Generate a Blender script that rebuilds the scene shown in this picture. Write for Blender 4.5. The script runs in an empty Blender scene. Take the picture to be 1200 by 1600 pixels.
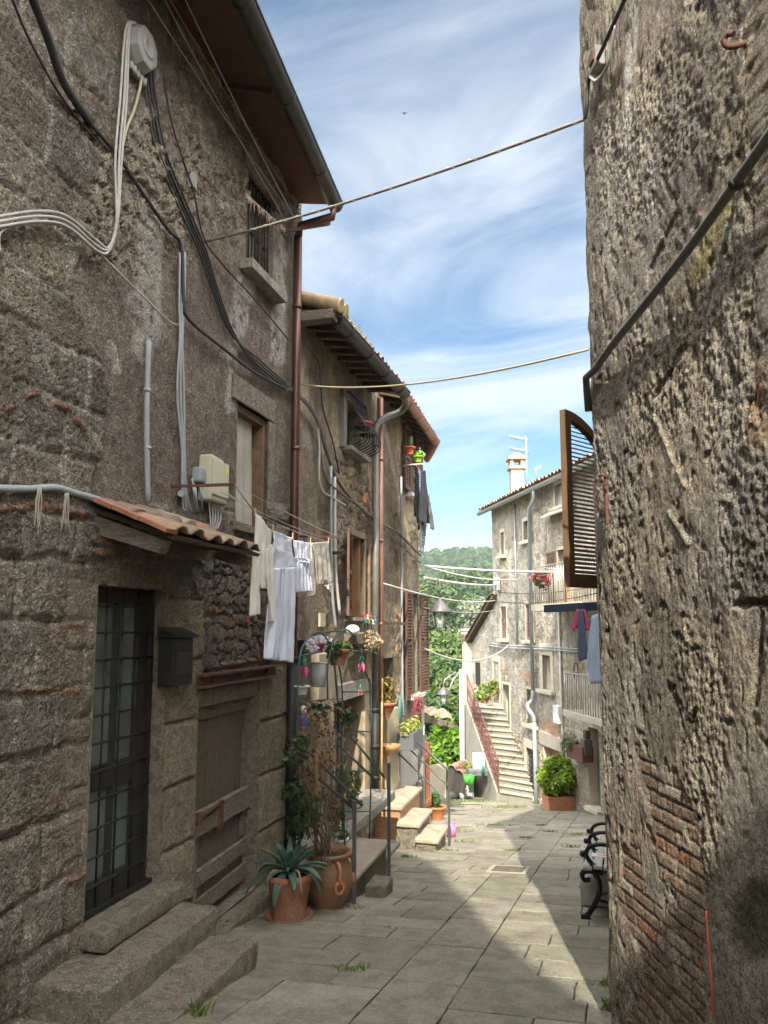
import bpy, bmesh, math, random
import numpy as np
from mathutils import Vector, Matrix
random.seed(7)
rng = np.random.default_rng(11)
SC = bpy.context.scene
COL = SC.collection
R = math.radians
def V(*a): return Vector(a)

# ------------------------------------------------------------------ camera
EYE = Vector((0, 0, 1.6)); FPX = 1200.0; CX = 600.0; CY = 837.0; PITCH = R(6.56)
FW = Vector((0, math.cos(PITCH), math.sin(PITCH))); UP = Vector((0, -math.sin(PITCH), math.cos(PITCH)))
cam = bpy.data.cameras.new('camera'); camo = bpy.data.objects.new('camera', cam); COL.objects.link(camo)
camo.location = EYE; camo.rotation_euler = (R(90) + PITCH, 0, 0)
cam.sensor_fit = 'VERTICAL'; cam.sensor_height = 24.0; cam.lens = 24.0 * FPX / 1600.0
cam.shift_y = 37.0 / 1600.0; cam.clip_start = 0.05; cam.clip_end = 6000
SC.camera = camo
# ------------------------------------------------------------------ world, sun, exposure
SUN_AZ = R(5.4); SUN_EL = R(42)          # the sun stands behind the camera, a little to its left
w = bpy.data.worlds.new('World'); SC.world = w; w.use_nodes = True
nt = w.node_tree; nt.nodes.clear()
def wn(t, **k):
    n = nt.nodes.new(t)
    for a, b in k.items(): setattr(n, a, b)
    return n
out = wn('ShaderNodeOutputWorld'); bg = wn('ShaderNodeBackground'); sky = wn('ShaderNodeTexSky')
sky.sky_type = 'NISHITA'; sky.sun_disc = False; sky.sun_elevation = SUN_EL; sky.sun_rotation = R(180) + SUN_AZ
sky.air_density = 0.85; sky.dust_density = 0.0; sky.ozone_density = 1.8
tc = wn('ShaderNodeTexCoord'); sep = wn('ShaderNodeSeparateXYZ'); nt.links.new(tc.outputs['Generated'], sep.inputs[0])
zz = wn('ShaderNodeMath', operation='MAXIMUM'); nt.links.new(sep.outputs['Z'], zz.inputs[0]); zz.inputs[1].default_value = 0.03
za = wn('ShaderNodeMath', operation='ADD'); nt.links.new(zz.outputs[0], za.inputs[0]); za.inputs[1].default_value = 0.10
dx = wn('ShaderNodeMath', operation='DIVIDE'); nt.links.new(sep.outputs['X'], dx.inputs[0]); nt.links.new(za.outputs[0], dx.inputs[1])
dy = wn('ShaderNodeMath', operation='DIVIDE'); nt.links.new(sep.outputs['Y'], dy.inputs[0]); nt.links.new(za.outputs[0], dy.inputs[1])
cmb = wn('ShaderNodeCombineXYZ'); nt.links.new(dx.outputs[0], cmb.inputs[0]); nt.links.new(dy.outputs[0], cmb.inputs[1])
mp = wn('ShaderNodeMapping', vector_type='TEXTURE'); nt.links.new(cmb.outputs[0], mp.inputs[0])
mp.inputs['Rotation'].default_value = (0, 0, R(-40)); mp.inputs['Scale'].default_value = (1.35, 0.55, 1); mp.inputs['Location'].default_value = (3.7, 1.3, 0)
n1 = wn('ShaderNodeTexNoise'); n1.inputs['Scale'].default_value = 1.0; n1.inputs['Detail'].default_value = 9; n1.inputs['Roughness'].default_value = 0.58; n1.inputs['Distortion'].default_value = 1.1
nt.links.new(mp.outputs[0], n1.inputs['Vector'])
n2 = wn('ShaderNodeTexNoise'); n2.inputs['Scale'].default_value = 0.55; n2.inputs['Detail'].default_value = 2
nt.links.new(cmb.outputs[0], n2.inputs['Vector'])
ad = wn('ShaderNodeMath', operation='MULTIPLY_ADD'); nt.links.new(n2.outputs[0], ad.inputs[0]); ad.inputs[1].default_value = 0.9; nt.links.new(n1.outputs[0], ad.inputs[2])
mr = wn('ShaderNodeMapRange', interpolation_type='SMOOTHSTEP'); nt.links.new(ad.outputs[0], mr.inputs[0])
mr.inputs[1].default_value = 0.74; mr.inputs[2].default_value = 1.24; mr.inputs[3].default_value = 0.0; mr.inputs[4].default_value = 0.9
# cloud cover thins out low over the hills
fade = wn('ShaderNodeMapRange', interpolation_type='SMOOTHSTEP'); nt.links.new(sep.outputs['Z'], fade.inputs[0]); fade.inputs[1].default_value = 0.10; fade.inputs[2].default_value = 0.36; fade.inputs[3].default_value = 0.12
fm = wn('ShaderNodeMath', operation='MULTIPLY'); nt.links.new(mr.outputs[0], fm.inputs[0]); nt.links.new(fade.outputs[0], fm.inputs[1])
mx = wn('ShaderNodeMixRGB'); nt.links.new(fm.outputs[0], mx.inputs[0]); hs = wn('ShaderNodeHueSaturation'); hs.inputs['Saturation'].default_value = 1.2; hs.inputs['Hue'].default_value = 0.488; hs.inputs['Value'].default_value = 0.60; nt.links.new(sky.outputs[0], hs.inputs['Color']); nt.links.new(hs.outputs[0], mx.inputs[1]); mx.inputs[2].default_value = (3.5, 3.75, 4.1, 1)
# bright unseen cloud added overhead and behind the viewer to fill the shade
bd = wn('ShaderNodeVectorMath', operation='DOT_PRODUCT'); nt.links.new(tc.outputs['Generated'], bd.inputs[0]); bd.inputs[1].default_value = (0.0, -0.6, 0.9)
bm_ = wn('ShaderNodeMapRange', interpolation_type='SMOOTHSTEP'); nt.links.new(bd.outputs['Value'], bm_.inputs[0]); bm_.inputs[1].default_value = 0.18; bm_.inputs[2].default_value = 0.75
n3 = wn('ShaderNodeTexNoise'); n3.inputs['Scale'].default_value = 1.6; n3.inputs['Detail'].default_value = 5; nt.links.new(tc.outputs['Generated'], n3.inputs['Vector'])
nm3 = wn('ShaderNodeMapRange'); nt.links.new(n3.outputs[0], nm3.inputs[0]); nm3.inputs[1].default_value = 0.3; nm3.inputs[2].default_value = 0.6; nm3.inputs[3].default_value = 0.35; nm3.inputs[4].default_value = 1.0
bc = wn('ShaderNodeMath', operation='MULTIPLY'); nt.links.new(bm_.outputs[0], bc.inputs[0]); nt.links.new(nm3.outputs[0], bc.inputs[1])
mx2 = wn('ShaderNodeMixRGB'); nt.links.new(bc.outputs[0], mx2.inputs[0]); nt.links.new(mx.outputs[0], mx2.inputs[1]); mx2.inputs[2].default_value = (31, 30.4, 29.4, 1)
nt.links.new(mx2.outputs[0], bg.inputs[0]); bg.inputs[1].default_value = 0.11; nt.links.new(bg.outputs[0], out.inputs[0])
sl = bpy.data.lights.new('sun', 'SUN'); so = bpy.data.objects.new('sun', sl); COL.objects.link(so)
sl.energy = 3.4; sl.angle = R(0.5); sl.color = (1.0, 0.93, 0.80)
tosun = Vector((-math.sin(SUN_AZ) * math.cos(SUN_EL), -math.cos(SUN_AZ) * math.cos(SUN_EL), math.sin(SUN_EL)))
so.rotation_euler = (-tosun).to_track_quat('-Z', 'Y').to_euler(); so.location = (0, -5, 30)
SC.view_settings.view_transform = 'Standard'; SC.view_settings.look = 'None'; SC.view_settings.gamma = 1
SC.view_settings.exposure = 1.42; SC.view_settings.use_curve_mapping = False
SC.cycles.max_bounces = 6; SC.cycles.diffuse_bounces = 4; SC.cycles.transparent_max_bounces = 6
SC.cycles.use_denoising = True

# ------------------------------------------------------------------ projection helpers (the photograph is 1200 x 1600)
def ray(px, py):
    px = float(px); py = float(py)
    return FW + (px - CX) / FPX * Vector((1, 0, 0)) - (py - CY) / FPX * UP
def at(px, py, depth):
    r = ray(px, py); return EYE + r * (depth / r.y)
def proj(p):
    q = p - EYE; f = q.dot(FW); return (CX + FPX * q.x / f, CY - FPX * q.dot(UP) / f)
def projA(X, Y, Z):
    Z = Z - EYE.z; f = Y * FW.y + Z * FW.z; f = np.where(f < 0.05, 0.05, f)
    return CX + FPX * X / f, CY - FPX * (Y * UP.y + Z * UP.z) / f
def gz(x, y):
    """height of the lane under a point: it runs downhill away from the camera"""
    if y < 10: return -0.142 * y
    if y < 22: return -1.42 - 0.163 * (y - 10)
    return -3.376 - 0.13 * (y - 22)
def gzA(Y):
    return np.where(Y < 10, -0.142 * Y, np.where(Y < 22, -1.42 - 0.163 * (Y - 10), -3.376 - 0.13 * (Y - 22)))
def gpt(px, py, dz=0.0):
    r = ray(px, py); lo, hi = 0.5, 60.0
    f = lambda t: EYE.z + r.z * t - gz(0, r.y * t) - dz
    for _ in range(60):
        m = (lo + hi) / 2
        if f(m) > 0: lo = m
        else: hi = m
    return EYE + r * lo
class Plane:
    """a vertical wall: u runs along d, z is height, off is distance out along n"""
    def __init__(s, P, d, side):
        s.P = Vector((P[0], P[1], 0)); s.d = Vector((d[0], d[1], 0)).normalized()
        s.n = Vector((s.d.y, -s.d.x, 0)) * side
    def pt(s, u, z, off=0.0):
        u = float(u); z = float(z); off = float(off); return s.P + s.d * u + s.n * off + Vector((0, 0, z))
    def hit(s, px, py, off=0.0):
        r = ray(px, py); t = (s.P + s.n * off - EYE).dot(s.n) / r.dot(s.n); return EYE + r * t
    def uz(s, px, py, off=0.0):
        h = s.hit(px, py, off); return ((h - s.P).dot(s.d), h.z)
    def u(s, px, off=0.0): return s.uz(px, 975, off)[0]
    def of(s, p): return (p - s.P).dot(s.n)
    def up(s, p): return (p - s.P).dot(s.d)
def vpdir(vx):
    a = math.atan2(vx - 600, 1207.9); return (math.sin(a), math.cos(a))
W1 = Plane((-1.97, 5.1), vpdir(920), 1)          # long house wall on the left (buildings one, two, three)
RW = Plane((1.238, 4.5), vpdir(480), -1)           # near wall on the right, u<0 comes towards the camera
RF = Plane((1.238, 4.5), (0.45, 1.0), -1)           # its far side, turned away from view
FB = Plane((4.36, 21.8), vpdir(380), -1)         # tall house at the foot of the lane

# ------------------------------------------------------------------ numpy noise
def _h(i, j, seed):
    n = (i * 374761393 + j * 668265263 + seed * 1442695041) & 0x7fffffff
    n = ((n ^ (n >> 13)) * 1274126177) & 0x7fffffff
    n = ((n ^ (n >> 15)) * 668265263) & 0x7fffffff
    return ((n ^ (n >> 16)) & 0xffff) / 65535.0
def vn(x, y, seed=0):
    xi = np.floor(x).astype(np.int64); yi = np.floor(y).astype(np.int64); fx = x - xi; fy = y - yi
    fx = fx * fx * fx * (fx * (fx * 6 - 15) + 10); fy = fy * fy * fy * (fy * (fy * 6 - 15) + 10)
    a = _h(xi, yi, seed); b = _h(xi + 1, yi, seed); c = _h(xi, yi + 1, seed); d = _h(xi + 1, yi + 1, seed)
    return (a * (1 - fx) + b * fx) * (1 - fy) + (c * (1 - fx) + d * fx) * fy
def fbm(x, y, seed=0, octv=4, gain=0.5):
    s = 0; a = 1; t = 0
    for k in range(octv):
        s = s + a * vn(x * 2 ** k + 17.3 * k, y * 2 ** k - 9.1 * k, seed + k * 31); t += a; a *= gain
    return s / t
def worley(x, y, seed=0):
    xi = np.floor(x).astype(np.int64); yi = np.floor(y).astype(np.int64)
    f1 = np.full(x.shape, 9.0); f2 = np.full(x.shape, 9.0); idr = np.zeros(x.shape)
    for i in (-1, 0, 1):
        for j in (-1, 0, 1):
            cx = xi + i + 0.1 + 0.8 * _h(xi + i, yi + j, seed); cy = yi + j + 0.1 + 0.8 * _h(xi + i, yi + j, seed + 5)
            d = np.hypot(cx - x, cy - y); m = d < f1
            f2 = np.where(m, f1, np.minimum(f2, d)); idr = np.where(m, _h(xi + i, yi + j, seed + 9), idr); f1 = np.where(m, d, f1)
    return f1, f2, idr
def sstep(a, b, x):
    t = np.clip((x - a) / (b - a), 0, 1); return t * t * (3 - 2 * t)
def ashlar(U, Z, edges, wmin, wmax, seed, warp=0.02):
    Uw = U + warp * (fbm(U * 3, Z * 3, seed, 3) - .5) * 2; Zw = Z + warp * (fbm(U * 3 + 50, Z * 3, seed + 1, 3) - .5) * 2
    edges = np.asarray(sorted(edges)); k = np.clip(np.searchsorted(edges, Zw) - 1, 0, len(edges) - 2)
    dist = np.minimum(Zw - edges[k], edges[k + 1] - Zw); rid = np.zeros(U.shape); r = np.random.default_rng(seed)
    u0, u1 = U.min() - 1, U.max() + 1
    for c in range(len(edges) - 1):
        js = [u0 - r.uniform(0, wmax)]
        while js[-1] < u1: js.append(js[-1] + r.uniform(wmin, wmax))
        js = np.array(js); m = k == c
        if not m.any(): continue
        kk = np.clip(np.searchsorted(js, Uw[m]) - 1, 0, len(js) - 2)
        dist[m] = np.minimum(dist[m], np.minimum(Uw[m] - js[kk], js[kk + 1] - Uw[m])); rid[m] = _h(kk, np.full(kk.shape, c), seed)
    return dist, rid
def lerp3(a, b, t): return a + (b - a) * t[..., None]
def C3(c, shape): return np.broadcast_to(np.array(c, float), shape + (3,)).copy()

# ------------------------------------------------------------------ materials
MATS = {}
def mat(name, col=(.5, .5, .5), rough=.7, metal=0.0, var=0.0, vscale=8.0, bump=0.0, bscale=40.0, attr=None, spec=0.5,
        trans=0.0, fine=0.0, fscale=120.0, col2=None, stretch=None, island=0.0, sss=0.0, emis=None, alpha=1.0, bdist=0.02, gain=1.0, pit=0.0, pscale=60.0, pit2=0.0, pscale2=18.0):
    m = bpy.data.materials.new(name); m.use_nodes = True; t = m.node_tree; b = t.nodes['Principled BSDF']; L = t.links
    def N(k, **kw):
        n = t.nodes.new(k)
        for a, v in kw.items(): setattr(n, a, v)
        return n
    b.inputs['Roughness'].default_value = rough; b.inputs['Metallic'].default_value = metal; b.inputs['Specular IOR Level'].default_value = spec
    tcn = N('ShaderNodeTexCoord'); src = tcn.outputs['Object']
    if stretch:
        mpn = N('ShaderNodeMapping'); L.new(src, mpn.inputs[0]); mpn.inputs['Scale'].default_value = stretch; src = mpn.outputs[0]
    if attr:
        an = N('ShaderNodeAttribute'); an.attribute_name = attr; c = an.outputs['Color']
        if gain != 1: gm = N('ShaderNodeVectorMath', operation='SCALE'); L.new(c, gm.inputs[0]); gm.inputs['Scale'].default_value = gain; c = gm.outputs[0]
    else:
        rgb = N('ShaderNodeRGB'); rgb.outputs[0].default_value = (*col, 1); c = rgb.outputs[0]
    def noise(scale, det=5, rough_=.6):
        n = N('ShaderNodeTexNoise'); n.inputs['Scale'].default_value = scale; n.inputs['Detail'].default_value = det
        n.inputs['Roughness'].default_value = rough_; L.new(src, n.inputs['Vector']); return n.outputs[0]
    if col2 is not None:
        mrn = N('ShaderNodeMapRange'); L.new(noise(vscale), mrn.inputs[0]); mrn.inputs[1].default_value = .4; mrn.inputs[2].default_value = .62
        mxn = N('ShaderNodeMixRGB'); L.new(mrn.outputs[0], mxn.inputs[0]); L.new(c, mxn.inputs[1]); mxn.inputs[2].default_value = (*col2, 1); c = mxn.outputs[0]
    def mul(c, fac, amt):
        mrn = N('ShaderNodeMapRange'); L.new(fac, mrn.inputs[0]); mrn.inputs[1].default_value = .25; mrn.inputs[2].default_value = .75
        mrn.inputs[3].default_value = 1 - amt; mrn.inputs[4].default_value = 1 + amt
        mm = N('ShaderNodeVectorMath', operation='SCALE'); L.new(c, mm.inputs[0]); L.new(mrn.outputs[0], mm.inputs['Scale']); return mm.outputs[0]
    if var: c = mul(c, noise(vscale), var)
    if fine: c = mul(c, noise(fscale, 3, .7), fine)
    if island:
        gi = N('ShaderNodeNewGeometry'); mrn = N('ShaderNodeMapRange'); L.new(gi.outputs['Random Per Island'], mrn.inputs[0])
        mrn.inputs[3].default_value = 1 - island; mrn.inputs[4].default_value = 1 + island
        mm = N('ShaderNodeVectorMath', operation='SCALE'); L.new(c, mm.inputs[0]); L.new(mrn.outputs[0], mm.inputs['Scale']); c = mm.outputs[0]
    hts = []
    for amt, sc_ in ((pit, pscale), (pit2, pscale2)):      # open pores and lost grains
        if amt:
            mrn = N('ShaderNodeMapRange', interpolation_type='SMOOTHSTEP'); L.new(noise(sc_, 4, .72), mrn.inputs[0]); mrn.inputs[1].default_value = .40; mrn.inputs[2].default_value = .54
            mr2 = N('ShaderNodeMapRange'); L.new(mrn.outputs[0], mr2.inputs[0]); mr2.inputs[3].default_value = 1 - amt; mr2.inputs[4].default_value = 1 + amt * .22
            mm = N('ShaderNodeVectorMath', operation='SCALE'); L.new(c, mm.inputs[0]); L.new(mr2.outputs[0], mm.inputs['Scale']); c = mm.outputs[0]; hts.append(mrn.outputs[0])
    L.new(c, b.inputs['Base Color'])
    if bump:
        bn = N('ShaderNodeBump'); bn.inputs['Strength'].default_value = bump; bn.inputs['Distance'].default_value = bdist
        hh = noise(bscale, 6, .65)
        for h_ in hts: am = N('ShaderNodeMath', operation='MULTIPLY_ADD'); L.new(h_, am.inputs[0]); am.inputs[1].default_value = .8; L.new(hh, am.inputs[2]); hh = am.outputs[0]
        L.new(hh, bn.inputs['Height']); L.new(bn.outputs[0], b.inputs['Normal'])
    if trans:   # thin leaves and cloth let some light through
        tr = N('ShaderNodeBsdfTranslucent'); L.new(c, tr.inputs[0]); ms = N('ShaderNodeMixShader'); ms.inputs[0].default_value = trans
        L.new(b.outputs[0], ms.inputs[1]); L.new(tr.outputs[0], ms.inputs[2]); L.new(ms.outputs[0], t.nodes['Material Output'].inputs[0])
    MATS[name] = m; return m

# ------------------------------------------------------------------ things, parts, meshes
ORG = {}
def thing(name, label, cat, loc, group=None, kind=None):
    o = bpy.data.objects.new(name, None); COL.objects.link(o); o.location = loc; o.empty_display_size = .1
    o['label'] = label; o['category'] = cat
    if group: o['group'] = group
    if kind: o['kind'] = kind
    ORG[o.name] = Vector(loc); return o
def tag(o, label, cat, group=None, kind=None):
    o['label'] = label; o['category'] = cat
    if group: o['group'] = group
    if kind: o['kind'] = kind
    return o
def link(name, me, m, parent=None, loc=None):
    o = bpy.data.objects.new(name, me); COL.objects.link(o); me.materials.append(m)
    if parent: o.parent = parent; ORG[o.name] = ORG[parent.name]
    else: o.location = loc or (0, 0, 0); ORG[o.name] = Vector(o.location)
    return o
def np_mesh(name, co, quads, m, parent=None, loc=None, col=None, smooth=True):
    """a mesh from numpy arrays; col is a per-vertex material colour"""
    org = ORG[parent.name] if parent else Vector(loc or (0, 0, 0))
    co = co.reshape(-1, 3) - np.array(org); quads = np.asarray(quads, dtype=np.int32); k = quads.shape[1]
    me = bpy.data.meshes.new(name); me.vertices.add(len(co)); me.vertices.foreach_set('co', co.astype(np.float32).ravel())
    me.loops.add(quads.size); me.loops.foreach_set('vertex_index', quads.ravel())
    me.polygons.add(len(quads)); me.polygons.foreach_set('loop_start', np.arange(0, quads.size, k, dtype=np.int32))
    me.polygons.foreach_set('loop_total', np.full(len(quads), k, dtype=np.int32))
    me.polygons.foreach_set('use_smooth', np.full(len(quads), smooth)); me.update(calc_edges=True); me.validate()
    if col is not None:
        a = me.color_attributes.new('Col', 'FLOAT_COLOR', 'POINT'); c = np.ones((len(co), 4), np.float32); c[:, :3] = np.clip(col.reshape(-1, 3), 0.004, .95)
        a.data.foreach_set('color', c.ravel())
    return link(name, me, m, parent, loc)
def grid_quads(nz, nu, keep=None, flip=False):
    j, i = np.meshgrid(np.arange(nz - 1), np.arange(nu - 1), indexing='ij')
    q = np.stack([j * nu + i, j * nu + i + 1, (j + 1) * nu + i + 1, (j + 1) * nu + i], -1)
    if flip: q = q[..., ::-1]
    if keep is not None: q = q[keep]
    return q.reshape(-1, 4)
class MB:
    def __init__(s): s.v = []; s.f = []; s.sm = []
    def add(s, vs, fs, sm=False):
        o = len(s.v); s.v += [Vector(p) for p in vs]
        for f in fs: s.f.append([i + o for i in f]); s.sm.append(sm)
        return s
    def box(s, c, sx, sy, sz, ax=None):
        """box centred at c; ax = (x axis, y axis) unit vectors, default world"""
        X, Y = (Vector((1, 0, 0)), Vector((0, 1, 0))) if ax is None else ax
        Zx = X.cross(Y); c = Vector(c); vs = []
        for k in (-1, 1):
            for a, b in ((-1, -1), (1, -1), (1, 1), (-1, 1)): vs.append(c + X * a * sx / 2 + Y * b * sy / 2 + Zx * k * sz / 2)
        return s.add(vs, [(0, 3, 2, 1), (4, 5, 6, 7), (0, 1, 5, 4), (1, 2, 6, 5), (2, 3, 7, 6), (3, 0, 4, 7)])
    def wbox(s, pl, u0, u1, z0, z1, o0, o1):
        """box on a wall plane"""
        vs = [pl.pt(u, z, o) for z in (z0, z1) for u, o in ((u0, o0), (u1, o0), (u1, o1), (u0, o1))]
        return s.add(vs, [(0, 3, 2, 1), (4, 5, 6, 7), (0, 1, 5, 4), (1, 2, 6, 5), (2, 3, 7, 6), (3, 0, 4, 7)])
    def hexa(s, vs):
        return s.add(vs, [(0, 3, 2, 1), (4, 5, 6, 7), (0, 1, 5, 4), (1, 2, 6, 5), (2, 3, 7, 6), (3, 0, 4, 7)])
    def bar(s, a, b, w, h=None, up=None):
        a = Vector(a); b = Vector(b); h = h or w; d = (b - a).normalized(); up = up or Vector((0, 0, 1))
        if abs(d.dot(up)) > .98: up = Vector((1, 0, 0))
        x = d.cross(up).normalized(); y = x.cross(d); vs = []
        for p in (a, b):
            for i, j in ((-1, -1), (1, -1), (1, 1), (-1, 1)): vs.append(p + x * i * w / 2 + y * j * h / 2)
        return s.add(vs, [(0, 3, 2, 1), (4, 5, 6, 7), (0, 1, 5, 4), (1, 2, 6, 5), (2, 3, 7, 6), (3, 0, 4, 7)])
    def tube(s, pts, r, n=8, cap=True, closed=False):
        pts = [Vector(p) for p in pts]; N = len(pts); rs = r if isinstance(r, (list, tuple)) else [r] * N; rings = []; pn = None
        for i, p in enumerate(pts):
            if closed: d = pts[(i + 1) % N] - pts[i - 1]
            else: d = pts[min(i + 1, N - 1)] - pts[max(i - 1, 0)]
            d = d.normalized() if d.length > 1e-9 else Vector((0, 0, 1))
            if pn is None: pn = d.orthogonal().normalized()
            pn = (pn - d * pn.dot(d)).normalized(); b = d.cross(pn)
            rings.append([p + (pn * math.cos(2 * math.pi * k / n) + b * math.sin(2 * math.pi * k / n)) * rs[i] for k in range(n)])
        vs = [q for rg in rings for q in rg]; fs = []
        for i in range(N if closed else N - 1):
            j = (i + 1) % N
            for k in range(n): fs.append((i * n + k, i * n + (k + 1) % n, j * n + (k + 1) % n, j * n + k))
        s.add(vs, fs, True)
        if cap and not closed: s.add(rings[0], [tuple(range(n))[::-1]]); s.add(rings[-1], [tuple(range(n))])
        return s
    def lathe(s, c, prof, n=24, axis=None, cap=False):
        c = Vector(c); Z = axis or Vector((0, 0, 1)); X = Z.orthogonal().normalized(); Y = Z.cross(X); m = len(prof)
        vs = [c + Z * z + (X * math.cos(2 * math.pi * k / n) + Y * math.sin(2 * math.pi * k / n)) * r for r, z in prof for k in range(n)]
        fs = [(i * n + k, i * n + (k + 1) % n, (i + 1) * n + (k + 1) % n, (i + 1) * n + k) for i in range(m - 1) for k in range(n)]
        s.add(vs, fs, True)
        if cap: s.add(vs[:n], [tuple(range(n))[::-1]]); s.add(vs[-n:], [tuple(range(n))])
        return s
    def prism(s, poly, ext):
        poly = [Vector(p) for p in poly]; n = len(poly); ext = Vector(ext); vs = poly + [p + ext for p in poly]
        return s.add(vs, [tuple(range(n))[::-1], tuple(range(n, 2 * n))] + [(i, (i + 1) % n, n + (i + 1) % n, n + i) for i in range(n)])
    def quad(s, a, b, c, d): return s.add([a, b, c, d], [(0, 1, 2, 3)])
    def sphere(s, c, r, n=12, sc=(1, 1, 1)):
        c = Vector(c); m = n // 2; vs = []; fs = []
        for i in range(m + 1):
            t = math.pi * i / m
            for k in range(n):
                p = 2 * math.pi * k / n; vs.append(c + Vector((r * sc[0] * math.sin(t) * math.cos(p), r * sc[1] * math.sin(t) * math.sin(p), r * sc[2] * math.cos(t))))
        for i in range(m):
            for k in range(n): fs.append((i * n + k, (i + 1) * n + k, (i + 1) * n + (k + 1) % n, i * n + (k + 1) % n))
        return s.add(vs, fs, True)
    def build(s, name, m, parent=None, loc=None, bevel=0.0, fix=True):
        org = ORG[parent.name] if parent else Vector(loc or (0, 0, 0))
        me = bpy.data.meshes.new(name); me.from_pydata([p - org for p in s.v], [], s.f)
        me.polygons.foreach_set('use_smooth', s.sm); me.update()
        if fix:
            bm = bmesh.new(); bm.from_mesh(me); bmesh.ops.remove_doubles(bm, verts=bm.verts, dist=1e-6); bmesh.ops.recalc_face_normals(bm, faces=bm.faces); bm.to_mesh(me); bm.free()
        o = link(name, me, m, parent, loc)
        if bevel:
            md = o.modifiers.new('bevel', 'BEVEL'); md.width = bevel; md.segments = 2; md.limit_method = 'ANGLE'; md.angle_limit = R(40)
        return o
def spline(pts, n=8):
    """smooth curve through points (Catmull-Rom)"""
    pts = [Vector(p) for p in pts]; P = [pts[0] * 2 - pts[1]] + pts + [pts[-1] * 2 - pts[-2]]; outp = []
    for i in range(1, len(P) - 2):
        for k in range(n):
            t = k / n; a, b, c, d = P[i - 1], P[i], P[i + 1], P[i + 2]
            outp.append(0.5 * ((2 * b) + (c - a) * t + (2 * a - 5 * b + 4 * c - d) * t * t + (3 * b - a - 3 * c + d) * t ** 3))
    outp.append(pts[-1]); return outp
def sag(a, b, s, n=16):
    a = Vector(a); b = Vector(b); return [a.lerp(b, k / n) - Vector((0, 0, s * 4 * (k / n) * (1 - k / n))) for k in range(n + 1)]
def snap(arr, vals):
    arr = arr.copy()
    for v in vals: arr[np.argmin(np.abs(arr - v))] = v
    return arr
def relief(name, pl, us, zs, fn, holes, m, parent, off=0.0):
    """a wall as a fine relief grid: fn(U,Z,PX,PY) -> height, colour; holes are (u0,u1,z0,z1)"""
    for h in holes: us = snap(us, h[:2]); zs = snap(zs, h[2:])
    us = np.sort(us); zs = np.sort(zs)
    U, Z = np.meshgrid(us, zs); X = pl.P.x + pl.d.x * U + pl.n.x * off; Y = pl.P.y + pl.d.y * U + pl.n.y * off
    PX, PY = projA(X, Y, Z); H, C = fn(U, Z, PX, PY)
    co = np.stack([X + pl.n.x * H, Y + pl.n.y * H, Z], -1)
    uc = (us[1:] + us[:-1]) / 2; zc = (zs[1:] + zs[:-1]) / 2; UC, ZC = np.meshgrid(uc, zc); keep = np.ones(UC.shape, bool)
    for a, b, c, d in holes: keep &= ~((UC > a) & (UC < b) & (ZC > c) & (ZC < d))
    flip = pl.d.cross(Vector((0, 0, 1))).dot(pl.n) < 0
    return np_mesh(name, co, grid_quads(len(zs), len(us), keep, flip), m, parent, col=C)
def rect(pl, x0, x1, y0, y1, off=0.0):
    """a picture box -> (u0,u1,z0,z1) on the wall, measured at its middle"""
    ym = (y0 + y1) / 2; xm = (x0 + x1) / 2
    ua, ub = sorted((pl.uz(x0, ym, off)[0], pl.uz(x1, ym, off)[0])); return (ua, ub, pl.uz(xm, y1, off)[1], pl.uz(xm, y0, off)[1])
def reveal(mb, pl, h, depth, o0=0.02):
    u0, u1, z0, z1 = h
    mb.quad(pl.pt(u0, z0, o0), pl.pt(u0, z1, o0), pl.pt(u0, z1, -depth), pl.pt(u0, z0, -depth))
    mb.quad(pl.pt(u1, z0, o0), pl.pt(u1, z1, o0), pl.pt(u1, z1, -depth), pl.pt(u1, z0, -depth))
    mb.quad(pl.pt(u0, z1, o0), pl.pt(u1, z1, o0), pl.pt(u1, z1, -depth), pl.pt(u0, z1, -depth))
    mb.quad(pl.pt(u0, z0, o0), pl.pt(u1, z0, o0), pl.pt(u1, z0, -depth), pl.pt(u0, z0, -depth)); return mb
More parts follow.
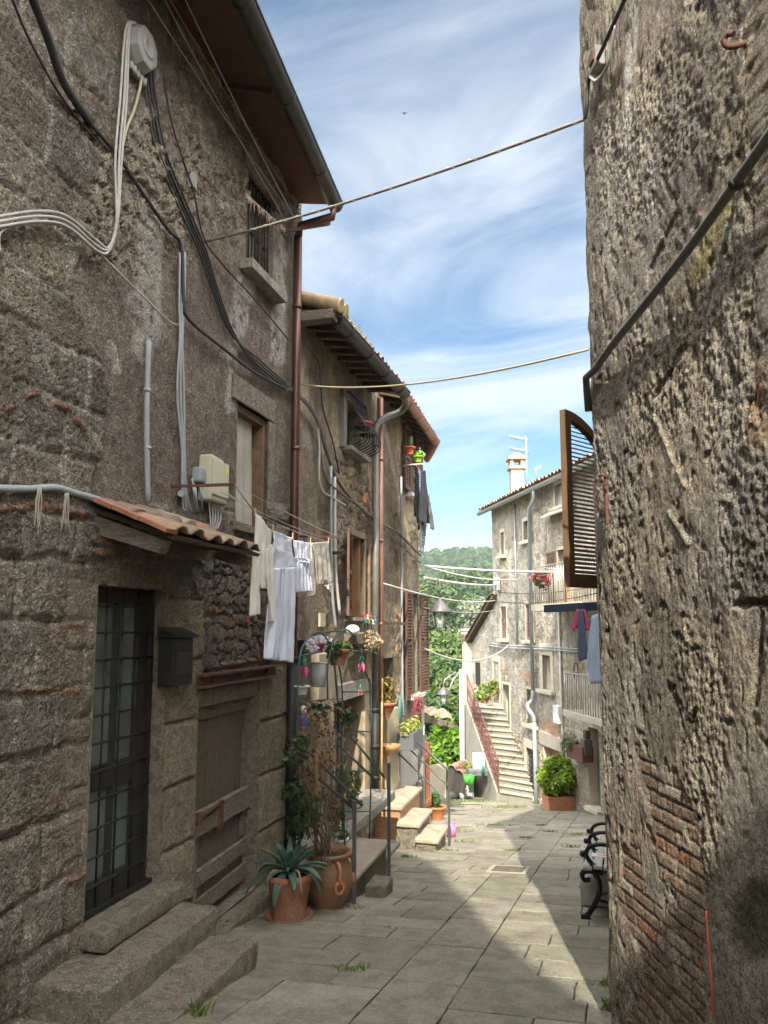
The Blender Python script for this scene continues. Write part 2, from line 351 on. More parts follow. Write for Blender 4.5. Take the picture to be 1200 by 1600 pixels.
def tiles(name, a, b, ridge, m, parent=None, loc=None, pitch=.2, row=.34, amp=.045, seed=1, under=.03, jit=.02):
    """a field of barrel tiles: eave from a to b, running up along vector ridge"""
    a = Vector(a); b = Vector(b); ridge = Vector(ridge); eu = b - a; Lu = eu.length; Lr = ridge.length; eu.normalize(); er = ridge.normalized()
    nrm = eu.cross(er); nrm = nrm if nrm.z > 0 else -nrm
    ncol = max(1, round(Lu / pitch)); nrow = max(1, round(Lr / row)); ku = 10; kr = 5; r = np.random.default_rng(seed)
    us = np.linspace(0, Lu, ncol * ku + 1); vs = []
    for q in range(nrow):
        for k in range(kr): vs.append((q + (k / (kr - 1)) * .985) * Lr / nrow)
    vs = np.array(vs); Uu, Vv = np.meshgrid(us, vs); cu = np.clip((Uu / Lu * ncol).astype(int), 0, ncol - 1); cr = np.clip((Vv / Lr * nrow + 1e-6).astype(int), 0, nrow - 1)
    ph = (Uu / Lu * ncol) % 1.0; hgt = amp * np.sqrt(np.clip(1 - ((ph - .5) / .34) ** 2, 0, 1)) ** 1.2
    fr = (Vv / Lr * nrow) - cr; hgt = hgt + .028 * (1 - fr) + jit * (_h(cu, cr, seed) - .5) + .5 * jit * (_h(cu, cr, seed + 3) - .5) * (ph - .5)
    Voff = .03 * (_h(cu, cr, seed + 7) - .5) * (cr > 0) + .05 * (_h(cu, cr, seed + 8) - .5) * (cr == 0); t = _h(cu, cr, seed + 4)
    pal = np.array([(.30, .16, .10), (.34, .22, .145), (.25, .18, .13), (.33, .26, .18), (.21, .155, .12)]); Cc = pal[(t * 4.99).astype(int)]
    Cc = Cc * (.8 + .4 * fbm(Uu * 9, Vv * 9, seed, 3))[..., None]
    P = np.array(a) + Uu[..., None] * np.array(eu) + (Vv + Voff)[..., None] * np.array(er) + hgt[..., None] * np.array(nrm)
    o = np_mesh(name, P, grid_quads(*Uu.shape), m, parent, loc, col=Cc); md = o.modifiers.new('thick', 'SOLIDIFY'); md.thickness = .016; md.offset = -1; return o
def leafcloud(centers, radii, n, size, seed, squash=1.0, elong=1.6, shell=.55, up=0.2):
    """leaf faces spread through ellipsoids; returns co, quads"""
    r = np.random.default_rng(seed); C = np.array(centers, float); Rr = np.array(radii, float)
    if Rr.ndim == 1: Rr = np.repeat(Rr[:, None], 3, 1) * np.array([1, 1, squash])
    wgt = (Rr.prod(1)) ** .67; k = r.choice(len(C), n, p=wgt / wgt.sum()); d = r.normal(size=(n, 3)); d /= np.linalg.norm(d, axis=1)[:, None]
    rad = shell + (1 - shell) * r.random(n) ** .6; p = C[k] + d * Rr[k] * rad[:, None] * (.85 + .3 * r.random(n))[:, None]
    nn = d + r.normal(size=(n, 3)) * .6; nn[:, 2] += up; nn /= np.linalg.norm(nn, axis=1)[:, None]
    a = np.cross(nn, r.normal(size=(n, 3))); a /= np.linalg.norm(a, axis=1)[:, None]; b = np.cross(nn, a)
    s = size * (.6 + .8 * r.random(n)); L = (s * elong / 2)[:, None]; W = (s / 2)[:, None]
    co = np.stack([p - a * L, p + b * W * .8 + nn * W * .3, p + a * L, p - b * W * .8 + nn * W * .3], 1); return co.reshape(-1, 3), np.arange(n * 4).reshape(n, 4)
# ------------------------------------------------------------------ shared materials
M_wall = mat('old_masonry', attr='Col', gain=1.62, rough=.92, spec=.2, var=.22, vscale=9, fine=.30, fscale=110, bump=1.0, bscale=70, bdist=.014, pit=.36, pscale=75, pit2=.18, pscale2=20)
M_wallR = mat('rough_render', attr='Col', gain=1.25, rough=.95, spec=.15, var=.20, vscale=14, fine=.34, fscale=160, bump=.75, bscale=120, bdist=.007, pit=.38, pscale=95, pit2=.28, pscale2=30)
M_stuc = mat('stained_stucco', attr='Col', gain=1.0, rough=.93, spec=.2, var=.12, vscale=3, fine=.22, fscale=40, bump=.9, bscale=26, bdist=.03, pit=.2, pscale=11, pit2=.12, pscale2=3)
M_slab = mat('paving_stone', attr='Col', rough=.82, spec=.3, var=.16, vscale=6, fine=.18, fscale=110, bump=.6, bscale=60, bdist=.006, pit=.18, pscale=45, pit2=.2, pscale2=3.2)
M_stone = mat('cut_stone', col=(.36, .31, .235), rough=.9, spec=.25, var=.3, vscale=5, fine=.25, fscale=90, bump=.9, bscale=45, bdist=.015, col2=(.27, .24, .185), pit=.2, pscale=85, pit2=.25, pscale2=12)
M_stoneg = mat('grey_step_stone', col=(.30, .28, .235), rough=.88, spec=.25, var=.2, vscale=7, fine=.2, fscale=90, bump=.6, bscale=60, bdist=.008, pit=.25, pscale=50, pit2=.2, pscale2=8)
M_dark = mat('dark_interior', col=(.02, .018, .016), rough=1.0)
M_wood = mat('weathered_wood', col=(.165, .14, .112), rough=.85, var=.35, vscale=10, fine=.3, fscale=60, bump=.6, bscale=40, stretch=(6, 6, .7), col2=(.14, .10, .07), pit=.35, pscale=20)
M_woodh = mat('weathered_wood_beam', col=(.29, .25, .19), rough=.9, var=.35, vscale=6, fine=.3, fscale=30, bump=.7, bscale=30, stretch=(1, 1, 7), col2=(.17, .135, .10), pit=.3, pscale=14)
M_soffit = mat('stained_soffit_boards', col=(.085, .036, .018), rough=.75, var=.35, vscale=5, bump=.3, bscale=30)
M_rafter = mat('old_rafter_wood', col=(.10, .065, .042), rough=.9, var=.4, vscale=9, bump=.5, bscale=50)
M_tile = mat('roof_tile', attr='Col', rough=.9, var=.2, vscale=12, fine=.2, fscale=80, bump=.4, bscale=60)
M_copper = mat('brown_copper', col=(.105, .052, .04), rough=.42, metal=.55, var=.2, vscale=5, bump=.05)
M_copperl = mat('pink_copper', col=(.34, .17, .12), rough=.45, metal=.45, var=.2, vscale=5)
M_gutter = mat('dark_gutter_metal', col=(.055, .052, .046), rough=.5, metal=.5, var=.3, vscale=6)
M_lead = mat('grey_galvanised', col=(.33, .34, .34), rough=.5, metal=.5, var=.2, vscale=8)
M_iron = mat('dark_iron', col=(.028, .027, .027), rough=.55, metal=.4, var=.3, vscale=15, bump=.2, bscale=80)
M_rust = mat('rusty_iron', col=(.13, .062, .042), rough=.8, metal=.2, var=.4, vscale=14, bump=.4, bscale=70)
M_grey = mat('grey_plastic', col=(.34, .34, .32), rough=.6, var=.1, vscale=6)
M_conduit = mat('grey_conduit', col=(.30, .33, .34), rough=.5, var=.12, vscale=9)
M_cable = mat('black_cable', col=(.035, .034, .033), rough=.6, var=.2, vscale=9)
M_cableg = mat('grey_cable', col=(.42, .41, .38), rough=.6, var=.15, vscale=9)
M_terra = mat('terracotta', col=(.37, .15, .078), rough=.85, var=.25, vscale=7, fine=.15, bump=.25, bscale=70, col2=(.34, .19, .125), pit=.15, pscale=30)
M_soil = mat('soil', col=(.05, .035, .025), rough=1, var=.4, vscale=20, bump=1, bscale=60)

# ------------------------------------------------------------------ ground: one sheet running from behind the camera into the valley
def terrain(X, Y):
    z = gzA(Y) - .035
    side = np.clip((-X - 12) / 40, 0, 1) * 0 
    lane = sstep(24.5, 33, Y + 0.0 * X)                    # beyond the little square the land drops into the valley
    drop = -4.0 - 15 * sstep(25, 70, Y) - 6 * sstep(70, 130, Y)
    left = sstep(9.0, 3.5, X)                              # under the tall house it stays a terrace
    z2 = z * (1 - lane) + drop * lane
    zt = np.where(Y > 24, -3.7, z)
    z = z2 * left + zt * (1 - left) if True else z2
    z = np.where(Y > 60, drop * 1.0, z); k = sstep(45, 60, Y); z = np.where((Y > 45) & (Y <= 60), z * (1 - k) + drop * k, z)
    return z
xs = np.concatenate([np.linspace(-2600, -60, 40), np.linspace(-58, -14, 23), np.linspace(-13, 13, 105), np.linspace(15, 60, 24), np.linspace(64, 2600, 40)])
ys = np.concatenate([np.linspace(-60, -8, 14), np.linspace(-7, 30, 149), np.linspace(31, 150, 60), np.linspace(160, 4000, 60)])
GX, GY = np.meshgrid(xs, ys); GZ = terrain(GX, GY)
gcol = lerp3(C3((.10, .095, .065), GX.shape), C3((.05, .085, .02), GX.shape), sstep(26, 32, GY))
M_ground = mat('earth_and_grass', attr='Col', rough=1, var=.35, vscale=3, fine=.2, fscale=30, bump=.6, bscale=20)
g = np_mesh('ground', np.stack([GX, GY, GZ], -1), grid_quads(*GX.shape), M_ground, col=gcol); g['kind'] = 'structure'

# ------------------------------------------------------------------ paving: slabs in rows either side of a centre strip
SD = Vector((.292, .956, 0)).normalized(); ST = Vector((SD.y, -SD.x, 0)); T0, T1 = -1.555, -1.075
def st_pt(s, t): return SD * s + ST * t
pv = []; pq = []; pc = []; prs = np.random.default_rng(5)
def in_paving(p):
    if W1.of(p) < -.15 and p.y > -6: return False
    if p.y > 3.8 and p.x > RF.P.x + (p.y - 4.5) * .45 + .5 and p.y < 12: return False
    if p.y < 4 and RW.of(p) < -.2: return False
    return p.y < 26.2 and p.y > 1.5 and -7 < p.x < 9.5
slabmeshes = {3: ([], [], [])}
PV, PF, PC = [], [], []
def slab(s0, s1, t0, t1):
    c = st_pt((s0 + s1) / 2, (t0 + t1) / 2)
    if not in_paving(c): return
    gap = .003 + .0035 * prs.random(); s0 += gap; s1 -= gap; t0 += gap; t1 -= gap
    step = .09 if c.y < 12 else .4
    ring = []
    for a, b in (((s0, t0), (s1, t0)), ((s1, t0), (s1, t1)), ((s1, t1), (s0, t1)), ((s0, t1), (s0, t0))):
        n = max(1, int(math.hypot(a[0] - b[0], a[1] - b[1]) / step))
        for k in range(n):
            f = k / n; ring.append((a[0] + (b[0] - a[0]) * f + prs.normal() * .0022, a[1] + (b[1] - a[1]) * f + prs.normal() * .0022))
    dz = prs.normal() * .0022; tx, ty = prs.normal(size=2) * .003
    tone = .90 + .2 * prs.random(); warm = prs.random(); moss = max(0, prs.normal() * .35 + (.35 if c.y < 7.5 and c.x < 1.2 else .02) + (.35 if (RF.P.x + (c.y - 4.5) * .45 - c.x) < 1.1 and c.y < 9 else 0))
    col = np.array((.278, .258, .208)) * tone * (1 - warm * .3) + np.array((.30, .272, .21)) * tone * warm * .3
    col = col * (1 - min(moss, .55)) + np.array((.185, .18, .12)) * min(moss, .55)
    cs, ct = (s0 + s1) / 2, (t0 + t1) / 2; m = len(ring); base = len(PV)
    for lvl, ins in ((-.03, 0), (-.005, 0), (0, .008)):
        for s, t in ring:
            s2 = s + (ins if s < cs else -ins) * (abs(s - cs) > (s1 - s0) / 2 - .01); t2 = t + (ins if t < ct else -ins) * (abs(t - ct) > (t1 - t0) / 2 - .01)
            p = st_pt(s2, t2); PV.append((p.x, p.y, gz(p.x, p.y) + .004 + lvl + dz + tx * (s - cs) + ty * (t - ct))); PC.append(col * (.6 if lvl < -.01 else 1))
    for L in range(2):
        for k in range(m): PF.append([base + L * m + k, base + L * m + (k + 1) % m, base + (L + 1) * m + (k + 1) % m, base + (L + 1) * m + k])
    PF.append([base + 2 * m + k for k in range(m)])
s = 1.0
while s < 30:                                              # the strip of long slabs
    n = prs.uniform(.62, 1.15); slab(s, s + n, T0, T1); s += n
for sgn in (-1, 1):
    s = 1.0 + .15 * sgn
    while s < 30:
        wd = prs.uniform(.33, .47); t = T0 if sgn < 0 else T1
        for _ in range(16):
            n = prs.uniform(.5, 1.15) if _ else prs.uniform(.3, .9)
            slab(s, s + wd, *((t - n, t) if sgn < 0 else (t, t + n))); t += n * sgn
        s += wd
me = bpy.data.meshes.new('paving'); me.from_pydata(PV, [], PF); a = me.color_attributes.new('Col', 'FLOAT_COLOR', 'POINT')
a.data.foreach_set('color', np.concatenate([np.array(PC), np.ones((len(PC), 1))], 1).astype(np.float32).ravel())
pav = link('paving', me, M_slab); pav['kind'] = 'structure'
# ------------------------------------------------------------------ house one: the near stone house on the left
def poly_at(v, pts):
    a = np.array(pts, float); return np.interp(v, a[:, 0], a[:, 1])
BRICK = (.27, .135, .085)
Z1TOP = 7.15
h_gate = (W1.u(142), W1.u(254), W1.uz(185, 1413)[1], W1.uz(200, 918)[1])
h_wood = (W1.u(306), W1.u(402), W1.uz(350, 1420)[1], W1.uz(350, 1072)[1])
h_mid = rect(W1, 366, 416, 660, 822); h_mid = (h_mid[0], h_mid[1], W1.uz(380, 822)[1], W1.uz(390, 640)[1])
h_top = (W1.u(369), W1.u(414), W1.uz(385, 415)[1], W1.uz(385, 265)[1])
U_END1 = W1.u(460)
def wall_one(U, Z, PX, PY):
    sh = U.shape; e = (fbm(U * 2.2, Z * 2.2, 3, 4) - .5) * 70
    big = fbm(U * 1.4, Z * 1.4, 5, 3) - .5; med = fbm(U * 7, Z * 7, 8, 4) - .5; sml = fbm(U * 24, Z * 24, 9, 4) - .5
    # dark pitted render
    p1, p2, pid = worley(U * 34, Z * 34, 21); H = .012 * big + .016 * med + .010 * sml - .004 * sstep(.35, .1, p1)
    Cc = lerp3(C3((.150, .118, .094), sh), C3((.21, .172, .135), sh), np.clip(.5 + 1.9 * med + big, 0, 1)); Cc = lerp3(Cc, C3((.085, .062, .05), sh), sstep(.32, .12, p1) * .5)
    Cc = lerp3(Cc, C3((.33, .27, .21), sh), (pid > .9) * sstep(.34, .2, p1) * .6)
    # rubble and cracked old render high up
    r1, r2, rid = worley(U * 5.2 + 1.3 * med, Z * 6.5 + 1.3 * sml, 31); joint = sstep(.10, .0, r2 - r1)
    mR = sstep(470, 330, PY + e * 1.2 + .12 * (PX - 200)) 
    Hr = .035 * (rid - .4) + .03 * sstep(0, .3, r2 - r1) + .03 * med + .018 * sml
    Cr = lerp3(C3((.20, .16, .115), sh), C3((.31, .265, .20), sh), np.clip(rid * .7 + med * 1.6 + .2, 0, 1)); Cr = lerp3(Cr, C3((.32, .29, .24), sh), joint * .55 * (fbm(U * 4, Z * 4, 66, 3) > .45))
    H = H * (1 - mR) + Hr * mR; Cc = lerp3(Cc, Cr, mR * .85)
    # grey mortar patches smeared over the render
    for (x0, y0, x1, y1, wd) in ((235, 345, 225, 545, 26), (150, 640, 140, 720, 22), (385, 445, 372, 515, 22), (440, 330, 432, 560, 16), (366, 520, 356, 640, 12), (210, 470, 245, 520, 18), (170, 540, 185, 580, 8)):
        tt = np.clip(((PX - x0) * (x1 - x0) + (PY - y0) * (y1 - y0)) / ((x1 - x0) ** 2 + (y1 - y0) ** 2), 0, 1)
        dd = np.hypot(PX - x0 - tt * (x1 - x0), PY - y0 - tt * (y1 - y0)) + e * .35; mm = sstep(wd, wd * .55, dd) * sstep(.36, .52, fbm(U * 14, Z * 14, 78, 4) + .12)
        Cc = lerp3(Cc, C3((.35, .325, .28), sh), mm * .75); H = H * (1 - mm * .5) + mm * .008
    # quoins and stone left of the render edge
    xb = poly_at(PY, [(-400, 420), (0, 300), (120, 250), (230, 165), (300, 128), (450, 112), (500, 128), (560, 152), (620, 162), (700, 160), (760, 140), (800, 130)])
    zj = [W1.uz(60, y)[1] for y in (1760, 1660, 1570, 1484, 1395, 1290, 1178, 1082, 968, 872, 792, 700, 610, 520, 430, 335, 250, 150, 60, -40, -140, -260)]
    d, sid = ashlar(U, Z, zj, .34, .62, 77, .045)
    mA = sstep(4, -4, PX - xb + e * .35) * sstep(815, 790, PY); low = sstep(784, 800, PY + e * .12)
    mS = np.maximum(mA, low)
    rnd = sstep(.0, .05, d); tex = fbm(U * 11, Z * 11, 44, 5) - .5
    Hs = (.034 - .014 * mA) * rnd + .022 * (sid - .5) + .028 * tex * (1 - .35 * low) + .035 * big + .012 * sml - .012 * (sstep(.3, .1, worley(U * 22, Z * 22, 91)[0]))
    ca = C3((.20, .165, .12), sh); cb = C3((.165, .145, .118), sh); cc_ = C3((.26, .228, .18), sh)
    Cs = lerp3(ca, cb, sstep(.35, .65, sid)); Cs = lerp3(Cs, cc_, sstep(.55, .72, fbm(U * 6, Z * 6, 46, 4)) * .7); Cs = lerp3(Cs, C3((.13, .115, .095), sh), sstep(.55, .75, fbm(U * 5 + 9, Z * 5, 47, 4)) * .55)
    mort = sstep(.034, .010, d + .012 * (tex + .3)); Cs = Cs * (.78 + .44 * ((sid * 7.31) % 1.0))[..., None]; Cs = lerp3(Cs, C3((.31, .285, .245), sh), mort * sstep(.30, .5, fbm(U * 3, Z * 3, 48, 3)) * .85); Cs = lerp3(Cs, C3((.06, .05, .042), sh), (1 - .7 * mA) * sstep(.011, .0, d) * sstep(.58, .42, fbm(U * 3, Z * 3, 48, 3)))
    Cs = lerp3(Cs, C3((.12, .115, .07), sh), sstep(1350, 1560, PY + e) * .35)
    H = H * (1 - mS) + Hs * mS + mA * .012; Cc = lerp3(Cc, Cs, mS)
    # darker tight rubble between the two doors' heads and right of them
    mK = sstep(0, 14, PX - 318 + e * .1) * sstep(1046, 1030, PY + e * .1) * sstep(835, 850, PY)
    k1, k2, kid = worley(U * 7.5 + med, Z * 9 + med, 57); Hk = .03 * sstep(0, .25, k2 - k1) + .02 * med + .02 * sml; Ck = lerp3(C3((.11, .092, .072), sh), C3((.19, .155, .12), sh), kid)
    Ck = lerp3(Ck, C3(BRICK, sh) * .8, (kid > .93) * 1.0); H = H * (1 - mK) + Hk * mK; Cc = lerp3(Cc, Ck, mK)
    # dressed jambs between and beside the doors
    for (x0, x1, y0, y1, hh, sd) in ((244, 312, 935, 1470, 96, 5), (396, 452, 1040, 1470, 82, 6), (96, 152, 905, 1470, 108, 9)):
        zc = np.array(sorted(W1.uz((x0 + x1) / 2, y)[1] for y in np.arange(y0, y1 + hh, hh))); dj, ij = ashlar(U, Z, np.concatenate([[-9], zc, [12]]), 2, 3, sd, .012)
        wob = (fbm(Z * 4, U * 4, sd, 3) - .5) * 10; mj = sstep(-2, 4, PX - x0 + wob) * sstep(2, -3, PX - x1 + wob) * sstep(y0 - 3, y0 + 4, PY)
        tool = (fbm(U * 30 + Z * 14, Z * 55, sd + 2, 2) - .5)
        Hj = .028 * sstep(0, .03, dj) + .012 * (ij - .5) + .010 * tool + .02 * med; Cj = lerp3(C3((.225, .185, .128), sh), C3((.28, .235, .165), sh), np.clip(ij + tool, 0, 1)); Cj = lerp3(Cj, C3((.12, .10, .08), sh), sstep(.014, .004, dj) * .7)
        if x0 < 120: mj = mj * .55
        H = H * (1 - mj) + (Hj + .012) * mj; Cc = lerp3(Cc, Cj, mj)
    # lintel and darker render above the gate, chipped bricks under the little roof
    ml = sstep(125, 140, PX) * sstep(330, 300, PX) * sstep(868, 876, PY) * sstep(918, 908, PY); H = H * (1 - ml) + (.03 + .01 * med) * ml; Cc = lerp3(Cc, C3((.16, .135, .10), sh), ml)
    # slim broken bricks worked into the joints
    for (x0, y0, x1, y1, th) in ((-20, 794, 40, 792, 13), (42, 788, 124, 806, 13), (28, 1079, 112, 1079, 9), (92, 977, 122, 977, 9), (138, 842, 178, 852, 14), (140, 862, 160, 866, 12), (82, 1196, 84, 1218, 5), (86, 1240, 88, 1264, 5),
                                 (102, 1376, 130, 1360, 11), (148, 1484, 150, 1518, 10), (112, 1562, 148, 1530, 12), (-4, 640, 14, 636, 8), (78, 630, 100, 638, 10), (30, 618, 52, 614, 9), (110, 655, 122, 672, 9), (298, 870, 310, 880, 9), (410, 905, 425, 915, 10), (345, 1040, 420, 1026, 7)):
        tt = np.clip(((PX - x0) * (x1 - x0) + (PY - y0) * (y1 - y0)) / ((x1 - x0) ** 2 + (y1 - y0) ** 2), 0, 1); dd = np.hypot(PX - x0 - tt * (x1 - x0), PY - y0 - tt * (y1 - y0)) + e * .04
        mm = sstep(th * .5, th * .34, dd + 3.5 * (fbm(U * 16, Z * 16, 92, 3) - .5)); H = H + mm * .018; Cc = lerp3(Cc, lerp3(C3(BRICK, sh), C3((.24, .12, .075), sh), fbm(U * 20, Z * 20, 4, 3)), mm * .8)
    return H, Cc * .9 + Cc.mean(-1, keepdims=True) * .1
us1 = np.arange(-1.3, U_END1, .0125); us1 = np.concatenate([np.arange(-6.5, -1.3, .08), us1]); us1[-1] = U_END1
zs1 = np.concatenate([np.arange(-2.0, 5.2, .0125), np.arange(5.2, Z1TOP, .016)])
house1 = thing('stone_house', 'near dark stone house with grilled door, plank door and brown downpipe', 'house', W1.pt(0, gz(0, 5) , 0))
relief('wall', W1, us1, zs1, wall_one, [h_gate, h_wood, h_mid, h_top], M_wall, house1)
# body behind the face, end wall and roof
b = MB(); b.wbox(W1, -6.5, U_END1, -2.2, Z1TOP - .1, -6, -.5); b.build('inner_mass', M_dark, house1)
b = MB(); b.wbox(W1, U_END1 - .45, U_END1 - .002, -2.0, Z1TOP - .02, -6, -.01); b.build('end_wall', M_stone, house1)

# ------------------------------------------------------------------ near house on the right
RTOP = 7.4
def wall_right(U, Z, PX, PY):
    sh = U.shape; e = (fbm(U * 3, Z * 3, 3, 4) - .5) * 60
    wx = U + .12 * (fbm(U * 2, Z * 1.2, 12, 3) - .5) + .06 * Z * .2
    s1 = fbm(wx * 13, Z * 5.5, 13, 5, .62) - .5; s2 = fbm(wx * 44, Z * 24, 14, 4, .6) - .5; blot = fbm(U * 3.2, Z * 2.6, 15, 4) - .5; lump = fbm(U * 9, Z * 7, 16, 4) - .5
    gr = fbm(U * 75, Z * 55, 17, 3) - .5; rid = 1 - np.abs(fbm(wx * 11, Z * 2.6, 18, 4) - .5) * 7; rid = np.clip(rid, 0, 1)
    pit = sstep(.38, .12, worley(wx * 30, Z * 21, 19)[0]); hole = sstep(.30, .1, worley(wx * 7 + lump * 2, Z * 4.5 + lump * 2, 20)[0])
    rough = .35 + 1.1 * sstep(.42, .6, fbm(U * 2.6 + 5, Z * 1.5, 23, 4))
    H = (.0085 * s1 + .0075 * s2 + .007 * gr - .005 * pit) * rough + .024 * blot + .008 * lump - .002 * rid - .009 * hole
    t = np.clip(.5 + 1.3 * s1 + 1.0 * s2 + .8 * blot, 0, 1)
    Cc = lerp3(C3((.20, .172, .135), sh), C3((.375, .328, .255), sh), t); Cc = lerp3(Cc, C3((.31, .29, .25), sh), sstep(.5, .66, fbm(U * 2.6, Z * 2.0, 24, 4)) * .7)
    Cc = lerp3(Cc, C3((.12, .098, .078), sh), np.clip(.75 * pit * .5 + hole * .6, 0, 1)); Cc = lerp3(Cc, C3((.21, .19, .17), sh), sstep(.56, .68, fbm(U * 1.8 + 3, Z * 1.6, 25, 4)) * .6)
    dk = sstep(.50, .63, fbm(wx * 2.4 + 2, Z * .8, 26, 4)); Cc = lerp3(Cc, Cc * .6, dk * .75); dk2 = .6 * sstep(.55, .66, fbm(wx * 6 + 8, Z * 1.1, 27, 4)); Cc = lerp3(Cc, C3((.12, .105, .09), sh), dk2 * .55)
    # old hacked plaster key lines
    for (x0, y0, x1, y1, wd, dep) in ((1035, 275, 1060, 335, 5, .02), (1055, 335, 1018, 420, 5, .022), (1020, 300, 1035, 325, 4, .02), (1022, 620, 1070, 540, 5, .022), (1022, 650, 1070, 760, 4, -.02), (1045, 800, 1075, 850, 4, -.018), (1040, 540, 1048, 650, 4, .02), (1120, 250, 1095, 330, 6, .022), (1062, 1160, 1085, 1110, 7, .02),
                                      (1160, 60, 1185, 40, 6, .02), (940, 150, 925, 180, 5, .02), (1150, 945, 1200, 940, 8, .03), (1190, 960, 1180, 1100, 7, .025), (1100, 1240, 1130, 1420, 6, .02)):
        tt = np.clip(((PX - x0) * (x1 - x0) + (PY - y0) * (y1 - y0)) / ((x1 - x0) ** 2 + (y1 - y0) ** 2), 0, 1); dd = np.hypot(PX - x0 - tt * (x1 - x0), PY - y0 - tt * (y1 - y0)) + e * .05
        mm = sstep(wd, wd * .3, dd); H = H - dep * mm * .55; Cc = lerp3(Cc, C3((.10, .085, .07) if dep > 0 else (.30, .26, .20), sh), mm * .45)
    # pale plaster streaks, ochre lichen
    for (x0, y0, x1, y1, wd, c, a) in ((990, 10, 985, 90, 9, (.45, .42, .37), .7), (980, 110, 983, 280, 6, (.45, .43, .39), .7), (1012, 250, 1015, 340, 10, (.38, .36, .32), .6), (1165, 30, 1160, 90, 12, (.44, .38, .30), .7), (1135, 330, 1085, 430, 16, (.24, .2, .06), .5), (1185, 560, 1180, 690, 16, (.27, .17, .10), .5), (1165, 90, 1150, 130, 9, (.42, .36, .28), .5), (1195, 590, 1170, 640, 10, (.28, .17, .10), .5)):
        tt = np.clip(((PX - x0) * (x1 - x0) + (PY - y0) * (y1 - y0)) / ((x1 - x0) ** 2 + (y1 - y0) ** 2), 0, 1); dd = np.hypot(PX - x0 - tt * (x1 - x0), PY - y0 - tt * (y1 - y0)) + e * .25
        mm = sstep(wd, wd * .5, dd); Cc = lerp3(Cc, C3(c, sh), mm * a)
    # smooth cement repair low down on the camera side
    mc = sstep(0, 30, PX - 1105 + .12 * (PY - 1300) + e * .4) * sstep(1130, 1190, PY + e * .6 - .1 * (PX - 1100))
    H = H * (1 - .6 * mc) - .004 * mc; Cc = lerp3(Cc, C3((.235, .215, .185), sh), mc * .7)
    mg = sstep(46, 20, np.hypot((PX - 1180) * 1.0, (PY - 1440) * .55) + e * .4); Cc = lerp3(Cc, C3((.06, .06, .03), sh), mg * .8); H = H - .02 * mg
    # bare bricks where the render has fallen
    ze = np.arange(-3, 2, .066); zb = Z + .012 * (fbm(U * 3, Z * 3, 61, 3) - .5); kk = np.floor(zb / .066); off = (kk % 2) * .115 + .05 * _h(kk.astype(np.int64), kk.astype(np.int64) * 0, 3)
    uu = (U + off) / .235; du = np.minimum(uu - np.floor(uu), 1 - (uu - np.floor(uu))) * .235; dz = np.minimum(zb / .066 - kk, 1 - (zb / .066 - kk)) * .066; db = np.minimum(du, dz) + .004 * (gr + s2); bid = _h(np.floor(uu).astype(np.int64), kk.astype(np.int64), 7)
    Hb = .0055 * sstep(.002, .010, db) + .005 * (bid - .5) + .004 * gr + .004 * lump; cbk = lerp3(C3((.185, .14, .105), sh), C3((.25, .165, .115), sh), bid); cbk = lerp3(cbk, C3((.36, .30, .25), sh), (bid > .9) * .9); cbk = lerp3(cbk, C3((.30, .14, .09), sh), ((bid > .05) & (bid < .12)) * .9)
    cbk = lerp3(cbk, C3((.30, .26, .2), sh), sstep(.5, .65, fbm(U * 12, Z * 12, 63, 3)) * .45)
    Cb = lerp3(C3((.21, .185, .145), sh), cbk, sstep(.002, .009, db))
    right_edge = poly_at(PY, [(1130, 985), (1180, 1010), (1200, 1060), (1250, 1080), (1350, 1095), (1500, 1098), (1700, 1110)]); left_edge = poly_at(PY, [(1130, 985), (1200, 985), (1260, 955), (1380, 955), (1420, 968), (1500, 1005), (1560, 1000), (1600, 985)])
    streak = sstep(18, 8, np.abs(PX - (985 + (PY - 1200) * .20)) + e * .25) * sstep(1440, 1380, PY)
    mb = sstep(4, -4, PX - right_edge + e * .45) * sstep(-4, 4, PX - left_edge + e * .3) * sstep(1140, 1175, PY + e * .7) * (1 - streak)
    mb = np.maximum(mb, 0) * sstep(.66, .60, fbm(U * 4, Z * 3, 68, 3)); H = H * (1 - mb) + (Hb - .012) * mb; Cc = lerp3(Cc, Cb, mb)
    edge = sstep(-.05, 0, U); H = H - .03 * edge                     # the arris is worn round
    return H, Cc
usr = np.concatenate([np.arange(-8, -1.75, .06), np.arange(-1.75, 0, .0075), [0.0]]); zsr = np.concatenate([np.arange(-2.0, -1.2, .03), np.arange(-1.2, 4.5, .0085), np.arange(4.5, RTOP, .03)])
houseR = thing('rendered_house', 'near house on the right with rough crumbling render and bare bricks low down', 'house', (1.9, 2.5, gz(0, 2.5)))
relief('wall', RW, usr, zsr, wall_right, [], M_wallR, houseR)
def wall_side(U, Z, PX, PY):
    sh = U.shape; m = fbm(U * 5, Z * 5, 71, 4) - .5; s_ = fbm(U * 20, Z * 12, 72, 4) - .5
    return .03 * m + .02 * s_ - .03 * sstep(.06, 0, U), lerp3(C3((.19, .16, .12), sh), C3((.33, .28, .21), sh), np.clip(.5 + m * 2 + s_, 0, 1))
relief('side_wall', RF, np.linspace(0, 7.0, 180), np.linspace(-3.2, RTOP, 230), wall_side, [], M_wallR, houseR)
b = MB(); vs = [RW.pt(-8, 0, -.14), RW.pt(-.05, 0, -.16), RF.pt(7, 0, -.14), RF.pt(7, 0, -6), RW.pt(-8, 0, -6)]
b.prism([v + V(0, 0, -3.2) for v in vs], (0, 0, RTOP + 3.15)); b.build('inner_mass', M_stone, houseR)
tiles('roof', RF.pt(-.2, RTOP + .02, .3), RF.pt(7.2, RTOP + .02, .3), -RF.n * 4 + V(0, 0, .5), M_tile, houseR, seed=8)

